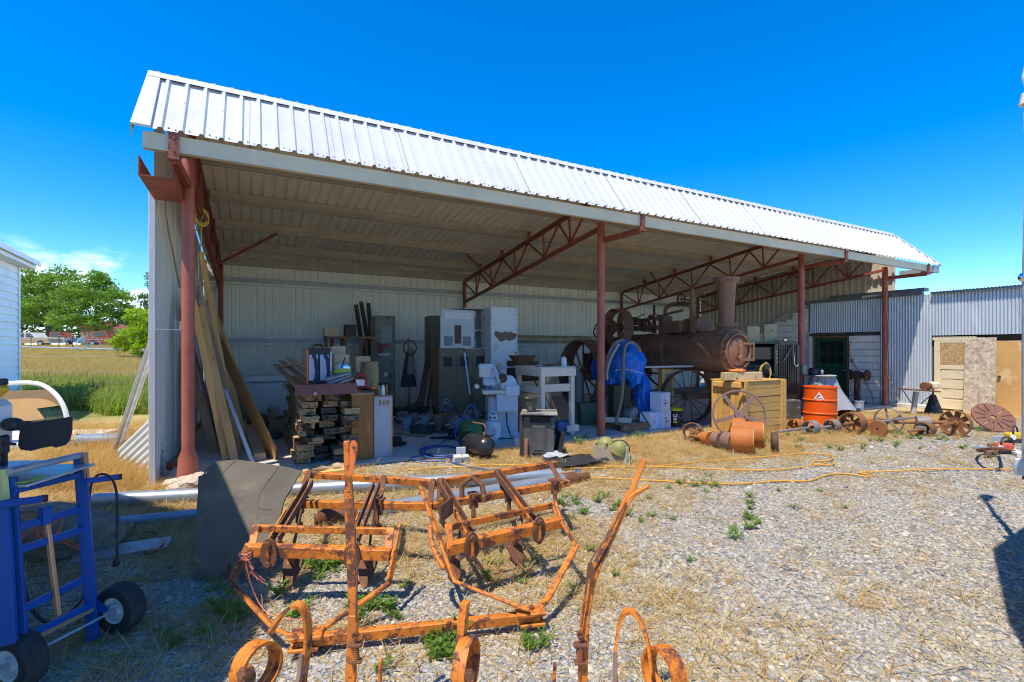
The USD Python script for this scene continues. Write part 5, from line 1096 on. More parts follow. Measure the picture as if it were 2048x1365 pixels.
# plank on a wooden pedestal cupboard
yk = 10.75
mb = MB(); mb.bar(P(1286, 734.5, yk - .15), P(1409, 732, yk + .05), .24, .035, ch=.003); one('grey_plank', mb, palew, 'weathered grey plank lying level in front of the boiler', 'plank')
kp = T('wood_cupboard', 'upright honey-coloured wooden cupboard under the grey plank', 'cupboard', P(1335, 845, yk)); cz = P(1335, 738, yk)[2]; c = P(1335, 790, yk)
kp.part('carcass', MB().box([c[0], yk + .12, cz / 2 + .01], (.27, .25, cz - .03), rotz(5), .006), pine); kp.part('door', MB().box([c[0] + .02, yk - .012, cz * .55], (.15, .015, cz * .72), rotz(5), .004), pine_dark); kp.part('sticker', MB().box([c[0] - .085, yk - .02, cz * .62], (.04, .01, .13), rotz(5)), white_paint); kp.part('blue_tag', MB().box([c[0] + .0, yk - .025, cz * .86], (.05, .006, .03), rotz(5)), blue_tape)

# ------------------------------------------------------------------ the steam traction engine
d_ = nrm([.437, -.9, 0]); s_ = nrm(np.cross(d_, ZUP)) ; s_ = s_ if s_[0] < 0 else -s_       # forward; the side turned to the camera
E0 = np.array([4.66, 10.0, 1.585])
eng = T('steam_engine', 'rust-brown steam traction engine with tall smokestack and spoked iron wheels', 'steam engine', E0 - E0[2] * ZUP)
boil = look('boiler_rust', (.17, .085, .042), .55, .22, 3.0, patch=(.10, .055, .032), thr=(.5, .66), pscale=2.2, patch2=(.26, .13, .04), thr2=(.62, .72), pscale2=4, bump=.1)
smk = look('smokebox_rust', (.25, .115, .058), .6, .2, 3.0, patch=(.17, .075, .04), thr=(.5, .64), pscale=3)
def along(t, up=0.0, side=0.0): return E0 - d_ * t + up * ZUP + side * s_
mb = MB(); mb.lathe([(0, 0), (.435, 0), (.435, 2.7), (.43, 2.72), (0, 2.72)], along(0.85), -d_, 40); eng.part('boiler', mb, boil, smooth=40)
mb = MB(); mb.lathe([(.0, 0.05), (.40, .05), (.465, .0), (.465, .10), (.455, .14), (.455, .85), (.0, .85)], along(0.02), -d_, 40); sp_ = eng.part('smokebox', mb, smk, smooth=40)
mb = MB(); mb.lathe([(0, -.055), (.10, -.05), (.26, -.03), (.30, 0.0), (.30, .05), (0, .05)], along(0.0), -d_, 36); dd = eng.part('smokebox_door', mb, smk, smooth=35); mb = MB(); mb.ring(along(-.02), d_, .37, .05, .03, 36); eng.part('door_ring', mb, smk, under=dd)
mb = MB(); mb.box(along(-.09), (.05, .07, .28), frame(d_), .015); mb.disc(along(-.1, -.13), d_, .07, .05, 14, .01)
eng.part('door_badge', mb, smk, under=dd)
mb = MB()
for z in (.17, -.17): mb.bar(along(-.03, z, -.10), along(-.05, z, -.42), .03, .05); 
mb.bar(along(-.06, .2, -.42), along(-.06, -.2, -.42), .03, .03); eng.part('door_hinge', mb, smk, under=dd)
mb = MB()
for k in range(20): mb.disc(along(-.015) + .425 * (math.cos(k * .314) * s_ + math.sin(k * .314) * ZUP), d_, .012, .02, 7)
eng.part('rivet', mb, smk, kind='stuff')
for t in (.86, 1.75, 2.6): mb = MB(); mb.ring(along(t), d_, .444, .035, .012, 40); eng.part('boiler_band', mb, look('band', (.20, .15, .12), .5, .3, 8))
mb = MB()
for t in (.80, 1.70, 1.80, 2.55):
    for k in range(40): q_ = k * math.pi / 20; mb.box(along(t) + .442 * (math.cos(q_) * s_ + math.sin(q_) * ZUP), (.02, .02, .02), frame(d_), .006)
eng.part('rivet', mb, smk, kind='stuff')
# smokestack
stz = .44; sb = along(.27, stz)
mb = MB(); mb.lathe([(.30, -.08), (.24, 0), (.17, .07), (.165, .1), (.21, .1), (.21, .15), (.15, .155), (.155, .4), (.19, 1.02), (.195, 1.04), (.255, 1.05), (.255, 1.12), (.225, 1.125), (.21, 1.1), (.15, .9)], sb, ZUP, 36); eng.part('smokestack', mb, smk, smooth=35)
mb = MB()
for k in range(18): mb.box(sb + 1.04 * ZUP + .235 * np.array([math.cos(k * .349), math.sin(k * .349), 0]), (.02, .02, .05), rotz(math.degrees(k * .349)), .004)
eng.part('stack_bolt', mb, look('bolt_light', (.30, .24, .2), .5, .2), kind='stuff')
mb = MB(); mb.tube([sb + (1.0 * ZUP) + .19 * (-s_ * .8 + .3 * d_), sb + .9 * ZUP - s_ * .36, sb + .72 * ZUP - s_ * .38, sb + .6 * ZUP - s_ * .2], .012, 6); eng.part('stack_hook', mb, rust)
# dome, cylinder, pipes and valve gear on top
mb = MB(); dm = along(2.05, .36); mb.lathe([(.16, 0), (.165, .08), (.165, .47), (.14, .50), (0, .51)], dm, ZUP, 26); eng.part('steam_dome', mb, look('dome_rust', (.14, .068, .04), .6, .2, 4), smooth=40)
mb = MB(); mb.tube(smooth_path([dm + .5 * ZUP, dm + .66 * ZUP, dm + .74 * ZUP + d_ * .1, along(1.25, 1.1)], 4), .05, 10); eng.part('steam_pipe', mb, boil, smooth=40)
vb_ = along(1.2, .42, .0)
mb = MB(); mb.lathe([(.0, 0), (.07, 0), (.07, .4), (.055, .42), (.055, .55), (.085, .58), (.085, .66), (.05, .68), (.06, .8), (.035, .83), (.035, .98), (.05, 1.0), (.03, 1.04), (0, 1.06)], vb_, ZUP, 16); eng.part('valve_column', mb, look('valve_ochre', (.23, .13, .05), .6, .25, 8), smooth=35)
mb = MB(); hwc = vb_ + .78 * ZUP + s_ * .22 + d_ * -.12; mb.ring(hwc, s_, .13, .03, .03, 24); mb.bar(hwc - .12 * ZUP, hwc + .12 * ZUP, .02, .02); mb.bar(hwc - .12 * d_, hwc + .12 * d_, .02, .02); mb.tube([hwc, vb_ + .75 * ZUP], .02, 8); eng.part('hand_wheel', mb, rust_dark)
mb = MB(); mb.box(along(1.55, .57, .12), (.5, .30, .28), frame(d_), .03); mb.lathe([(0, -.3), (.16, -.3), (.17, -.27), (.17, .25), (.16, .3), (0, .3)], along(1.25, .60, -.15), d_, 20); mb.disc(along(.95, .60, -.15), d_, .2, .05, 20); eng.part('cylinder_block', mb, boil, smooth=35)
mb = MB(); mb.box(along(.95, .58, .05), (.1, .42, .36), frame(d_), .02); mb.disc(along(.80, .60, .15), d_, .17, .08, 20); eng.part('valve_chest', mb, smk)
mb = MB(); gvb = along(2.45, .45); mb.lathe([(.0, 0), (.06, 0), (.05, .3), (.03, .34), (.03, .7), (0, .72)], gvb, ZUP, 12)
for k in range(3): mb.tm(trimesh.creation.icosphere(2, .055), None, gvb + [.13 * math.cos(k * 2.1), .13 * math.sin(k * 2.1), .42]); mb.tube([gvb + .52 * ZUP, gvb + [.13 * math.cos(k * 2.1), .13 * math.sin(k * 2.1), .42]], .012, 5)
eng.part('governor', mb, rust_dark, smooth=40)
for k, (t0_, t1_, u0, u1, sd, r) in enumerate(((1.7, 3.0, .58, .62, .1, .028), (1.7, 3.2, .70, .85, .02, .02), (2.3, 3.2, .50, .55, .2, .035), (2.7, 3.3, .95, .75, .1, .014), (1.4, 2.4, .95, .8, .1, .03))):
    mb = MB(); mb.tube([along(t0_, u0, sd), along((t0_ + t1_) / 2, (u0 + u1) / 2 + .02, sd), along(t1_, u1, sd)], r, 8); eng.part('rod', mb, boil)
mb = MB()
for k in range(14): mb.box(along(2.5 + rr.uniform(0, .7), .55 + rr.uniform(0, .28), rr.uniform(-.25, .2)), rr.uniform(.06, .17, 3), frame(d_ + rr.normal(0, .3, 3)), .015)
eng.part('valve_gear', mb, rust_dark)
mb = MB(); mb.tube(smooth_path([along(2.5, -.02, .44), along(2.2, -.12, .46), along(1.9, -.13, .46), along(1.7, -.13, .46)], 3), .014, 6); mb.disc(along(2.0, -.10, .47), ZUP, .02, .14, 8); eng.part('feed_pipe', mb, boil)
# firebox and tender
mb = MB(); mb.box(along(3.75, -.28, 0), (.9, .85, 1.25), frame(d_), .06); mb.box(along(4.5, -.45, 0), (.7, 1.1, .75), frame(d_), .02); eng.part('firebox', mb, rust_dark)
# flywheel
def spoked(parent, name, c, ax, R, width, thick, n, mat, spoke_w=.05, spoke_t=.02, hub=.09, hubw=None, phase=0.0, flat=True, rimname='rim'):
    ax = nrm(ax); Fm = frame(ax); mb = MB(); mb.ring(c, ax, R, width, thick, 44); r_ = parent.part(name, mb, mat, smooth=35)
    mb = MB(); mb.disc(c, ax, hub, hubw or width * .9, 18, .01); parent.part('hub', mb, mat, under=r_, smooth=35)
    for k in range(n):
        t = phase + k * 2 * math.pi / n; rd = math.cos(t) * Fm[:, 1] + math.sin(t) * Fm[:, 2]
        mb = MB()
        if flat: mb.bar(c + rd * hub * .8, c + rd * (R - thick * .6), spoke_t, spoke_w, up=np.cross(ax, rd), ch=.004)
        else: mb.tube([c + rd * hub * .8 + ax * (.3 * width * (1 if k % 2 else -1)), c + rd * (R - thick * .5)], spoke_t, 6)
        parent.part('spoke', mb, mat, under=r_)
    return r_
fw = along(3.12, .62, .62); spoked(eng, 'flywheel', fw, s_, .47, .30, .03, 5, look('flywheel_rust', (.19, .092, .05), .6, .2, 4), .09, .04, .1)
mb = MB(); mb.lathe([(0, -.8), (.045, -.8), (.045, .9), (0, .9)], along(3.12, .62, 0), s_, 12); eng.part('crankshaft', mb, rust_dark)
sw = along(4.3, .62, .35); spoked(eng, 'steering_wheel', sw, nrm(s_ + .4 * ZUP), .24, .03, .03, 6, rust_dark, .03, .015, .04)
rw = E0 - d_ * 4.05 + s_ * 1.05; rw[2] = .95
whm = look('wheel_rust', (.17, .085, .05), .65, .22, 5)
for sgn in (1, -1):
    c = rw if sgn > 0 else rw - 2.1 * s_
    r_ = spoked(eng, 'rear_wheel', c, s_, .92, .46, .025, 12, whm, .05, .03, .16)
    if sgn > 0:
        Fm = frame(s_)
        for k in range(22):
            t = k * 2 * math.pi / 22; rd = math.cos(t) * Fm[:, 1] + math.sin(t) * Fm[:, 2]; tg = np.cross(s_, rd)
            mb = MB(); mb.bar(c + rd * .932 - s_ * .21 - tg * .06, c + rd * .932 + s_ * .21 + tg * .06, .05, .028, up=rd); eng.part('lug', mb, whm, under=r_)
fa = nrm([.10, -.99, 0]); fwc = np.array([3.83, 10.55, .60])
spoked(eng, 'front_wheel', fwc, fa, .585, .20, .022, 14, whm, .03, .011, .085, .30, flat=False)
spoked(eng, 'front_wheel', fwc + np.array([1.35, .2, 0]), fa, .585, .20, .022, 14, whm, .03, .011, .085, .30, flat=False)
mb = MB(); mb.bar(fwc, fwc + np.array([1.35, .2, 0]), .09, .1); mb.bar(along(.4, -.42), [along(.4)[0], along(.4)[1], .62], .2, .2); mb.box(along(.45, -.52, 0), (.5, .45, .2), frame(d_), .03); eng.part('front_axle', mb, boil)
mb = MB(); mb.bar(along(.03, -.42, 0), along(-.02, -.5, 0), .3, .08, up=s_); eng.part('front_bracket', mb, smk)
# ------------------------------------------------------------------ crate, black tractor, drum
cb_ = AB(G(1569, 866, .0))[1]; ca0, ca1 = AB(onB(1488, 800, cb_))[0], AB(onB(1571, 800, cb_))[0]; cz1 = onB(1530, 763, cb_)[2]
cdp = .72
crt = T('wooden_crate', 'yellow pine crate with horizontal boards before the smokestack', 'crate', S((ca0 + ca1) / 2, cb_, 0))
crm = look('crate_pine', (.52, .29, .075), .6, .12, 4.0, stretch=(1, 1, 5), patch=(.36, .18, .05), thr=(.60, .68), pscale=3, patch2=(.14, .09, .05), thr2=(.70, .76), pscale2=3, rnd=.12)
nb_ = 7; bh = (cz1 - .03) / nb_
for k in range(nb_): crt.part('board', MB().box(S((ca0 + ca1) / 2 - .03, cb_ + .015 + rng.normal(0, .002), .03 + (k + .5) * bh), (ca1 - ca0 - .1, .022, bh - .008), RS, .003), crm)
for a_, w_ in ((ca0 + .045, .09), (ca1 - .115, .09), (ca1 - .03, .055)): crt.part('post_board', MB().box(S(a_, cb_ - .010, cz1 / 2), (w_, .026, cz1), RS, .004), crm)
ns = 5
for k in range(ns): crt.part('side_board', MB().box(S(ca0 + .012, cb_ + .04 + (k + .5) * (cdp - .04) / ns, cz1 / 2 + .01), (.022, (cdp - .04) / ns - .008, cz1 - .03), RS, .003), crm)
crt.part('side_batten', MB().box(S(ca0 - .03, cb_ + .35, cz1 - .06), (.06, .62, .11), RS, .02), crm); crt.part('side_batten', MB().box(S(ca0 - .012, cb_ + .05, cz1 / 2 - .06), (.024, .09, cz1 - .14), RS, .004), crm)
crt.part('lid', MB().box(S((ca0 + ca1) / 2, cb_ + cdp / 2, cz1 + .013), (ca1 - ca0 + .03, cdp + .02, .022), RS, .003), crm)
crt.part('inside', MB().box(S((ca0 + ca1) / 2, cb_ + cdp / 2 + .02, cz1 / 2 - .02), (ca1 - ca0 - .06, cdp - .08, cz1 - .06), RS), dark_wood)
zc2 = cz1 + .026
bk = T('timber_block', 'thick pale timber offcut lying on the crate lid', 'timber', onB(1483, 762, cb_ + .15))
A_, B_ = onB(1446, 756, cb_ + .30), onB(1520, 756, cb_ + .10); A_[2] = B_[2] = zc2 + .075
mb = MB(); mb.bar(A_, B_, .14, .145, ch=.006); bk.part('beam', mb, look('pale_timber', (.50, .36, .18), .65, .15, 4, patch=(.20, .12, .06), thr=(.62, .66), pscale=5))
mb = MB(); mb.raw(vv * (.16, .08, .035) + (A_ * .55 + B_ * .45 + .10 * ZUP), m.faces) if False else mb.raw(np.array(trimesh.creation.icosphere(3, 1.0).vertices) * (1 + .5 * (meshkit.fbm(np.array(trimesh.creation.icosphere(3, 1.0).vertices) * 3, 3, 6) - .5))[:, None] * (.16, .08, .035) + (A_ * .62 + B_ * .38 + .10 * ZUP), trimesh.creation.icosphere(3, 1.0).faces)
one('orange_rag', mb, look('orange_cloth', (.62, .16, .02), .8, .15), 'bright orange rag crumpled on the timber block on the crate', 'rag', smooth=True)
yc = T('yellow_cord_coil', 'coil of yellow cord hung over a black reel at the right of the crate', 'cord', onB(1532, 760, cb_ + .3))
cc_ = onB(1532, 743, cb_ + .3)
for k in range(7): mb = MB(); th = rr.uniform(-.25, .25); mb.tube([cc_ + np.array([.10 * math.cos(t) * (1 + .1 * k / 7) + th * .3 * (math.sin(t)) * .1, .02 * math.sin(t * 2 + k) + .01 * k, .175 * math.sin(t) - .01 * k]) for t in np.linspace(0, 2 * np.pi, 20)], .007, 5); yc.part('loop', mb, look('cord_yellow', (.40, .33, .05), .5, .1))
mb = MB(); mb.lathe([(0, -.03), (.05, -.03), (.06, 0), (.05, .03), (0, .03)], cc_ + [0, -.03, .09], [0, -1, 0], 14); yc.part('plug', mb, black)
# black tractor
trp = S(11.95, .95, .03); ytr = trp[1]
trc = T('black_tractor', 'glossy black old tractor nose with radiator grille, number and hood behind the crate', 'tractor', trp)
tblk = look('tractor_black', (.013, .013, .014), .22, .3, 4.0, patch=(.045, .045, .045), thr=(.58, .7)); 
ytr = 10.95
x0, x1 = P(1556, 700, ytr)[0], P(1604, 700, ytr)[0]; zt_ = P(1580, 681, ytr)[2]; zb0 = .42; wR = x1 - x0
Rr_ = rotz(-6); cR = np.array([(x0 + x1) / 2, ytr + .12, 0])
def rs(th):   # rounded shell outline
    return [(-wR / 2, zb0), (-wR / 2, zt_ - .12), (-wR / 2 + .06, zt_ - .03), (-wR / 4, zt_), (wR / 4, zt_), (wR / 2 - .06, zt_ - .03), (wR / 2, zt_ - .12), (wR / 2, zb0)]
mb = MB(); mb.prism(rs(0), cR + Rr_ @ np.array([0, .24, 0]), Rr_[:, 0], ZUP, .24); trc.part('radiator_shell', mb, tblk)
for k in range(9): xk = -wR / 2 + .10 + k * (wR - .16) / 8; mb = MB(); mb.bar(cR + Rr_ @ np.array([xk, -.012, zb0 + .05]), cR + Rr_ @ np.array([xk, -.012, zt_ - .10]), .022, .03, up=[0, 1, 0]); trc.part('grille_bar', mb, tblk)
mb = MB(); mb.lathe([(0, 0), (.06, 0), (.06, .025), (.03, .04), (0, .04)], cR + [0, .1, zt_], ZUP, 14); trc.part('filler_cap', mb, look('chrome', 0))
num = look('number_white', (.6, .6, .58), .5)
for k, chx in enumerate('777'): mb = MB(); mb.text(chx, .075, cR + Rr_ @ np.array([-wR / 2 + .015, -.006, zt_ - .36 - k * .095]), Rr_[:, 0], ZUP, .004); trc.part('numeral', mb, num)
mb = MB(); mb.box(cR + Rr_ @ np.array([-wR / 2 + .04, -.004, zt_ - .25]), (.055, .006, .014), Rr_); trc.part('numeral', mb, num)
mb = MB(); mb.tube([cR + Rr_ @ np.array([-.10, -.06, zt_ - .48]), cR + Rr_ @ np.array([.10, -.08, zt_ - .10]), cR + Rr_ @ np.array([.13, -.08, zt_ - .55]), cR + Rr_ @ np.array([.16, -.1, zt_ - .60]), cR + Rr_ @ np.array([.2, -.1, zt_ - .55])], .010, 6); trc.part('wire_hook', mb, galv_dull)
hA, hB = P(1500, 707, ytr + .35), P(1556, 707, ytr + .25)
mb = MB(); mb.box((hA + hB) / 2 + [0, .3, .0], (hB[0] - hA[0] + .06, .6, .44), rotz(-8), .08); trc.part('hood', mb, tblk); mb = MB(); mb.box((hA + hB) / 2 + [0, .2, .24], (hB[0] - hA[0] + .05, .75, .05), rotz(-8), .02); trc.part('hood_top', mb, tblk)
mb = MB(); mb.box((hA + hB) / 2 + [0, .3, -.42], (hB[0] - hA[0] + .05, .5, .40), rotz(-8), .05); mb.tube([P(1505, 738, ytr + .2), P(1540, 745, ytr + .15), P(1556, 760, ytr + .1)], .035, 8); trc.part('engine_block', mb, black)
mb = MB(); mb.box(cR + [.02, .1, .24], (wR, .4, .5), Rr_, .04); trc.part('front_axle', mb, look('axle_dirty', (.06, .055, .05), .7, .4, 5, patch=(.3, .32, .35), thr=(.58, .64)))
for s, (cx, cy) in enumerate(((1580, 845), (1510, 845))): c = G(cx, cy, .0) + [0, .5, .32]; mb = MB(); mb.lathe([(.16, -.07), (.27, -.08), (.31, -.05), (.32, 0), (.31, .05), (.27, .08), (.16, .07)], c, [1, -.1, 0], 28); tw_ = trc.part('front_wheel', mb, black_rubber, smooth=40); mb = MB(); mb.disc(c, [1, -.1, 0], .17, .08, 18, .01); trc.part('wheel_hub', mb, motor_m, under=tw_)
ysl = ytr + .45
for (x0_, x1_, y0_, y1_, lb) in ((1494, 1513, 653, 694, 'pale board standing on the black tractor, nearest the smokestack'), (1528, 1551, 649, 692, 'wide pale stained board standing upright on the black tractor'), (1514, 1519, 654, 698, 'thin yellow batten standing between the two pale boards')):
    a_, b_ = P(x0_, y1_, ysl), P(x1_, y0_, ysl); mb = MB(); mb.box((a_ + b_) / 2, (b_[0] - a_[0], .09 if x1_ - x0_ > 8 else .04, b_[2] - a_[2]), rotz(-10), .005); one('standing_board', mb, look('pale_timber', 0) if x1_ - x0_ > 8 else pine, lb, 'board')
# orange drum
p = G(1640, 851, .0); dr_ = T('orange_drum', 'bright orange steel oil drum with a white triangular emblem', 'drum', p)
R_ = .315; hD = .84; om = look('drum_orange', (.70, .085, .003), .5, .05, 3, spec=.3, patch=(.58, .065, .005), thr=(.6, .7), patch2=(.30, .10, .03), thr2=(.70, .74), pscale2=8)
tl = trimesh.transformations.rotation_matrix(.03, [0, 1, 0])[:3, :3]
mb = MB(); mb.lathe([(0, .02), (R_ - .01, .02), (R_, 0), (R_, .03), (R_ - .006, .05), (R_ - .006, .26), (R_ + .012, .28), (R_ - .006, .30), (R_ - .006, .54), (R_ + .012, .56), (R_ - .006, .58), (R_ - .006, hD - .04), (R_ + .006, hD - .02), (R_ + .006, hD), (R_ - .012, hD), (R_ - .012, hD - .02), (0, hD - .02)], p, ZUP, 48); dr_.part('shell', mb, om, smooth=30)
mb = MB(); nn = nrm([-.75, -1.05, 0]); tx = nrm(np.cross(ZUP, nn)) ; tx = tx if tx[0] > 0 else -tx; O = p + nn * (R_ + .004) + (hD - .24) * ZUP
sz = .15; from_ = [(-sz / 2, 0), (-sz * .32, 0.032), (-.012, sz * .62), (0, sz * .62)]
mb.prism([(-.078, 0), (.078, 0), (.095, -.012), (.095, -.018), (-.095, -.018), (-.095, -.012)], O, tx, ZUP, .003)
mb.prism([(-.085, .006), (-.055, .006), (-.002, .105), (-.012, .135), (.004, .14)], O, tx, ZUP, .003); mb.prism([(.004, .14), (.085, .006), (.052, .006), (.045, .02), (-.018, .02), (-.018, .042), (.030, .042), (.012, .075), (-.02, .075), (-.01, .095), (.0, .10)], O, tx, ZUP, .003)
dr_.part('emblem', mb, look('number_white', 0))
# shrouded machine, things by the green door
sh = T('shrouded_machine', 'machine under a grey cloth behind the orange drum', 'covered machine', G(1650, 838, .02))
yv = 11.6
def shroud(u_, v_):
    an = u_ * 2 * math.pi; k = v_; r = (.30 + .42 * k ** 1.2) * (1 + .10 * math.sin(6 * an + 1) * k + .06 * math.sin(11 * an)); c = P(1648, 752, yv)
    return np.array([c[0] + .06 * k + r * math.cos(an) * (.85 if math.cos(an) < 0 else 1.0), yv + .1 + .6 * r * math.sin(an), c[2] - .95 * k * (c[2] - .15) / .95 * (1 - .08 * math.sin(4 * an))])
mb = MB(); mb.grid(shroud, 61, 12); c = P(1648, 752, yv); mb.disc(c + [.0, .1, .0], ZUP, .31, .03, 20); sh.part('cloth', mb, look('shroud_grey', (.27, .28, .30), .8, .08), smooth=True)
mb = MB(); mb.box(P(1634, 744, yv) + [0, .1, 0], (.24, .2, .17), rotz(10), .05); bm_ = T('black_motor', 'small black motor sitting on the grey cloth', 'motor', P(1634, 751, yv)); bm_.part('casing', mb, black); mb = MB(); mb.disc(P(1643, 745, yv) + [0, .0, 0], [1, -.3, 0], .06, .05, 16); bm_.part('end_cap', mb, motor_m)
mb = MB(); mb.tube(smooth_path([P(1618, 758, yv - .1), P(1625, 770, yv - .35), P(1637, 768, yv - .35), P(1643, 755, yv - .2)], 4), .008, 5); bm_.part('cable', mb, black)
mb = MB(); mb.box(P(1617, 741, yv) + [0, .2, 0], (.12, .12, .2), rotz(5), .01); one('tan_box', mb, look('jar_tan', 0), 'small tan box left of the black motor on the cloth', 'box')
for (x0_, y0_, x1_, y1_, mt, lb, ct_) in ((1674, 816, 1701, 829, black, 'black tub with a pink rim behind the orange drum', 'tub'), (1707, 800, 1728, 819, galv_dull, 'small grey metal pail by the white block wall', 'pail')):
    c = G((x0_ + x1_) / 2, y1_ + 3, .02); w_ = (x1_ - x0_) / F * c[1] / 2 * .85; h_ = (y1_ - y0_) / F * c[1]
    t = T(ct_, lb, ct_, c); mb = MB(); mb.lathe([(0, 0), (w_ * .85, 0), (w_, h_), (w_ * .9, h_), (w_ * .8, .03), (0, .03)], c, ZUP, 20); t.part('bowl', mb, mt, smooth=30); mb = MB(); mb.ring(c + h_ * ZUP, ZUP, w_ * 1.04, .03, .02, 20); t.part('rim', mb, look('pink_plastic', (.62, .18, .30), .4) if ct_ == 'tub' else mt)
mb = MB(); c = G(1693, 825, .02); mb.box(c + [0, 0, .18], (.5, .18, .12), rotz(-25) @ trimesh.transformations.rotation_matrix(.5, [0, 1, 0])[:3, :3], .05); mb.box(c + [.22, -.05, .07], (.16, .1, .1), rotz(-25), .03); one('work_boots', mb, look('boot_dark', (.03, .035, .05), .8, .2), 'dark cloth-topped boots lying on the pink-rimmed tub', 'boots')
mb = MB(); mb.lathe([(0, 0), (.05, 0), (.06, .1), (0, .1)], G(1717, 823, .02), ZUP, 14); one('blue_cup', mb, look('cup_blue', (.08, .35, .6), .4), 'small light blue cup at the foot of the grey pail', 'cup')
pg = S(16.45, .62, .02); bg = T('pedestal_grinder', 'dark double-wheel grinder on a post against the white block wall', 'grinder', pg)
mb = MB(); mb.box(pg + .5 * ZUP, (.13, .13, .95), RS, .02); mb.box(pg + .03 * ZUP, (.35, .35, .05), RS, .01); bg.part('pedestal', mb, rust_dark); zg = onA(1718, 751, 16.45)[2]
mb = MB(); mb.lathe([(0, -.22), (.05, -.22), (.10, -.12), (.10, .12), (.05, .22), (0, .22)], [pg[0], pg[1], zg], V, 18); bg.part('motor', mb, rust_dark, smooth=40)
for s in (-.26, .20): mb = MB(); mb.disc(pg * (1, 1, 0) + zg * ZUP + s * V, V, .16, .09, 24, .02); bg.part('wheel_guard', mb, rust_dark, smooth=40)
mb = MB(); mb.tube(smooth_path([pg + [0, -.1, zg - .2], pg + [-.1, -.1, .6], pg + [.0, -.15, .2], pg + [.2, -.2, .05]], 4), .011, 5); mb.tube(smooth_path([S(16.8, .98, 1.9), S(16.8, 1.0, 1.45), S(16.82, .9, 1.2), S(16.7, .5, .6), S(16.5, .2, .05)], 5), .010, 5); one('extension_cord', mb, look('cord_red', (.30, .06, .03), .5), 'dull red cord trailing down the white block wall to the grinder', 'cord')
mb = MB(); mb.box(S(16.86, .95, 1.28), (.05, .08, .14), RS, .008); one('outlet_box', mb, galv_dull, 'small electrical box on the white block wall by the green door', 'outlet box')
mb = MB(); mb.tube(smooth_path([S(16.62, -.08, 3.3), S(16.56, -.09, 2.7), S(16.62, -.12, 2.1), S(16.58, -.10, 1.5), S(16.6, -.1, .95)], 4), .012, 6); cw_ = [S(16.66 + .16 * math.cos(t) * .9, -.11, .95 + .12 * math.sin(t)) for t in np.linspace(0, 12, 40)]
mb.tube(cw_, .01, 5); mb.tube(smooth_path([S(16.6, -.1, .85), S(16.75, -.2, .4), S(16.55, -.5, .05), S(16.8, -.9, .04)], 4), .011, 5); one('extension_cord', mb, look('cord_tan', (.42, .30, .16), .6, .1), 'tan cord hung down the right-hand red post and coiled halfway', 'cord')
# ------------------------------------------------------------------ the yard: pulleys, wheels and tools in a row at the right
AX = U
def shaft_path(t, mat): pass
pul_o = look('pulley_orange', (.36, .105, .016), .7, .15, 5, patch=(.46, .20, .03), thr=(.60, .66), pscale=7); pul_g = look('pulley_grey', (.20, .17, .14), .6, .2, 8)
pul_b = look('pulley_brown', (.21, .085, .03), .75, .2, 7, patch=(.25, .11, .04), thr=(.55, .66)); pul_in = look('pulley_inside', (.05, .04, .035), .8, .2)
def pulley(px, pyb, pyt, w, mat, label, n=6, ax=None, shaft=None, name='belt_pulley', cat='pulley', lean_=0.0, sw=.05, dz=0.0, ph=.3):
    g = G(px, pyb, 0); R = (pyb - pyt) / F * g[1] / 2 * .98
    ax_ = nrm(AX if ax is None else ax); c = g + (R + dz) * ZUP + nrm(g * (1, 1, 0)) * 0
    t = T(name, label, cat, g); spoked(t, 'rim', c, ax_, R, w, .016, n, mat, sw, .016, R * .22, w * .6, ph)
    if shaft: mb = MB(); mb.tube([c + ax_ * shaft[0], c + ax_ * shaft[1]], .026, 10); t.part('shaft', mb, mat)
    return t, c, R
pulley(1591, 863, 838, .16, pul_o, 'small rusty orange pulley between the crate and the orange drum', 4)
pulley(1622, 869, 841, .20, pul_g, 'grey ribbed pulley on a pale shaft in front of the orange drum', 0, shaft=(-1.0, .2))
pulley(1664, 866, 839, .18, pul_g, 'grey grooved pulley at the right foot of the orange drum', 5, shaft=(-.45, .6))
pulley(1706, 868, 824, .22, pul_b, 'large wide brown pulley filled with scrap, right of the orange drum', 6, shaft=(-.3, .7))
mb = MB(); c = G(1735, 850, .12); mb.lathe([(.09, -.2), (.12, -.2), (.12, .2), (.09, .2)], c, U, 20, closed=True); one('iron_drum', mb, pul_o, 'short orange-brown iron tube behind the large brown pulley', 'iron tube', smooth=35)
pulley(1777, 868, 815, .055, pul_g, 'tall thin-rimmed wheel with five spokes standing in the row', 5, shaft=(-.6, 1.3), name='spoked_wheel', cat='wheel', sw=.04, ph=.1)
mb = MB(); c = G(1757, 858, .16); mb.lathe([(.02, -.03), (.15, -.03), (.16, 0), (.15, .03), (.02, .03)], c, U, 24); one('brake_drum', mb, pul_b, 'small brown disc wheel behind the thin-rimmed wheel', 'wheel', smooth=35)
mb = MB(); A_, B_ = G(1783, 845, .22), G(1895, 845, .28); mb.tube([A_, B_], .03, 10); sft = T('line_shaft', 'long rusty line shaft with a coupling between the two big wheels', 'shaft', A_); sft.part('shaft', mb, pul_b)
mb = MB(); m_ = (A_ * .42 + B_ * .58); mb.lathe([(.03, -.12), (.12, -.10), (.12, .10), (.03, .12)], m_, B_ - A_, 16); mb.box(m_ - .1 * ZUP, (.3, .2, .08), RS, .01); sft.part('coupling', mb, pul_g)
pulley(1850, 873, 843, .24, pul_b, 'dark rusty pulley with a long knobbed shaft in front of the line shaft', 5, shaft=(-.62, .5))
mb = MB(); c = G(1829, 868, .05); mb.raw(np.array(trimesh.creation.icosphere(2, 1.0).vertices) * (.09, .06, .05) + c, trimesh.creation.icosphere(2, 1.0).faces); one('shaft_knob', mb, pul_b, 'rusty knob at the left end of the knobbed shaft', 'knob', smooth=True)
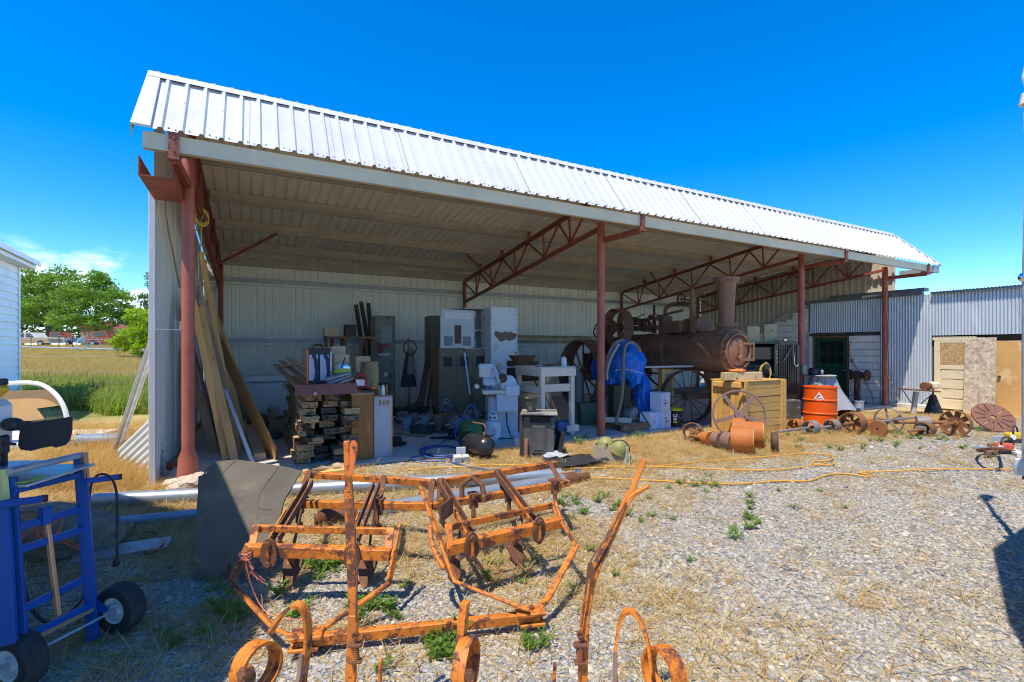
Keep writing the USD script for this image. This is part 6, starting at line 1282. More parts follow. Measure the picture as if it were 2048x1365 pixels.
pulley(1911, 872, 820, .11, pul_b, 'big eight-spoked brown wheel at the right end of the row', 8, shaft=(-.55, .15), name='spoked_wheel', cat='wheel', sw=.09, ph=.2)
# slotted disc
g = G(1997, 864, 0); sd = T('slotted_disc', 'flat rusty disc with twelve radial slots leaning by the plywood door', 'disc', g)
from shapely.geometry import Point, Polygon, box as sbx
from shapely import affinity
R_ = .345; pgd = Point(0, 0).buffer(R_, 24).difference(Point(0, 0).buffer(.045, 8))
for k in range(12): pgd = pgd.difference(affinity.rotate(sbx(.13, -.010, .31, .010), k * 30 + 8, origin=(0, 0)))
Xd, Yd = nrm([.96, -.25, 0]), nrm([.20, .80, .90]); Yd = nrm(Yd - Xd * (Xd @ Yd))
mb = MB(); mb.prism(pgd, g + [0, -.05, .0] + Yd * R_ * .99 + np.cross(Xd, Yd) * .0, Xd, Yd, .03); sd.part('plate', mb, look('disc_rust', (.16, .062, .035), .7, .15, 4))
# pulleys before the crate and the five-spoked flywheel
g = G(1480, 880, 0); fwh = T('flywheel', 'five-spoked iron flywheel leaning on the pine crate', 'flywheel', g)
Rf = .455; axf = nrm([-.22, -.95, .20]); spoked(fwh, 'rim', g + [0, .03, Rf * .98], axf, Rf, .045, .028, 5, look('flywheel_mauve', (.17, .105, .085), .6, .12, 5), .065, .035, .085, .12, -.32)
def open_drum(px, pyb, R, L, ax, mat, label, band=False):
    g = G(px, pyb, 0); c = g + R * ZUP; t = T('belt_pulley', label, 'pulley', g); ax = nrm(ax)
    mb = MB(); mb.lathe([(R - .012, 0), (R, -.004), (R + .004, -L / 2), (R, -L + .004), (R - .012, -L)], c, ax, 40); t.part('rim', mb, mat, smooth=40)
    mb = MB(); mb.lathe([(R - .012, -L), (R - .014, -L / 2), (R - .012, 0)], c, ax, 40); t.part('inner_face', mb, pul_in, smooth=40)
    mb = MB(); mb.ring(c - ax * .004, ax, R + .001, .012, .014, 40); t.part('lip', mb, pul_o if not band else look('lip_ochre', (.42, .20, .03), .6, .3, 14))
    mb = MB(); mb.disc(c - ax * (L - .03), ax, R - .012, .02, 30); t.part('web', mb, pul_in); return c
axp = nrm([.90, -.42, 0])
open_drum(1507, 908, .205, .33, axp, pul_o, 'nearest orange-brown open cylinder before the crate', True); open_drum(1527, 897, .215, .30, axp, pul_o, 'orange-brown open cylinder behind and right of the nearest one', True); open_drum(1490, 893, .235, .20, axp, pul_o, 'largest upright orange-brown pulley between flywheel and open cylinders')
mb = MB(); mb.disc(G(1549, 885, .15), axp, .16, .10, 24, .02); one('scrap_wheel', mb, rust_dark, 'small dark wheel half hidden behind the open cylinders', 'wheel')
lsh = T('pulley_shaft', 'rusty shaft with three small pulleys lying left of the big pulley', 'shaft', G(1430, 878, 0))
A_, B_ = G(1380, 872, .12), G(1470, 884, .17); mb = MB(); mb.tube([A_, B_], .03, 10); lsh.part('shaft', mb, pul_b)
for t_, R_, w_, mt in ((.40, .105, .14, pul_o), (.64, .12, .13, look('pulley_mauve', (.20, .11, .085), .6, .1)), (.90, .145, .16, look('pulley_mauve', 0))): mb = MB(); mb.lathe([(.03, -w_ / 2), (R_, -w_ / 2), (R_, w_ / 2), (.03, w_ / 2)], A_ + (B_ - A_) * t_, B_ - A_, 28); lsh.part('pulley', mb, mt, smooth=35)
pulley(1386, 884, 845, .12, pul_b, 'broken spoked pulley at the left end of the scrap before the crate', 3, ax=[-.6, -.8, .2], sw=.07)
mb = MB(); mb.ring(G(1402, 876, .10), nrm([-.5, -.85, .1]), .10, .14, .012, 24); one('iron_ring', mb, pul_b, 'short rusty iron ring beside the broken pulley', 'ring', smooth=35)
# saw table by the cream door
g = G(1840, 831, .0); sw_ = T('saw_table', 'small rusty saw table on a pale leg with a cream motor cover', 'saw table', g)
yt = g[1]; mb = MB(); mb.bar(P(1801, 778, yt), P(1872, 783, yt - .1), .34, .03, ch=.006); sw_.part('table_top', mb, rust)
mb = MB(); mb.bar([P(1826, 785, yt)[0], yt, .0], P(1832, 784, yt), .10, .08, ch=.01); sw_.part('leg', mb, look('leg_pale', (.40, .38, .33), .6, .1)); 
for q0, q1 in (((1806, 781), (1822, 806)), ((1868, 786), (1842, 808)), ((1866, 786), (1872, 826))): mb = MB(); mb.tube([P(q0[0], q0[1], yt), P(q1[0], q1[1], yt)], .012, 6); sw_.part('brace', mb, rust_dark)
mb = MB(); mb.disc(P(1852, 773, yt - .1), [-.9, -.4, 0], .10, .16, 24, .01); sw_.part('motor', mb, rust, smooth=35); mb = MB(); mb.box(P(1868, 771, yt - .02), (.22, .20, .17), rotz(20), .05); sw_.part('motor_cover', mb, cream)
mb = MB(); mb.grid(lambda u_, v_: P(1866, 790, yt + .1) + np.array([(.06 + .15 * v_) * math.cos(u_ * 6.283) * (1 + .2 * math.sin(u_ * 31) * v_), (.05 + .1 * v_) * math.sin(u_ * 6.283), -.50 * v_ + .06 * math.sin(u_ * 9) * v_]), 41, 6); sw_.part('cover_cloth', mb, black, smooth=True)
# yellow chainsaw, red saw parts at the right edge
def chainsaw(p, deg, col, label, s=1.0):
    t = T('chainsaw', label, 'chainsaw', p, deg); R0 = np.eye(3)
    t.part('body', MB().box((0, 0, .12 * s), (.24 * s, .13 * s, .13 * s), None, .03 * s), col, local=True); t.part('base', MB().box((0.02, 0, .04 * s), (.28 * s, .14 * s, .06 * s), None, .015 * s), black, local=True)
    mb = MB(); mb.tube(smooth_path([(-.08 * s, -.06 * s, .16 * s), (-.06 * s, -.05 * s, .26 * s), (.02 * s, 0, .29 * s), (.14 * s, .05 * s, .26 * s), (.17 * s, .06 * s, .12 * s)], 3), .014 * s, 8); t.part('handle', mb, black, local=True)
    mb = MB(); mb.box((-.28 * s, 0, .08 * s), (.34 * s, .012, .07 * s), None, .004); t.part('guide_bar', mb, galv_dull, local=True); mb = MB(); mb.disc((-.10 * s, -.08 * s, .11 * s), (0, 1, 0), .045 * s, .02, 16); t.part('starter', mb, white_paint, local=True)
chainsaw(G(2026, 886, 0), 8, look('saw_yellow', (.62, .36, .01), .4, .05), 'yellow and black chainsaw at the right edge by the disc'); chainsaw(G(2008, 908, 0), -12, look('saw_red', (.45, .07, .03), .5, .2, 8), 'broken orange-red chainsaw lying on the gravel at the right', .9)
mb = MB()
for k in range(9): mb.box(G(1985 + rr.uniform(-12, 10), 903 + rr.uniform(-12, 5), .05 + rr.uniform(0, .08)), rr.uniform(.04, .12, 3), frame(rr.normal(0, 1, 3)), .01)
one('saw_scrap', mb, look('scrap_mix', (.16, .09, .06), .7, .5, 12), 'small heap of rusty engine parts beside the red chainsaw', 'scrap')
mb = MB(); mb.tube(smooth_path([G(1975, 902, .05), G(1980, 898, .3), G(1997, 897, .33), G(2004, 900, .2), G(1998, 908, .05)], 4), .02, 8); one('hoop_handle', mb, rust, 'bent rusty hoop standing on the heap of engine parts', 'hoop')
mb = MB(); mb.bar(G(1995, 890, .03), G(2045, 912, .03), .12, .06); one('kerb_stone', mb, concrete, 'pale concrete strip on the ground behind the red chainsaw', 'concrete strip')

# ------------------------------------------------------------------ helmets in a box, pipes, cords, tarps
g = G(1222, 928, 0); hb = T('wooden_box', 'small weathered wooden box holding two olive helmets', 'box', g); Rh = rotz(-14); bw_ = look('box_wood', (.33, .26, .19), .75, .15, 6)
hc = g + [.04, .17, 0]
for (dx, dy, sx, sy) in ((0, -.15, .50, .018), (0, .15, .50, .018), (-.24, 0, .018, .28), (.24, 0, .018, .28)): hb.part('side_board', MB().box(hc + Rh @ np.array([dx, dy, .13]), (sx, sy, .23), Rh, .004), bw_)
hb.part('base_board', MB().box(hc + [0, 0, .02], (.48, .28, .02), Rh), bw_)
olv = look('helmet_olive', (.20, .20, .055), .55, .08, 4)
for k, (dx, dz, tilt, lb) in enumerate(((-.07, .27, -.5, 'olive steel helmet with a badge, left of the two in the wooden box'), (.11, .24, .35, 'olive steel helmet with a black strap, right of the two in the box'))):
    hm = T('helmet', lb, 'helmet', hc + Rh @ np.array([dx, -.02, dz])); ax_ = nrm([tilt, -.25, .9]); c = hc + Rh @ np.array([dx, -.02 - .04 * k, dz - .06])
    th = np.linspace(0, np.pi / 2, 9); mb = MB(); mb.lathe([(.150, -.03), (.145, 0)] + [(.14 * math.cos(t), .155 * math.sin(t)) for t in th], c, ax_, 30); hm.part('shell', mb, olv, smooth=True)
    mb = MB(); mb.ring(c - ax_ * .028, ax_, .153, .012, .01, 30); hm.part('rim', mb, olv)
    if k: mb = MB(); mb.tube([c + ax_ * .16 * math.sin(t) + .146 * math.cos(t) * nrm(np.cross(ax_, [0, -1, .2])) - np.array([0, .012, 0]) * math.sin(t) for t in np.linspace(.0, np.pi, 14)], .007, 5); hm.part('strap', mb, black)
    else: mb = MB(); mb.disc(c + ax_ * .06 + .128 * nrm([.05, -1, .1]), [.05, -1, .3], .017, .01, 10); hm.part('badge', mb, look('badge', (.12, .06, .02), .5))
mb = MB()
for k in range(2): mb.bar(G(1254 + 4 * k, 905, .16), G(1250 + 9 * k, 935, .02), .03, .006, up=[1, 0, .2])
one('green_strap', mb, look('strap_green', (.18, .46, .30), .6), 'pale green strap hanging over the end of the helmet box', 'strap')
mb = MB(); rt = np.random.default_rng(12)
def tarp_flat(cx, cy, wx, wy, z, seed, mat, label, cat, deg=0):
    R_ = rotz(deg); g = G(cx, cy, 0)
    def fn(u_, v_):
        x, y = (u_ - .5) * wx, (v_ - .5) * wy; q = R_ @ np.array([x, y, 0]); return g + q + ZUP * (.015 + z * float(meshkit.fbm(np.array([x * 5 + seed, y * 5, seed]), 3, seed)))
    return one(label.split(' (')[0] and cat.replace(' ', '_'), MB().grid(fn, 26, 18), mat, label, cat, smooth=True)
tarp_flat(1150, 930, .8, .55, .12, 3, look('black_sheet', (.03, .03, .032), .4, .2, 5), 'crumpled black plastic sheet left of the helmet box', 'plastic sheet', 20); tarp_flat(1113, 922, .35, .3, .16, 5, look('grey_plastic', (.34, .36, .38), .4, .1), 'crumpled pale grey plastic beside the stove', 'plastic wrap', 10)
def pipe(name, A_, B_, r, mat, label, ends=None):
    t = T(name, label, 'pipe', A_); mb = MB(); ax = B_ - A_; L = np.linalg.norm(ax); mb.lathe([(r - .006, 0), (r, 0), (r, L), (r - .006, L), (r - .006, .05)], A_, ax, 24); t.part('tube', mb, mat, smooth=40)
    for s, (fl, d) in (ends or {}).items(): c = A_ if s == 0 else B_; a_ = nrm(ax) * (1 if s == 0 else -1); mb = MB(); mb.lathe([(0, -fl), (r * .7, -fl), (r * .7, -fl * .4), (r * 1.12, -fl * .3), (r * 1.12, d), (r, d + .01)], c, a_, 22); t.part('rusty_end', mb, rust, smooth=35)
    return t
galvp = look('pipe_galv', (.30, .33, .36), .38, .12, 4, metal=.5, stretch=(1, 1, 1)); galvb = look('pipe_blue_grey', (.20, .27, .36), .45, .15, 4, metal=.2)
pipe('irrigation_pipe', P(188, 1003, 5.02), P(1122, 949, 6.02), .078, galvp, 'long galvanised irrigation pipe passing behind the rubber mat'); pipe('irrigation_pipe', P(640, 1037, 4.55), P(1140, 958, 5.95), .072, galvp, 'galvanised pipe with rusty couplings in front of the long pipe', {0: (.05, .32), 1: (.28, .10)}); pipe('irrigation_pipe', P(226, 1047, 4.45), P(430, 1026, 4.78), .055, galvb, 'thin blue grey pipe left of the rubber mat', {0: (.03, .02)})
pipe('irrigation_pipe', P(150, 884, 8.0), P(245, 882, 8.4), .13, galvp, 'wide short white-lit pipe lying beyond the dry grass at the left')
oc = look('cord_orange', (.62, .28, .02), .45, .05); z5 = lambda L: [G(1000 + x * .5117, 860 + y * .5117, .022 + rt.uniform(0, .01)) for x, y in L]
for L, lb in (([(200, 118), (300, 132), (420, 140), (540, 145), (700, 133), (900, 115), (1100, 100), (1200, 92), (1280, 97), (1302, 108), (1270, 122), (1232, 122), (1225, 132), (1262, 138), (1305, 128)], 'orange extension cord farthest from the camera, looped at its right end'), ([(230, 150), (400, 148), (540, 144), (760, 150), (950, 158), (1100, 155), (1180, 145), (1240, 136), (1275, 130)], 'orange extension cord between the two other orange cords'), ([(320, 185), (540, 195), (760, 207), (950, 210), (1100, 200), (1200, 200), (1260, 182), (1330, 172), (1400, 178), (1438, 184), (1440, 176), (1405, 168), (1500, 163), (1700, 153), (2010, 155), (2200, 158)], 'orange extension cord nearest the camera, running to the right edge')):
    mb = MB(); mb.tube(smooth_path(z5(L), 5), .010, 6); one('extension_cord', mb, oc, lb, 'cord', 'extension cords on the gravel', smooth=True)
mb = MB(); mb.tube(smooth_path([G(x, y, .025) for x, y in ((815, 934), (830, 940), (870, 936), (930, 934), (975, 930), (1020, 930), (1060, 929), (1110, 925), (1150, 922))], 5), .010, 6); one('extension_cord', mb, look('cord_amber', (.60, .33, .02), .45), 'amber cord with an orange plug before the blue hose', 'cord', smooth=True)
mb = MB(); mb.tube(smooth_path([G(x, y, .03) for x, y in ((1085, 940), (1110, 924), (1130, 922), (1150, 928), (1160, 938), (1150, 943))], 5), .011, 6); one('air_hose', mb, look('hose_bright', (.02, .16, .46), .4), 'short bright blue hose loop at the end of the galvanised pipes', 'hose', smooth=True)
# ------------------------------------------------------------------ the rubber mat
mt_ = T('rubber_mat', 'grey black moulded rubber mat leaning on the cultivator at the left', 'mat', G(450, 1160, 0)); Yb, Yt = 3.40, 3.78
def mpt(px, py): return P(px, py, Yb + (1160 - py) / 240 * (Yt - Yb))
O_ = mpt(390, 1160); Xm = np.array([1.0, 0, 0]); Ym = nrm(mpt(390, 920) - mpt(390, 1160) - Xm * ((mpt(390, 920) - mpt(390, 1160)) @ Xm)); 
def m2(px, py): q = mpt(px, py) - O_; return (q @ Xm, q @ Ym)
z3 = lambda L: [m2(360 + x * .3554, 880 + y * .3554) for x, y in L]
matc = look('mat_rubber', (.145, .124, .095), .9, .14, 3, bump=.4, bscale=120, spec=.25, patch=(.25, .21, .155), thr=(.52, .74), pscale=3.5, patch2=(.07, .06, .05), thr2=(.64, .70), pscale2=5); outl = z3([(180, 120), (190, 135), (345, 125), (570, 155), (640, 165), (690, 180), (668, 215), (640, 270), (600, 340), (575, 440), (530, 590), (500, 690), (400, 690), (370, 800), (330, 800), (285, 690), (200, 780), (75, 792), (62, 770), (120, 690), (100, 660), (112, 210), (160, 200), (200, 150)])
Nm = np.cross(Xm, Ym)
def mbend(p):
    p = np.asarray(p, float); d = p - O_; x, y = d @ Xm, d @ Ym
    return p + np.outer(.05 * np.sin(x * 4.2 + .6) * (0.3 + y) + .035 * (meshkit.fbm(np.stack([x * 2.5, y * 2.5, x * 0], -1), 3, 4) - .5) * 2 - .10 * np.clip(.22 - y, 0, 1) ** 2 * 8, Nm)
mb = MB(); mb.prism(Polygon(outl).buffer(0), O_, Xm, Ym, .016); q_ = mb.mesh(); v_, f_ = trimesh.remesh.subdivide_to_size(q_.vertices, q_.faces, .06); mt_.part('sheet', trimesh.Trimesh(mbend(v_), f_, process=False), matc)
for L in ([(200, 150), (150, 200), (130, 250)], [(345, 128), (270, 200), (210, 330), (180, 480), (165, 590)], [(570, 157), (540, 210), (480, 300), (460, 370), (480, 395), (530, 395)], [(165, 590), (230, 600), (285, 690)]): pp = [O_ + Xm * a_ + Ym * b_ + np.cross(Xm, Ym) * .014 for a_, b_ in z3(L)]; mb = MB(); mb.tube(mbend(smooth_path(pp, 4)), .006, 6); mt_.part('ridge', mb, matc, smooth=True)

# ------------------------------------------------------------------ the orange cultivator frame
cvb = P(600, 1285, 2.58); cvb[2] = 0; cv = T('cultivator', 'orange rust-flecked two-section horse-drawn cultivator frame on the gravel', 'cultivator', cvb)
op, ib = orange_paint, iron_brown
def bar(name, p, q, w, h, mat=op, under=None, up=ZUP, ch=.004): return cv.part(name, MB().bar(p, q, w, h, up=up, ch=ch), mat, under=under)
def pth(name, pts, w, h, mat, up=ZUP):
    mb = MB()
    for i in range(len(pts) - 1): mb.bar(pts[i] - nrm(pts[i + 1] - pts[i]) * w * .2, pts[i + 1] + nrm(pts[i + 1] - pts[i]) * w * .2, w, h, up=up, ch=.004)
    return cv.part(name, mb, mat)
# draw bar on the ground with its two clevises
D0, D1 = P(592, 1283, 2.60), P(1078, 1232, 2.86); bar('draw_bar', D0, D1, .05, .055)
for c, s in ((D0, 1), (D1, -1)):
    ax = nrm(D1 - D0) * s
    pl_ = cv.part('clevis', MB().box(c + ax * .055 + .034 * ZUP, (.17, .11, .022), frame(ax), .006).box(c + ax * .045 - .03 * ZUP, (.15, .1, .02), frame(ax), .006), op); cv.part('bolt', MB().disc(c + ax * .05 + .054 * ZUP, ZUP, .020, .02, 6, .003), ib, under=pl_)
# rear cross bars
TA, TM, TB = P(612, 949, 4.42), P(871, 967, 4.10), P(1112, 928, 4.80); SA, SM, SB = P(590, 1008, 3.80), P(866, 1013, 3.64), P(1137, 966, 4.28)
for a_, b_ in ((TA, TM), (TM, TB), (SA, SM), (SM, SB)): bar('cross_bar', a_, b_, .055, .055, op)
for t_ in (.03, .62, .98): bar('tie_strap', TA + (TM - TA) * t_ - .03 * ZUP * 0 + .034 * ZUP, SA + (SM - SA) * t_ - .02 * ZUP + .05 * ZUP, .045, .014, ib)
for t_ in (.04, .48, .93): bar('tie_strap', TM + (TB - TM) * t_ + .034 * ZUP, SM + (SB - SM) * t_ + .03 * ZUP, .045, .014, ib)
for t_, s_m, e_m in ((.05, SA, SM), (.62, SA, SM), (.07, SM, SB), (.27, SM, SB), (.52, SM, SB), (.88, SM, SB)):
    c = s_m + (e_m - s_m) * t_; ax = nrm(e_m - s_m); ck = cv.part('clamp', MB().box(c + [0, -.04, 0], (.075, .02, .12), frame(ax), .006).box(c + [0, 0, .042], (.07, .1, .018), frame(ax), .004).tube([c + [0, -.05, -.04], c + [0, -.07, -.11], c + [.02, -.05, -.15]], .018, 7), ib)
    cv.part('bolt', MB().disc(c + [0, -.056, .03], [0, -1, 0], .015, .02, 6), ib, under=ck)
mb = MB(); c = SM + (SB - SM) * .24; mb.tube([c + [-.06, -.02, 0], c + [-.06, 0, .12], c + [.02, .0, .18], c + [.1, -.02, .12], c + [.12, -.06, 0]], .022, 8); cv.part('shackle', mb, ib, smooth=40)
# the two tine sections
def section(L0, L1, U0, U1, vl, vr, tall=None):
    """front beam L0-L1, upper bar U0-U1, bent side bars vl and vr"""
    bm = bar('front_beam', L0, L1, .070, .070); bar('upper_bar', U0, U1, .03, .045)
    for pts in (vl, vr): pth('bent_side_bar', pts, .042, .020, op, up=np.array([.3, .5, .8]))
    dr = L1 - L0
    for t_, e in ((.02, 0), (.98, 1)): bar('side_plate', L0 + dr * t_ + [0, -.02, .0], U0 + (U1 - U0) * (.0 if not e else 1.0) + [0, -.02, .03], .014, .05, op, up=nrm(dr))
    back = nrm(np.cross(ZUP, dr)); back = back if back[1] > 0 else -back
    for t_ in (.16, .74):
        c = L0 + dr * t_
        ov_ = cv.part('oval_clamp', MB().disc(c - back * .05, nrm(back), .058, .022, 20, .006), ib) if False else None
        m = trimesh.creation.cylinder(.05, .024, sections=24); v = np.array(m.vertices) * (1, 1.9, 1); Fm = frame(back); R3 = np.stack([nrm(dr), ZUP, back], 1)
        oc_ = cv.part('oval_clamp', MB().raw(v @ R3.T + c - back * .048, m.faces), ib); cv.part('cast_rib', MB().box(c - back * .064, (.018, .11, .012), R3, .004), op, under=oc_)
        for z in (.062, -.062): cv.part('bolt', MB().disc(c - back * .066 + z * ZUP, back, .020, .026, 6, .003), ib, under=oc_)
        # shank back and down to the shovel
        s0, s1, s2 = c + back * .05 + .03 * ZUP, c + back * .22 - .10 * ZUP, c + back * .34 + ZUP * (-c[2] + .10)
        sk_ = cv.part('shank', MB().bar(s0, s1, .03, .045, ch=.004).bar(s1, s2, .03, .045, ch=.004), ib)
        shv = [(0, .13), (.055, .10), (.07, .0), (.04, -.12), (0, -.17), (-.04, -.12), (-.07, 0), (-.055, .10)]; X_ = nrm(dr); Y_ = nrm(.75 * ZUP + back * -.0 + back * .55)
        cv.part('shovel', MB().prism(shv, s2 - back * .03 + .03 * ZUP, X_, Y_, .010), ib, under=sk_)
        a0 = U0 + (U1 - U0) * t_; top = a0 + back * .52 + .17 * ZUP
        am = cv.part('arm', MB().bar(a0 - back * .05 - .05 * ZUP + X_ * .022, top + X_ * .022, .012, .050, up=ZUP).bar(a0 - back * .05 - .05 * ZUP - X_ * .022, top - X_ * .022, .012, .050, up=ZUP), ib); cv.part('arm_plate', MB().bar(a0 - back * .06 - .055 * ZUP - X_ * .034, a0 + back * .18 + .055 * ZUP - X_ * .034, .01, .046, up=ZUP), op, under=am); cv.part('bolt', MB().disc(a0 - back * .05 - X_ * .02 + .02 * ZUP, back, .018, .03, 6), ib, under=am)
        bar('lift_link', a0 + back * .25 + .05 * ZUP + X_ * .05, s1 + X_ * .03, .012, .032, ib, up=ZUP)
section(P(500, 1100, 3.10), P(782, 1108, 3.12), P(515, 1057, 3.24), P(783, 1063, 3.26), [P(497, 1090, 3.10), P(461, 1165, 2.97), P(548, 1257, 2.66), P(600, 1280, 2.60)], [P(800, 1050, 3.18), P(790, 1100, 3.10), P(777, 1168, 2.97), P(625, 1272, 2.64)])
section(P(897, 1098, 3.14), P(1124, 1044, 3.58), P(897, 1055, 3.25), P(1108, 1010, 3.70), [P(843, 976, 3.60), P(880, 1080, 3.12), P(911, 1164, 2.90), P(1056, 1221, 2.80)], [P(1110, 1000, 3.66), P(1125, 1047, 3.54), P(1152, 1092, 3.35), P(1096, 1196, 2.95), P(1070, 1228, 2.86)])
mb = MB(); mb.tube(smooth_path([P(860, 1052, 3.15), P(864, 1085, 3.08), P(875, 1115, 3.02), P(889, 1138, 2.98)], 4), .016, 8); cv.part('curved_rod', mb, op, smooth=True)
bar('inner_plate', P(880, 1030, 3.2), P(905, 1010, 3.4), .012, .12, ib)
# baling twine on the left corner
tw2 = T('baling_twine', 'faded pink baling twine knotted on the left corner of the cultivator', 'twine', P(492, 1118, 3.05)); twm = look('twine_pink', (.62, .20, .13), .8, .2)
c = P(490, 1112, 3.05); mb = MB(); mb.tube([c + .035 * np.array([math.cos(t), .8 * math.sin(t), .6 * math.sin(t * 1.3)]) for t in np.linspace(0, 20, 60)], .005, 4)
for k in range(9): mb.tube([c, c + [rt.uniform(-.02, .06), rt.uniform(-.03, .03), -.08], c + [rt.uniform(-.02, .12), rt.uniform(-.05, .05), rt.uniform(-.2, -.12)]], .003, 4)
mb.tube(smooth_path([c, P(506, 1180, 3.0), P(530, 1222, 2.95), P(560, 1235, 2.9), G(600, 1240, .02), G(635, 1240, .02)], 4), .003, 4); tw2.part('twine', mb, twm)

# ------------------------------------------------------------------ the nearer spring-tooth harrow, mostly below the frame
YH = 1.92
hw_ = T('spring_harrow', 'orange spring-tooth implement in the foreground with two long levers', 'harrow', np.array([0.0, YH, 0]))
def hp(name, mb, mat, under=None, **k): return hw_.part(name, mb, mat, under=under, **k)
def strip(pts, w, th, mat, name, under=None):
    """a flat spring bar through the points, w wide along x-ish, th thick"""
    p = smooth_path(pts, 5); t = np.gradient(p, axis=0); t /= np.linalg.norm(t, axis=1, keepdims=True); W = nrm([.25, 1, 0]); mb = MB(); n = len(p)
    Wd = np.array([nrm(W - t[i] * (W @ t[i])) for i in range(n)]); N = np.cross(t, Wd); v = np.concatenate([p + Wd * w / 2 + N * th / 2, p - Wd * w / 2 + N * th / 2, p - Wd * w / 2 - N * th / 2, p + Wd * w / 2 - N * th / 2])
    f = []
    for i in range(n - 1):
        for k in range(4): f.append([k * n + i, k * n + i + 1, ((k + 1) % 4) * n + i + 1, ((k + 1) % 4) * n + i])
    f += [[0, n, 2 * n, 3 * n], [n - 1, 4 * n - 1, 3 * n - 1, 2 * n - 1]]
    return hp(name, mb.raw(v, f), mat, under)
tine_worn = look('tine_worn', (.20, .12, .085), .6, .2, 6)
def coil(c, R, ax, w, name='coil'):
    mb = MB(); ax = nrm(ax)
    for s in (-1, 1): mb.ring(c + ax * s * w * .52, ax, R, w, .013, 36)
    return hp(name, mb, op, smooth=35)
# left tine with its coil
coil(P(514, 1334, YH), .092, [.90, -.42, .12], .036); hp('clamp_bolt', MB().disc(P(491, 1346, YH - .13), [-.3, -.9, .3], .022, .05, 6, .004).disc(P(493, 1356, YH - .10), [-.3, -.9, .3], .035, .02, 12), ib)
tl1 = strip([P(540, 1268, YH - .02), P(556, 1240, YH), P(580, 1216, YH + .02), P(600, 1212, YH + .04), P(613, 1235, YH + .05), P(616, 1280, YH + .05), P(610, 1330, YH + .03), P(604, 1372, YH)], .040, .012, op, 'spring_tine')
strip([P(609, 1305, YH + .035), P(606, 1340, YH + .02), P(598, 1380, YH - .01)], .052, .016, tine_worn, 'tine_point', under=tl1)
# centre tine, seen edge-on
strip([P(920, 1400, YH - .04), P(919, 1330, YH), P(924, 1262, YH + .02), P(930, 1205, YH + .03)], .05, .030, op, 'spring_tine'); coil(P(932, 1335, YH - .03), .108, [.97, -.22, 0], .026); hp('clamp_bolt', MB().disc(P(939, 1352, YH - .16), [.1, -.9, .3], .020, .05, 6, .004), ib)
# right tine
coil(P(1327, 1344, YH - .02), .092, [-.90, -.42, .1], .034); t3 = strip([P(1302, 1345, YH - .02), P(1296, 1290, YH), P(1282, 1245, YH + .02), P(1263, 1223, YH + .04), P(1248, 1228, YH + .05), P(1236, 1262, YH + .05), P(1231, 1310, YH + .03), P(1232, 1390, YH)], .040, .012, op, 'spring_tine'); strip([P(1231, 1300, YH + .035), P(1230, 1340, YH + .02), P(1234, 1395, YH)], .052, .016, tine_worn, 'tine_point', under=t3); hp('clamp_bolt', MB().disc(P(1356, 1357, YH - .06), [.1, -.9, .3], .022, .05, 6, .004), ib)
for px, py in ((762, 1318), (1110, 1328)): b_, t_ = P(px - 4, 1400, YH), P(px, py, YH); hp('spike', MB().bar(b_, t_, .012, .028, ch=.003), op)
# toolbar, feet and uprights below the frame's lower edge
hp('tool_bar', MB().box([-.1, YH - .12, .22], (2.1, .05, .05), None, .005), op); hp('tool_bar', MB().box([-.1, YH - .75, .22], (2.1, .05, .05), None, .005), op)
for x in (-1.1, -.2, .9): hp('side_rail', MB().box([x, YH - .43, .245], (.05, .75, .02), None, .004), op)
for x in (-.98, -.18, .6): hp('tine_foot', MB().bar([x, YH - .1, .22], [x + .02, YH + .05, .02], .03, .012), tine_worn)
# left lever
lv = hp('lever', MB().bar(P(700, 1385, YH - .02), P(707, 1230, YH), .020, .040, up=[1, 0, 0], ch=.003).bar(P(707, 1235, YH), P(697, 980, YH + .05), .014, .036, up=[1, 0, 0], ch=.003).bar(P(697, 985, YH + .05), P(694, 882, YH + .05), .020, .026, up=[1, 0, 0], ch=.006), op)
hp('grip', MB().prism([(-.006, 0), (.008, 0), (.026, .10), (.026, .125), (.018, .138), (.004, .138), (-.002, .12)], P(702, 950, YH + .03), [1, 0, 0], ZUP, .008), look('orange_fresh', (.62, .14, .03), .5, .1), under=lv)
hp('grip_rivet', MB().disc(P(708, 895, YH + .02), [0, 1, 0], .006, .02, 8), ib, under=lv)
hp('latch_rod', MB().tube([P(703, 958, YH + .02), P(711, 1085, YH - .01), P(714, 1145, YH - .01), P(712, 1245, YH - .02)], .004, 5), ib, under=lv)
def spring(px, y0, y1, under, dy=-.03):
    a_, b_ = P(px, y0, YH + dy), P(px, y1, YH + dy); n = 9; mb = MB(); mb.tube([a_ + (b_ - a_) * t + .012 * np.array([math.cos(2 * np.pi * n * t), math.sin(2 * np.pi * n * t), 0]) for t in np.linspace(0, 1, n * 10)], .0035, 5); mb.tube([a_ + (a_ - b_) * .6, b_ + (b_ - a_) * .9], .005, 6)
    hp('latch_spring', mb, rust_orange, under=under); hp('spring_collar', MB().box(a_, (.05, .03, .012), None, .003), ib, under=under); hp('spring_collar', MB().box(b_, (.045, .03, .01), None, .003), ib, under=under); hp('spring_eye', MB().ring(a_ + (a_ - b_) * .6, [0, 1, 0], .014, .012, .007, 14), ib, under=under)
spring(711, 1290, 1322, lv)
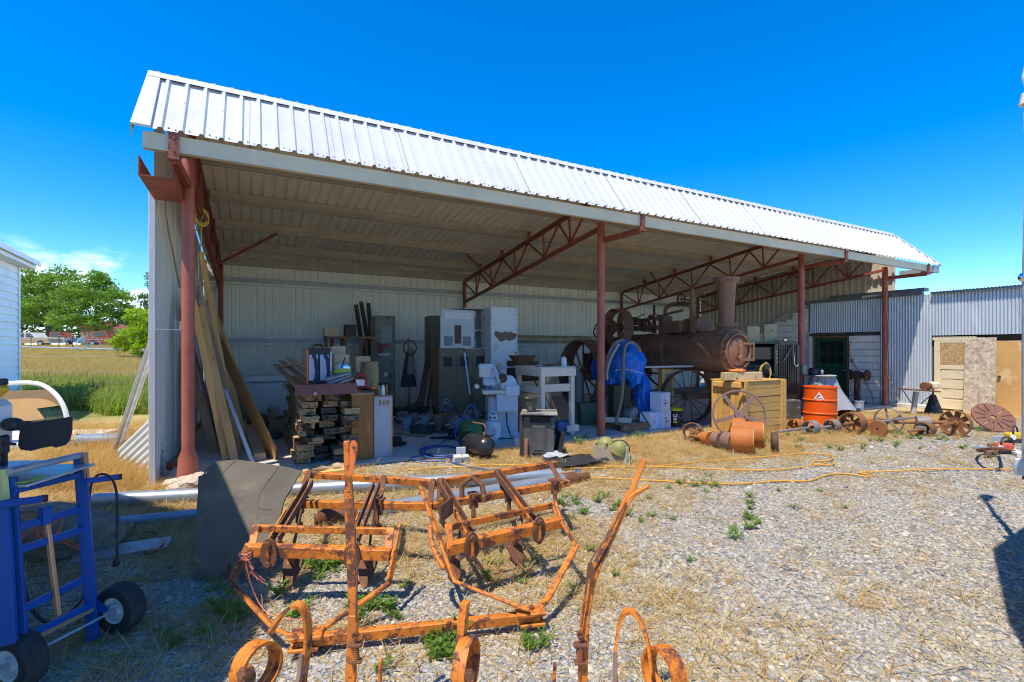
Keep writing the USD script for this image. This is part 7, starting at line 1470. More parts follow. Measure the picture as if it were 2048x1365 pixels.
# right lever, bent, with a forked top
rl = hp('lever', MB().bar(P(1164, 1390, YH - .02), P(1170, 1230, YH), .022, .036, up=[1, 0, 0], ch=.003).bar(P(1170, 1236, YH), P(1181, 1168, YH + .02), .020, .036, up=[1, 0, 0], ch=.003).bar(P(1179, 1175, YH + .02), P(1192, 1135, YH + .03), .020, .036, up=[1, 0, 0], ch=.003).bar(P(1190, 1140, YH + .03), P(1262, 985, YH + .12), .020, .034, up=[1, 0, 0], ch=.003).bar(P(1260, 990, YH + .12), P(1289, 919, YH + .16), .020, .022, up=[1, 0, 0], ch=.006), op)
hp('grip', MB().bar(P(1256, 1000, YH + .11), P(1275, 984, YH + .12), .018, .022, ch=.004).bar(P(1273, 986, YH + .12), P(1298, 972, YH + .13), .018, .018, ch=.005), op, under=rl)
hp('latch_rod', MB().tube([P(1253, 1005, YH + .09), P(1220, 1065, YH + .04), P(1186, 1115, YH), P(1177, 1130, YH - .01), P(1172, 1180, YH - .02), P(1163, 1255, YH - .03)], .004, 5), ib, under=rl); hp('latch_plate', MB().prism([(-.012, -.03), (.012, -.03), (.016, .01), (.006, .04), (-.008, .03)], P(1180, 1142, YH - .015), [1, 0, -.2], ZUP, .01), ib, under=rl)
spring(1160, 1290, 1325, rl)
# ------------------------------------------------------------------ the blue saw stand at the left edge
bl = look('stand_blue', (.003, .070, .30), .45, .1, 4, spec=.25, patch=(.02, .05, .15), thr=(.66, .70), pscale=9); cop = look('copper_bar', (.50, .30, .17), .35, .1, 6, metal=.5); tyre = black_rubber
bs = T('saw_stand', 'bright blue steel saw stand on two fat black wheels', 'tool stand', P(120, 1280, 2.6) * (1, 1, 0))
def bb(name, p, q, w, h, mat=bl, **k): return bs.part(name, MB().bar(p, q, w, h, up=k.get('up', ZUP), ch=.003), mat, under=k.get('under'))
R0p, R1p, L0p, L1p = P(187, 1279, 2.74), P(160, 915, 2.80), P(42, 1282, 2.34), P(19, 955, 2.36)
bb('post', R0p, R1p, .035, .055, up=U); bb('post', L0p, L1p, .035, .05, up=U); bb('post', P(17, 1288, 2.27), P(2, 1012, 2.30), .04, .06, up=U)
for (x0, y0, x1, y1) in ((27, 981, 156, 951), (32, 1057, 160, 1018), (36, 1101, 168, 1058), (45, 1219, 172, 1157), (47, 1278, 188, 1207)): bb('rail', P(x0, y0, 2.35), P(x1, y1, 2.77), .028, .034)
bb('rail_strip', P(47, 1288, 2.34), P(189, 1217, 2.76), .02, .022, cop); bs.part('roller', MB().tube([P(17, 944, 2.33), P(161, 911, 2.80)], .018, 16), galv, smooth=40)
bs.part('end_block', MB().bar(P(166, 906, 2.80), P(170, 957, 2.80), .03, .03), cop); bs.part('end_block', MB().bar(P(2, 940, 2.32), P(8, 1000, 2.32), .03, .03), look('yellow_block', (.5, .52, .18), .5))
for (a_, b_, c_) in (((168, 963, 2.78), (232, 955, 3.15), (240, 954, 3.19)), ((-6, 1010, 2.2), (80, 999, 2.48), (90, 997, 2.52))): s_b = bb('arm', P(*a_), P(*b_), .028, .034); bb('arm_cap', P(*b_), P(*c_), .030, .036, black, under=s_b)
bb('diagonal_bar', P(92, 1030, 2.52), P(117, 1232, 2.52), .022, .022, cop); bb('cross_tube', P(34, 1030, 2.5), P(96, 1030, 2.55), .03, .03, pine_dark); bs.part('clamp', MB().box(P(91, 1032, 2.51), (.035, .05, .09), None, .005), bl)
tb_ = bs.part('table_plate', MB().box([-2.60, 2.56, .978], (.42, .44, .014), rotz(6), .003), look('plate_zinc', (.42, .46, .50), .35, .15, 7, metal=.5)); bs.part('ruler_strip', MB().bar(P(40, 968, 2.36) + [0, 0, .004], P(128, 944, 2.66) + [0, 0, .004], .045, .004), look('ruler_yellow', (.45, .48, .05), .5), under=tb_)
bs.part('upper_plate', MB().box([-2.70, 2.50, 1.03], (.42, .3, .012), rotz(6), .003), look('plate_zinc', 0))
axl = (P(20, 1330, 2.31), P(231, 1220, 2.80)); bs.part('axle', MB().tube([axl[0] + (axl[1] - axl[0]) * .05, axl[1]], .007, 8), galv)
for k, c in enumerate((axl[0], axl[1])):
    ax = nrm(axl[1] - axl[0]); ax = nrm(ax * (1, 1, 0)); w_ = bs.part('wheel', MB().lathe([(.075, -.045), (.10, -.055), (.128, -.05), (.138, -.028), (.136, -.02), (.140, -.012), (.140, .012), (.136, .02), (.138, .028), (.128, .05), (.10, .055), (.075, .045)], c + ax * .03, ax, 40), tyre, smooth=35)
    bs.part('wheel_rim', MB().lathe([(0, -.02), (.03, -.045), (.035, -.02), (.055, -.015), (.062, -.04), (.078, -.045), (.078, .04), (0, .04)], c + ax * .03, ax, 28), look('rim_grey', (.50, .52, .52), .4, .06), under=w_, smooth=35); bs.part('axle_cap', MB().lathe([(0, -.07), (.018, -.07), (.018, -.02), (0, -.02)], c + ax * .03, ax, 12), galv, under=w_)
bs.part('wheel_bracket', MB().prism([(0, 0), (.09, 0), (.0, .10)], P(187, 1225, 2.77), [1, .1, 0], ZUP, .006), bl)
bs.part('power_cord', MB().tube(smooth_path([P(184, 1125, 2.85), P(180, 1040, 2.9), P(183, 968, 2.98), P(197, 950, 3.0), P(215, 951, 3.02), P(230, 972, 3.05), P(235, 1030, 3.03), P(235, 1112, 3.0)], 5), .007, 8), black, smooth=True); bs.part('plug', MB().lathe([(0, 0), (.018, .01), (.020, .04), (.008, .07), (0, .07)], P(231, 1135, 3.0), P(235, 1110, 3.0) - P(231, 1135, 3.0), 12), black)
bs.part('power_cord', MB().tube(smooth_path([P(43, 1140, 2.5), P(50, 1185, 2.5), P(66, 1222, 2.5), P(95, 1245, 2.5), P(150, 1215, 2.7), P(170, 1180, 2.85), P(176, 1130, 2.85)], 5), .009, 8), black, smooth=True)
cs_ = T('chop_saw', 'black and yellow chop saw with a hanging black dust flap on the blue stand', 'saw', P(20, 930, 2.5))
yf = 2.52; zf = lambda L: [(P(x * .1905, 740 + y * .1905, yf) - P(40, 900, yf))[[0, 2]] for x, y in L]
cs_.part('dust_flap', MB().prism(Polygon(zf([(235, 580), (375, 545), (765, 490), (762, 640), (738, 740), (690, 790), (600, 815), (560, 800), (450, 820), (340, 850), (230, 835), (205, 790), (215, 690)])).buffer(0), P(40, 900, yf), [1, .0, 0], ZUP, .008), black)
m = trimesh.creation.icosphere(3, 1.0); cs_.part('boot', MB().raw(np.array(m.vertices) * (.055, .04, .035) + P(24, 849, yf + .02), m.faces), black, smooth=True); cs_.part('boot_mount', MB().bar(P(38, 852, yf + .01), P(60, 852, yf + .01), .03, .05, ch=.01), black)
cs_.part('body', MB().box(P(-22, 850, yf), (.14, .16, .26), None, .04), look('saw_body_white', (.55, .54, .5), .4)); cs_.part('handle', MB().bar(P(-25, 800, yf), P(8, 772, yf), .06, .05, ch=.015), look('saw_yellow', 0)); cs_.part('handle_grip', MB().bar(P(-22, 770, yf), P(10, 763, yf), .05, .035, ch=.012), black)
cs_.part('bracket', MB().box(P(2, 890, yf), (.05, .06, .10), None, .01).tube([P(6, 886, yf - .02), P(30, 889, yf - .03)], .008, 8).bar(P(8, 900, yf), P(8, 945, yf), .02, .02), black)
# ------------------------------------------------------------------ things on the ground and against the wall at the left
cl_ = look('canvas', (.19, .165, .125), .85, .2, 5)
def lump(name, px, py, sx, sy, sz, seed, mat, label, cat):
    m = trimesh.creation.icosphere(4, 1.0); v = np.array(m.vertices); n_ = meshkit.fbm(v * 2.4 + seed, 4, seed); rdg = 1 - np.abs(2 * meshkit.fbm(v * (3, 3, 6) + seed, 3, seed + 1) - 1); v = v * (1 + .45 * (n_ - .5) + .18 * (rdg - .7))[:, None]
    return one(name, MB().raw(v * (sx, sy, sz) + G(px, py, sz * .6), m.faces), mat, label, cat, smooth=50)
lump('canvas_bundle', 112, 1068, .50, .26, .22, 31, cl_, 'folded brown grey canvas bundle lying behind the blue stand', 'canvas'); lump('canvas_bundle', 165, 1062, .20, .16, .17, 37, look('grey_cloth', 0), 'small grey cloth bundle tied with orange twine at the end of the pipe', 'cloth')
mb = MB(); rw_ = np.random.default_rng(4)
for k in range(7): c = G(150 + rw_.uniform(-20, 35), 1050, .28 + rw_.uniform(-.15, .08)); c[1] -= .25; mb.tube(smooth_path([c, c + rw_.normal(0, .08, 3), c + rw_.normal(0, .1, 3), c + rw_.normal(0, .12, 3)], 4), .005, 4)
one('orange_twine', mb, look('twine_orange', (.60, .13, .04), .7), 'tangle of orange twine around the canvas bundles', 'twine')
g = G(247, 1098, .03); one('zinc_sheet', MB().box(g, (.62, .20, .01), rotz(28) @ trimesh.transformations.rotation_matrix(.10, [1, 0, 0])[:3, :3], .002), look('zinc', (.36, .40, .45), .4, .1, 6, metal=.4), 'flat piece of grey sheet metal lying in the straw', 'sheet metal')
one('red_cable', MB().tube(smooth_path([G(x, y, .03) for x, y in ((262, 1065), (275, 1045), (300, 1010), (320, 990), (343, 988))] , 4), .008, 5).tube(smooth_path([G(x, y, .025) for x, y in ((285, 1068), (305, 1064), (325, 1078), (322, 1095), (300, 1106), (288, 1106))], 4), .011, 6), look('cable_red', (.32, .04, .03), .5), 'dull red cable curling over the straw by the pipes', 'cable', smooth=True)
la = T('ladder', 'weathered aluminium extension ladder leaning on the outside of the shed wall', 'ladder', G(225, 905, 0)); lam = look('ladder_grey', (.60, .60, .58), .5, .15, 8)
bA, tA = G(226, 905, .02), onA(314, 640, -.42); vv2 = V * .42
for off, dz in ((0, 0), (.06, .02), (.36, .02), (.42, 0)): la.part('rail', MB().bar(bA + V * off + U * dz, tA + V * off + U * dz, .03, .075, up=V, ch=.003), lam)
for k in range(11): t_ = .06 + k * .088; c = bA + (tA - bA) * t_; la.part('rung', MB().tube([c + V * .02, c + V * .40], .016, 8), lam)
mb = MB(); cA, cB, cC = P(236, 897, 6.85), P(310, 826, 6.62), P(296, 985, 6.35); ed = nrm(cB - cA); sd_ = cC - cA; sd_ -= ed * (sd_ @ ed); mb.sheet(cA, nrm(sd_), ed, nrm(np.cross(ed, sd_)), corr(0, np.linalg.norm(sd_), .10, .012), np.linalg.norm(cB - cA)); one('iron_sheet_leaning', mb, look('old_zinc_white', (.50, .51, .47), .5, .08, 3, metal=.2), 'pale corrugated iron sheet leaning at the foot of the ladder', 'iron sheet')
hb_ = T('metal_bedhead', 'white tubular arch with a tan panel standing on the concrete pad', 'bed frame', P(60, 880, 8.0)); yh = 7.9
hb_.part('arch', MB().tube(smooth_path([P(-40, 770, yh), P(15, 767, yh), P(62, 766, yh), P(88, 772, yh), P(112, 790, yh), P(127, 813, yh), P(134, 840, yh), P(136, 890, yh)], 5), .034, 12), white_paint, smooth=True)
hb_.part('panel', MB().prism(Polygon([(P(x, y, yh) - P(0, 850, yh))[[0, 2]] for x, y in ((-40, 783), (60, 780), (110, 778), (122, 811), (75, 817), (90, 838), (60, 842), (-40, 848))]), P(0, 850, yh + .08), [1, 0, 0], ZUP, .02), look('tan_panel', (.50, .30, .12), .55, .05, 1.5))
for k, (x, y, w_) in enumerate(((383, 968, .2), (362, 972, .13), (398, 958, .15), (350, 978, .10), (405, 972, .11))): lump('field_stone', x, y, w_, w_ * .7, w_ * .5, 50 + k, look('field_stone', (.42, .34, .26), .9, .2, 5), ('rightmost', 'leftmost', 'farthest back', 'lowest front', 'small right-hand')[k] + ' pale stone in the heap at the foot of the red corner post', 'stone')
# ------------------------------------------------------------------ tall steel grain bin just outside the picture, whose shade falls on the corner
bc_ = np.array([-5.35, .80, 0]); bn = T('grain_bin', 'round corrugated steel grain bin', 'grain bin', bc_)
pr = [(3.03 + .012 * math.cos(2 * math.pi * z / .11), z) for z in np.arange(0, 3.5, .0275)]
bn.part('wall', MB().lathe(pr, bc_, ZUP, 56), look('bin_white', (.78, .77, .74), .5, .05), smooth=40); bn.part('roof', MB().lathe([(3.06, 3.5), (.4, 4.4), (0, 4.42)], bc_, ZUP, 28), galv); bn.part('lid', MB().lathe([(.42, 4.4), (.42, 4.55), (0, 4.62)], bc_, ZUP, 20), galv)
# ------------------------------------------------------------------ old white truck at the right edge
tk = T('old_truck', 'old white truck nose with rusty bumper end at the right edge of the yard', 'truck', np.array([4.2, 3.0, 0])); tkw = look('truck_white', (.60, .61, .60), .35, .08, 3, patch=(.35, .18, .10), thr=(.66, .72))
tk.part('body', MB().prism(Polygon([(3.25, 3.00), (2.30, 1.95), (2.1, .6), (3.4, -.6), (5.6, 1.8), (5.0, 3.6), (4.12, 3.54)]).buffer(-.12).buffer(.12), [0, 0, .62], [1, 0, 0], [0, 1, 0], 1.98), tkw)
for c in ((3.1, 1.2), (4.9, 3.0)): w_ = tk.part('wheel', MB().lathe([(.25, -.12), (.40, -.13), (.45, -.09), (.46, 0), (.45, .09), (.40, .13), (.25, .12)], [c[0], c[1], .46], [.7, -.7, 0], 36), tyre, smooth=35); tk.part('wheel_disc', MB().disc([c[0], c[1], .46], [.7, -.7, 0], .26, .1, 24, .02), tkw, under=w_)
def at_t(px, py, y): return P(px, py, y)
tk.part('bumper', MB().lathe([(0, -.06), (.06, -.06), (.075, 0), (.06, .06), (0, .06)], at_t(2050, 935, 3.9), [0, 0, 1], 20).bar(at_t(2044, 935, 3.9), [4.6, 3.55, .65], .1, .12, ch=.02), tkw, smooth=40)
tk.part('bumper_bracket', MB().bar(at_t(2046, 948, 3.9), [4.5, 3.5, .55], .06, .08), look('dull_red', 0))
tk.part('grab_pole', MB().tube([at_t(2051, 925, 3.9), at_t(2051, 560, 3.9)], .022, 12), galv, smooth=40); tk.part('pole_ball', MB().raw(np.array(trimesh.creation.icosphere(2, .04).vertices) + at_t(2049, 555, 3.9), trimesh.creation.icosphere(2, .04).faces), look('chrome', 0), smooth=True)
tk.part('mirror_arm', MB().tube([at_t(2050, 560, 3.9), at_t(2056, 300, 3.9), at_t(2052, 205, 3.9)], .02, 8), galv); tk.part('mirror', MB().lathe([(0, 0), (.03, .02), (.06, .10), (.06, .34), (.045, .44), (0, .48)], at_t(2058, 178, 3.9), [.22, 0, 1], 16), tkw, smooth=40); tk.part('lamp', MB().lathe([(0, 0), (.06, .0), (.045, .09), (0, .1)], at_t(2058, 208, 3.9), [0, 0, 1], 14), cream)
# ------------------------------------------------------------------ white clapboard building at the far left
eW = nrm([-.6246, 1, 0]); nW = np.array([eW[1], -eW[0], 0]); CW = P(36, 700, 14.0) * (1, 1, 0); wb_ = T('clapboard_building', 'white clapboard building with ribbed metal roof at the left edge', 'building', CW)
sid = look('clapboard', (.66, .68, .70), .55, .05, 2.5); zt2 = 4.02; RW = np.stack([eW, -nW, ZUP], 1)
for k in range(20): z0 = zt2 - .205 * (k + 1); mb = MB(); a_, b_ = CW - eW * 5.5 - nW * .0, CW - eW * .06; mb.raw([a_ + z0 * ZUP + .028 * nW, b_ + z0 * ZUP + .028 * nW, b_ + (z0 + .212) * ZUP, a_ + (z0 + .212) * ZUP, a_ + z0 * ZUP, b_ + z0 * ZUP], [[0, 1, 2, 3], [0, 4, 5, 1]]); wb_.part('clapboard', mb, sid)
wb_.part('corner_board', MB().box(CW + nW * .01 + 2.0 * ZUP, (.12, .06, 4.1), RW, .005), sid); wb_.part('wall_core', MB().box(CW - eW * 2.75 - nW * 2.1 + 1.98 * ZUP, (5.4, 4.1, 3.98), RW), sid); wb_.part('frieze', MB().box(CW - eW * 2.6 + nW * .16 + 4.12 * ZUP, (5.9, .30, .22), RW, .01), sid)
mb = MB(); rf = nrm(-nW + .36 * ZUP); mb.sheet(CW + nW * .40 + 4.22 * ZUP + eW * .42, -eW, rf, nrm(np.cross(-eW, rf)) * (1 if np.cross(-eW, rf)[2] > 0 else -1), rib_profile(0, 6.0), 2.6); wb_.part('roof_sheet', mb, white_steel)
mb = MB(); mb.box(CW - eW * 2.6 + nW * .39 + 4.17 * ZUP, (6.0, .03, .12), RW); wb_.part('fascia', mb, sid)
# ------------------------------------------------------------------ trees and bushes in the distance
def leafmat(name, c, tr): return usdkit.material(stage, '/World/Looks/' + name, {'g': ('geometry', {}), 'n': ('noise_texture', {'scale': .8, 'detail': 3.0}), 'r': ('rgb_ramp', {'ramp': [(.3, tuple(np.array(c) * .6)), (.5, c), (.7, tuple(np.array(c) * 1.35))]}), 'ri': ('math', {'math_type': 'multiply_add', 'value2': .35, 'value3': -.12}), 'ad': ('math', {'math_type': 'add'}),
    'd': ('principled_bsdf', {'roughness': .5, 'specular_ior_level': .3}), 't': ('translucent_bsdf', {'color': tr}), 'm': ('mix_closure', {'fac': .38})}, [('g.position', 'n.vector'), ('n.fac', 'ad.value1'), ('g.random_per_island', 'ri.value1'), ('ri.value', 'ad.value2'), ('ad.value', 'r.fac'), ('r.color', 'd.base_color'), ('d.BSDF', 'm.closure1'), ('t.BSDF', 'm.closure2')], surface='m.closure')
lf_g, lf_b, lf_d = leafmat('leaf_green', (.135, .235, .03), (.30, .54, .05)), leafmat('leaf_bright', (.24, .38, .012), (.52, .72, .02)), leafmat('leaf_dark', (.06, .13, .028), (.13, .28, .04))
bark = look('bark', (.10, .075, .055), .9, .3, 6)
def tree(px, y0, blobs, n, leaf, mat, label, cat='tree', seed=1, name='leafy_tree'):
    r_ = np.random.default_rng(seed); x0 = (px - CX) / F * y0; zg = float(ground_z(x0, y0)); base = np.array([x0, y0, zg]); t = T(name, label, cat, base)
    pts, dirs = [], []
    tot = sum(b[3] ** 2 for b in blobs)
    mbt = MB(); top = max(b[2] + b[3] for b in blobs); mbt.tube([base - .3 * ZUP, base + [.1, 0, top * .18], base + [-.1, .1, top * .36]], [top * .035, top * .026, top * .02], 8)
    for (bx, by, bz, br) in blobs:
        c = base + [bx, by, bz]; mbt.tube([base + [-.1, .1, top * .30], base + [bx * .4, by * .4, top * .30 + (bz - top * .3) * .55], c], [top * .014, top * .009, top * .003], 5)
        k = int(n * br ** 2 / tot); d = r_.normal(0, 1, (k, 3)); d /= np.linalg.norm(d, axis=1, keepdims=True); rad = br * r_.uniform(.35, 1.0, k) ** .5
        # leaves sit in sprays
        cl = r_.normal(0, 1, (max(8, k // 60), 3)); cl /= np.linalg.norm(cl, axis=1, keepdims=True); cl *= br * r_.uniform(.45, 1.02, (len(cl), 1)); pick = r_.integers(0, len(cl), k)
        q = np.where(r_.uniform(size=(k, 1)) < .78, cl[pick] + r_.normal(0, br * .13, (k, 3)) * (1.3, 1.3, .7), d * rad[:, None]); q[:, 2] *= .82; pts.append(c + q)
    p = np.vstack(pts); p = p[p[:, 2] > zg + .25]; k = len(p); a_ = r_.normal(0, 1, (k, 3)); a_ /= np.linalg.norm(a_, axis=1, keepdims=True); b_ = np.cross(a_, r_.normal(0, 1, (k, 3)) + [0, 0, .6]); b_ /= np.linalg.norm(b_, axis=1, keepdims=True); s = leaf * r_.uniform(.6, 1.3, (k, 1))
    v = np.stack([p - a_ * s, p + b_ * s * .5, p + a_ * s, p - b_ * s * .5], 1).reshape(-1, 3); i = np.arange(k)[:, None] * 4
    t.part('trunk', mbt, bark, smooth=True); t.part('crown', MB().raw(v, np.hstack([i, i + 1, i + 2, i + 3])), mat)
tree(95, 62, [(0, 0, 7.6, 2.6), (-2.5, 0, 6.6, 2.4), (2.2, -.5, 8.0, 2.4), (4.2, 0, 6.6, 1.8), (-1, -1, 4.6, 2.1), (-4, 0, 4.4, 2.0), (1.0, -1.5, 5.2, 2.0), (3.2, -1, 3.8, 1.7), (-2.5, -1, 9.0, 1.7)], 15000, .17, lf_g, 'large spreading green tree nearest the white clapboard building', seed=5)
tree(192, 58, [(0, 0, 6.6, 2.3), (-2.3, -.5, 6.0, 2.1), (2.3, 0, 5.4, 2.1), (3.9, 0, 4.0, 1.5), (-.5, -1, 3.9, 2.0), (1.8, -1, 3.2, 1.6), (-3.2, -1, 3.2, 1.6), (4.6, .3, 2.8, 1.1), (0.2, 0, 8.0, 1.4)], 15000, .16, lf_g, 'broad green tree behind the rusty pickup trucks', seed=8)
tree(290, 36, [(0, 0, 2.1, 1.25), (-1.2, -.2, 1.5, .95), (.9, 0, 3.0, 1.0), (-.4, -.2, 3.2, .75), (1.4, 0, 1.6, 1.1), (-1.9, 0, .9, .6), (.3, -.3, .9, 1.0)], 9000, .10, lf_b, 'bright yellow-green bush beside the shed wall', 'bush', 11, 'leafy_bush')
tree(322, 46, [(0, 0, 6.4, 1.2), (-.6, 0, 4.8, 1.3), (.4, 0, 7.6, .7), (0.2, 0, 3.2, 1.4)], 5000, .13, lf_d, 'dark tree mostly hidden behind the left wall of the shed', 'tree', 14)
tree(45, 75, [(0, 0, 4, 2.6), (-3, 0, 3.4, 2.4), (3.5, 0, 3.2, 2.2), (7, 0, 2.8, 2.2), (11, 0, 2.6, 2.0), (15, 0, 2.6, 2.0), (19, 0, 2.8, 2.2)], 9000, .22, lf_d, 'dark line of shrubs far behind the parked vehicles', 'hedge', 17, 'shrub_row')
# ------------------------------------------------------------------ vehicles parked in the field
vg = look('vehicle_glass', (.03, .035, .04), .15, .1)
def vehicle(name, px0, px1, y, prof, wins, body, label, cat, roofmat=None, split=.9):
    x0, x1 = (px0 - CX) / F * y, (px1 - CX) / F * y; L = x1 - x0; zg = float(ground_z((x0 + x1) / 2, y)) ; t = T(name, label, cat, np.array([(x0 + x1) / 2, y, zg])); O = np.array([x0, y, zg])
    lowp, upp = prof; t.part('body', MB().prism([(a * L, b) for a, b in lowp], O + [0, .85, 0], [1, 0, 0], ZUP, 1.7), body); t.part('cab', MB().prism([(a * L, b) for a, b in upp], O + [0, .72, 0], [1, 0, 0], ZUP, 1.44), roofmat or body)
    for w_ in wins: t.part('window', MB().prism([(a * L, b) for a, b in w_], O + [0, -.725, 0], [1, 0, 0], ZUP, .02), vg)
    for f in (.2, .8): wh = t.part('wheel', MB().lathe([(0, -.1), (.2, -.1), (.33, -.1), (.36, 0), (.33, .1), (0, .1)], O + [L * f, -.8, .36], [0, 1, 0], 24), tyre, smooth=35); t.part('hubcap', MB().disc(O + [L * f, -.91, .36], [0, 1, 0], .17, .03, 16), galv_dull, under=wh)
    t.part('bumper', MB().box(O + [L * 1.01, 0, .45], (.12, 1.7, .18), None, .03).box(O + [-.02 * L, 0, .45], (.12, 1.7, .18), None, .03), galv_dull)
    t.part('trim', MB().box(O + [L * .5, -.86, .78], (L * .96, .02, .05)), galv_dull)
tanp = look('tan_paint', (.38, .25, .12), .4, .1, 2); redp = look('faded_red', (.30, .07, .035), .6, .25, 3, patch=(.20, .10, .06), thr=(.52, .62)); whp = look('faded_white', (.52, .53, .52), .45, .12, 2, patch=(.35, .15, .09), thr=(.58, .66))
wag = ([(0, .35), (0, .95), (.62, 1.0), (.98, .92), (1, .4)], [(.06, .96), (.12, 1.55), (.55, 1.6), (.68, 1.0)])
vehicle('station_wagon', 30, 112, 55, wag, [[(.13, 1.05), (.17, 1.48), (.38, 1.5), (.38, 1.05)], [(.42, 1.05), (.42, 1.5), (.53, 1.5), (.62, 1.05)]], tanp, 'white and tan station wagon parked nearest the clapboard building', 'station wagon', whp)
pick = ([(0, .4), (0, 1.05), (.35, 1.05), (.98, 1.0), (1, .45)], [(.34, 1.0), (.36, 1.7), (.58, 1.72), (.68, 1.02)])
vehicle('pickup_truck', 78, 168, 59, pick, [[(.40, 1.1), (.41, 1.6), (.56, 1.62), (.63, 1.1)]], whp, 'white pickup with a rusty cab roof parked behind the station wagon', 'pickup', redp)
vehicle('pickup_truck', 182, 262, 56, ([(0, .4), (.02, 1.1), (.35, 1.1), (1, 1.05), (1, .45)], [(.12, 1.1), (.16, 1.75), (.5, 1.75), (.56, 1.1)]), [[(.2, 1.18), (.22, 1.65), (.46, 1.65), (.50, 1.18)]], redp, 'faded red pickup parked left of the bright bush', 'pickup', redp)
g = P(212, 690, 68); rs_ = T('rusty_barn', 'low rusty-roofed shed behind the red pickup', 'building', g * (1, 1, 0) + [0, 0, 1.9]); rs_.part('wall', MB().box([g[0], 68, 3.2], (4.5, 3, 2.6)), pine_dark); rs_.part('roof', MB().prism([(-2.6, 0), (2.6, 0), (0, 1.0)], [g[0], 69.7, 4.45], [1, 0, 0], ZUP, 3.4), redp)
# ------------------------------------------------------------------ wheel line and wire fence
yl = 44.0; pA, pB = P(20, 694, yl + 1), P(330, 701.5, yl - 3); wl = T('wheel_line', 'long wheel-line irrigation pipe with a tall spoked wheel across the field', 'irrigation line', (pA + pB) / 2 * (1, 1, 0)); wl.part('pipe', MB().tube([pA, pB], .07, 10), galv, smooth=40)
c = P(177, 692, yl - .8); spoked(wl, 'wheel_rim', c, [.93, -.36, 0], .92, .12, .03, 10, galv_dull, .02, .03, .1)
for px, od in ((118, 'second'), (145, 'third'), (62, 'leftmost'), (255, 'rightmost')): p = P(px, 700, 48); p[2] = float(ground_z(p[0], p[1])); fp = T('fence_post', f'thin dark steel fence post standing in the field, {od} of the four from the left', 'fence post', p, 0, 'fence posts in the field'); fp.part('post', MB().box(p + [0, 0, .6], (.05, .05, 1.5), None, .005), rust_dark); fp.part('cap', MB().box(p + [0, 0, 1.36], (.06, .06, .03)), white_paint)
mb = MB()
for (y, a_, b_) in ((24, 742, 744), (24, 775, 778), (24, 712, 716)): mb.tube([P(20, a_, y), P(340, b_, y - 1)], .006, 4)
one('fence_wire', mb, galv, 'three thin fence wires strung across the green field', 'wire')
# ------------------------------------------------------------------ gravel stones, straw, grass and weeds
def to_quat(ang_z, tilt_axis=None, tilt=None):
    n = len(ang_z); qz = np.stack([np.cos(ang_z / 2), 0 * ang_z, 0 * ang_z, np.sin(ang_z / 2)], 1)
    if tilt is None: return qz
    qt = np.stack([np.cos(tilt / 2), np.sin(tilt / 2) * np.cos(tilt_axis), np.sin(tilt / 2) * np.sin(tilt_axis), 0 * tilt], 1)
    w = qt[:, 0] * qz[:, 0] - (qt[:, 1:] * qz[:, 1:]).sum(1); xyz = qt[:, :1] * qz[:, 1:] + qz[:, :1] * qt[:, 1:] + np.cross(qt[:, 1:], qz[:, 1:]); return np.hstack([w[:, None], xyz])
def instancer(name, protos, pos, quat, scale, idx):
    pi = UsdGeom.PointInstancer.Define(stage, '/World/' + name); rel = pi.CreatePrototypesRel()
    for k, (m, mat) in enumerate(protos):
        pth_ = f'/World/{name}/shapes/shape_{k:03d}'
        usdkit.mesh(stage, pth_, m, mat, smooth=60 if 'gravel' in name else False); rel.AddTarget(pth_)
    UsdGeom.Scope.Define(stage, f'/World/{name}/shapes')
    pi.CreatePositionsAttr(Vt.Vec3fArray.FromNumpy(pos.astype(np.float32))); pi.CreateProtoIndicesAttr(Vt.IntArray.FromNumpy(idx.astype(np.int32)))
    pi.CreateOrientationsAttr(Vt.QuathArray([Gf.Quath(*map(float, q)) for q in quat])); pi.CreateScalesAttr(Vt.Vec3fArray.FromNumpy(scale.astype(np.float32)))
    return pi.GetPrim()
sr = np.random.default_rng(77)
def pebble(seed):
    m = trimesh.creation.icosphere(1, 1.0); v = np.array(m.vertices); v *= (1 + .5 * (meshkit.noise(v * 1.5 + seed * 9, seed) - .5))[:, None]; return trimesh.Trimesh(v * (1.25, .95, .55), m.faces, process=False)
pcols = [(.225, .217, .205), (.28, .265, .238), (.33, .308, .27), (.385, .345, .275), (.34, .26, .165), (.165, .16, .155), (.30, .285, .258)]
pm_ = [look(f'pebble_{k}', c, .8, .18, 25, rnd=.25) for k, c in enumerate(pcols)]
protos_ = [(pebble(k), pm_[k % len(pm_)]) for k in range(14)]
def scatter(n, y0, y1, xr=1.12):
    y = np.sqrt(sr.uniform(y0 ** 2, y1 ** 2, n)); x = sr.uniform(-xr, xr, n) * y; return x, y
def shedab(x, y): return (x - P1[0]) * U[0] + (y - P1[1]) * U[1], (x - P1[0]) * V[0] + (y - P1[1]) * V[1]
PX, PY, PS = [], [], []
for n, y0, y1, s0, s1 in ((46000, 1.5, 3.4, .0055, .0125), (40000, 3.4, 5.6, .0075, .015), (28000, 5.6, 9.5, .010, .019)):
    x, y = scatter(n, y0, y1); a, b = shedab(x, y); st_ = straw_mask(x, y)
    k = (b < -.15) & (a < 16.8) & (sr.uniform(size=n) > st_ * .9) & (field_mask(x, y) < .3); PX.append(x[k]); PY.append(y[k]); PS.append(sr.uniform(s0, s1, k.sum()) * (1 + .8 * (sr.uniform(size=k.sum()) > .95)))
x, y, s = map(np.concatenate, (PX, PY, PS)); s = s * .88; z = ground_z(x, y) + s * .12; n = len(x)
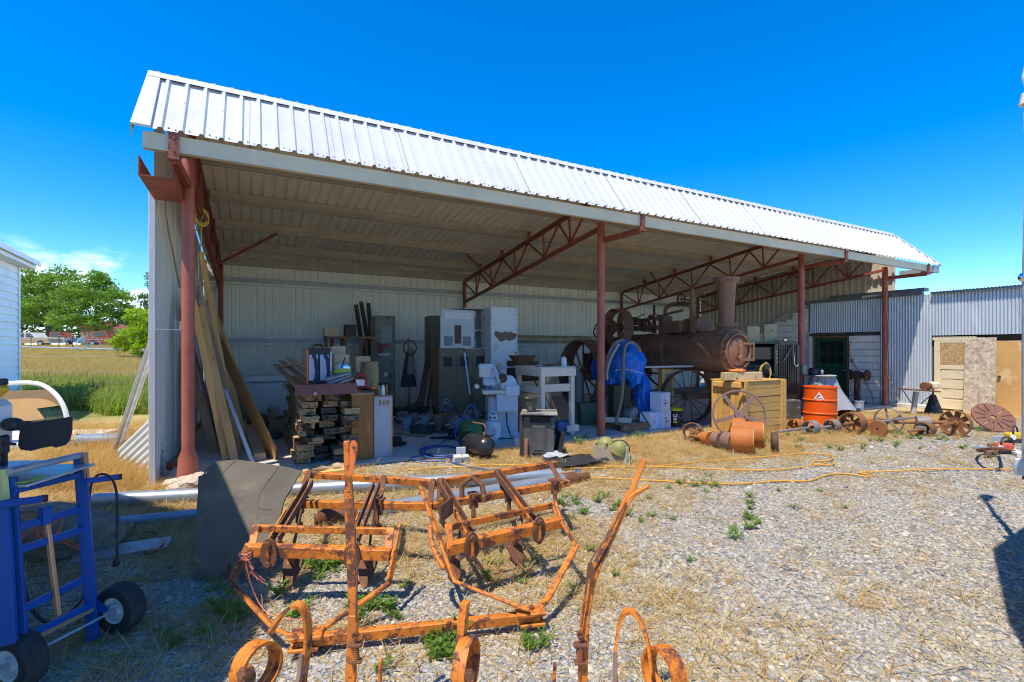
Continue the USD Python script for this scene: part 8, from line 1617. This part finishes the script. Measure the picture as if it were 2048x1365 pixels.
tagp(instancer('gravel', protos_, np.stack([x, y, z], 1), to_quat(sr.uniform(0, 6.28, n), sr.uniform(0, 6.28, n), np.abs(sr.normal(0, .28, n))), np.stack([s * sr.uniform(.8, 1.25, n), s, s * sr.uniform(.8, 1.3, n)], 1), sr.integers(0, 14, n)), 'loose grey and tan gravel stones over the yard', 'gravel', None, 'stuff')
# straw: flat clumps of dry stems
def blades(n, L, w, spread, up, seed, bend=.3):
    r_ = np.random.default_rng(seed); mb = MB()
    for k in range(n):
        an = r_.uniform(0, 6.28); el = r_.normal(up, .25); l = L * r_.uniform(.5, 1.2); o = np.array([*r_.normal(0, spread, 2), 0]); d = np.array([math.cos(an) * math.cos(el), math.sin(an) * math.cos(el), max(math.sin(el), .02)]); sd = nrm(np.cross(d, [0, 0, 1])) * w / 2
        p0, p1, p2 = o, o + d * l * .55, o + d * l + np.array([0, 0, -bend * l * max(d[2], 0) ** 2 - .0]) + np.array([d[0], d[1], 0]) * bend * l * .5 * d[2]
        mb.raw([p0 - sd, p0 + sd, p1 + sd * .8, p1 - sd * .8, p2], [[0, 1, 2], [0, 2, 3], [3, 2, 4]])
    return mb.mesh()
def grassmat(name, c, tr, var=.5): 
    c = np.array(c); return usdkit.material(stage, '/World/Looks/' + name, {'oi': ('geometry', {}), 'r': ('rgb_ramp', {'ramp': [(0, tuple(c * (1 - var))), (.5, tuple(c)), (1, tuple(c * (1 + var * .6)))]}), 'd': ('principled_bsdf', {'roughness': .7, 'specular_ior_level': .25}), 't': ('translucent_bsdf', {'color': tuple(tr)}), 'm': ('mix_closure', {'fac': .4})}, [('oi.random_per_island', 'r.fac'), ('r.color', 'd.base_color'), ('d.BSDF', 'm.closure1'), ('t.BSDF', 'm.closure2')], surface='m.closure')
g_straw, g_gold, g_green, g_field = grassmat('straw_stem', (.95, .80, .46), (.85, .68, .35)), grassmat('gold_stem', (.86, .56, .19), (.75, .48, .14)), grassmat('grass_green', (.085, .15, .02), (.15, .28, .02)), grassmat('grass_field', (.26, .44, .05), (.5, .72, .07))
sp = [(blades(11, .16, .0048, .06, .07, 100 + k), g_straw) for k in range(4)] + [(blades(12, .17, .0045, .06, .25, 110 + k), g_gold) for k in range(3)]
x, y = scatter(95000, 1.5, 12.5, 1.15); a, b = shedab(x, y); k = (sr.uniform(size=len(x)) < straw_mask(x, y) * (.55 + .45 * (y > 3))) & (b < .05) & (a < 16.7) | (sr.uniform(size=len(x)) < straw_mask(x, y)) & (a < -.5) & (field_mask(x, y) < .5)
x, y = x[k], y[k]; n = len(x)
tagp(instancer('dry_straw', sp, np.stack([x, y, ground_z(x, y) + .004], 1), to_quat(sr.uniform(0, 6.28, n)), np.repeat(sr.uniform(.6, 1.25, (n, 1)), 3, 1), sr.integers(0, 7, n)), 'dry yellow straw lying over the yard', 'straw', None, 'stuff')
# taller dry tufts at the left and along the shed
tp = [(blades(30, .34, .004, .05, 1.0, 120 + k, .8), g_gold) for k in range(3)]
L = []
for _ in range(620):
    px, py = sr.uniform(90, 330), sr.uniform(850, 985); q = G(px, py, 0); L.append(q)
for _ in range(110): q = G(sr.uniform(820, 1250), sr.uniform(880, 935), 0); L.append(q)
for _ in range(150): q = G(sr.uniform(1560, 2000), sr.uniform(845, 880), 0); L.append(q)
for _ in range(90): q = G(sr.uniform(1350, 1600), sr.uniform(880, 915), 0); L.append(q)
L = np.array(L); a, b = shedab(L[:, 0], L[:, 1]); ok = ((b < -.2) | (a < -.5)) & (a < 16.7); L = L[ok]; n = len(L); L[:, 2] = ground_z(L[:, 0], L[:, 1])
sc_ = sr.uniform(.35, 1.0, n) * np.where(L[:, 0] < -2.5, 1.25, .55)
tagp(instancer('dry_grass', tp, L, to_quat(sr.uniform(0, 6.28, n)), np.repeat(sc_[:, None], 3, 1), sr.integers(0, 3, n)), 'tufts of dry golden grass by the shed wall and pulleys', 'grass', None, 'stuff')
# the field
def fscatter(n, y0, y1): y = sr.uniform(y0, y1, n); x = sr.uniform(-1.16, -.60, n) * y; return x, y
fp_ = [(blades(22, .70 if k < 2 else .95, .02, .16, 1.1, 130 + k, .6), g_field if k < 4 else grassmat('field_olive', (.46, .42, .10), (.5, .46, .12))) for k in range(6)]; fy_ = [(blades(26, .42, .02, .2, 1.1, 140 + k, .5), grassmat(f'field_gold_{k}', (.84 - .12 * k, .60, .20), (.8, .58, .18))) for k in range(3)]
x, y = fscatter(4200, 12.0, 20); a, b = shedab(x, y); ok = (a < -1.6) & (y + .55 * x > 12.0 - .45 * 12.0); x, y = x[ok], y[ok]; n = len(x)
tagp(instancer('green_meadow', fp_, np.stack([x, y, ground_z(x, y)], 1), to_quat(sr.uniform(0, 6.28, n)), np.repeat(sr.uniform(.35, 1.15, (n, 1)), 3, 1), sr.integers(0, 6, n)), 'lush green weeds at the near edge of the field', 'grass', None, 'stuff')
x, y = fscatter(9500, 16.5, 58); n = len(x)
tagp(instancer('yellow_meadow', fy_, np.stack([x, y, ground_z(x, y)], 1), to_quat(sr.uniform(0, 6.28, n)), np.repeat(sr.uniform(.6, 1.2, (n, 1)), 3, 1), sr.integers(0, 3, n)), 'yellowing meadow grass before the parked vehicles', 'grass', None, 'stuff')
# single green weeds in the gravel
def weed(seed, n, L):
    r_ = np.random.default_rng(seed); mb = MB(); ms = MB()
    for k in range(n):
        an = r_.uniform(0, 6.28); d = np.array([math.cos(an), math.sin(an), r_.uniform(.5, 1.6)]); d /= np.linalg.norm(d); l = L * r_.uniform(.5, 1.1); ms.tube([np.zeros(3), d * l * .6, d * l + [0, 0, -.1 * l]], .002, 4)
        for j in range(9):
            p = d * l * (.25 + .09 * j); a2 = r_.uniform(0, 6.28); e = nrm([math.cos(a2), math.sin(a2), r_.uniform(.1, .8)]); w_ = nrm(np.cross(e, [0, 0, 1])) * .007; q = L * .22 * r_.uniform(.7, 1.2)
            mb.raw([p, p + e * q * .5 + w_, p + e * q, p + e * q * .5 - w_], [[0, 1, 2, 3]])
    return mb, ms
wl_ = leafmat('weed_leaf', (.15, .27, .035), (.28, .5, .05)); wprot = []
spots = [(1150, 1000, 1.3), (1130, 1010, 1.1), (1166, 1030, 1.0), (1238, 1012, 1.5), (1255, 1030, 1.1), (1500, 1058, 1.0), (1520, 1048, .7), (1390, 976, .8), (1408, 972, .7), (1585, 1018, .6), (1690, 1020, .5), (1280, 875, 1.4), (1262, 872, 1.2), (1160, 890, 1.5), (1165, 878, 1.3), (890, 1290, 1.2), (878, 1300, 1.0), (620, 1130, 1.2), (650, 1135, 1.2), (680, 1125, 1.0), (560, 1190, 1.0), (450, 1225, 1.1), (430, 1210, .8), (590, 1230, .8), (770, 1215, .9), (790, 1235, .8), (740, 1220, .7), (990, 1130, .7), (1050, 1150, .7), (1060, 1290, .6), (1155, 1180, .7), (860, 1000, .6), (1300, 1000, .6), (1345, 1040, .5), (1560, 985, .5), (1640, 985, .5), (920, 1330, .7), (700, 1290, .7), (640, 1290, .8), (350, 1290, .8), (410, 1270, .9), (330, 1270, .7), (760, 1340, .7), (1380, 1120, .5), (1210, 1110, .6), (1230, 1150, .6), (1180, 1100, .7)]
for _ in range(46): spots.append((sr.uniform(1480, 1960), sr.uniform(862, 905), sr.uniform(.5, 1.0)))
for _ in range(80):
    c_ = spots[int(sr.integers(0, 34))]; spots.append((float(np.clip(c_[0] + sr.normal(0, 28), 330, 1500)), float(np.clip(c_[1] + sr.normal(0, 16), 880, 1345)), sr.uniform(.5, 1.0)))
for k in range(4):
    t = T('green_weed', 'small green weed sprouting from the gravel yard', 'weed', (0, 0, 0), 0, 'green weeds in the gravel'); ml, ms = weed(200 + k, 7 + k, .13); t.part('leaves', ml, wl_, local=True); t.part('stems', ms, wl_, local=True); wprot.append([t, False])
for i, (px, py, s) in enumerate(spots):
    rg_ = ('small green weed in the straw strip before the row of pulleys and wheels', 'green weeds before the pulleys') if py < 915 and px > 1400 else ('green weed growing at the shed threshold between stove and post', 'green weeds at the shed threshold') if py < 915 else ('green weed growing under or beside the orange cultivator', 'green weeds around the cultivator') if px < 1120 else ('green weed on the open gravel right of the cultivator', 'green weeds on the open gravel')
    q = G(px, py, 0); q[2] = float(ground_z(q[0], q[1])); k = i % 4; dg = float(sr.uniform(0, 360))
    if not wprot[k][1]: wprot[k][0].tr.Set(tuple(map(float, q))); wprot[k][0].ro.Set(dg); wprot[k][1] = True; tagp(wprot[k][0].prim, rg_[0], None, rg_[1])
    else: wprot[k][0].copy(q, dg, rg_[0], rg_[1], scale=float(s) * 1.08)
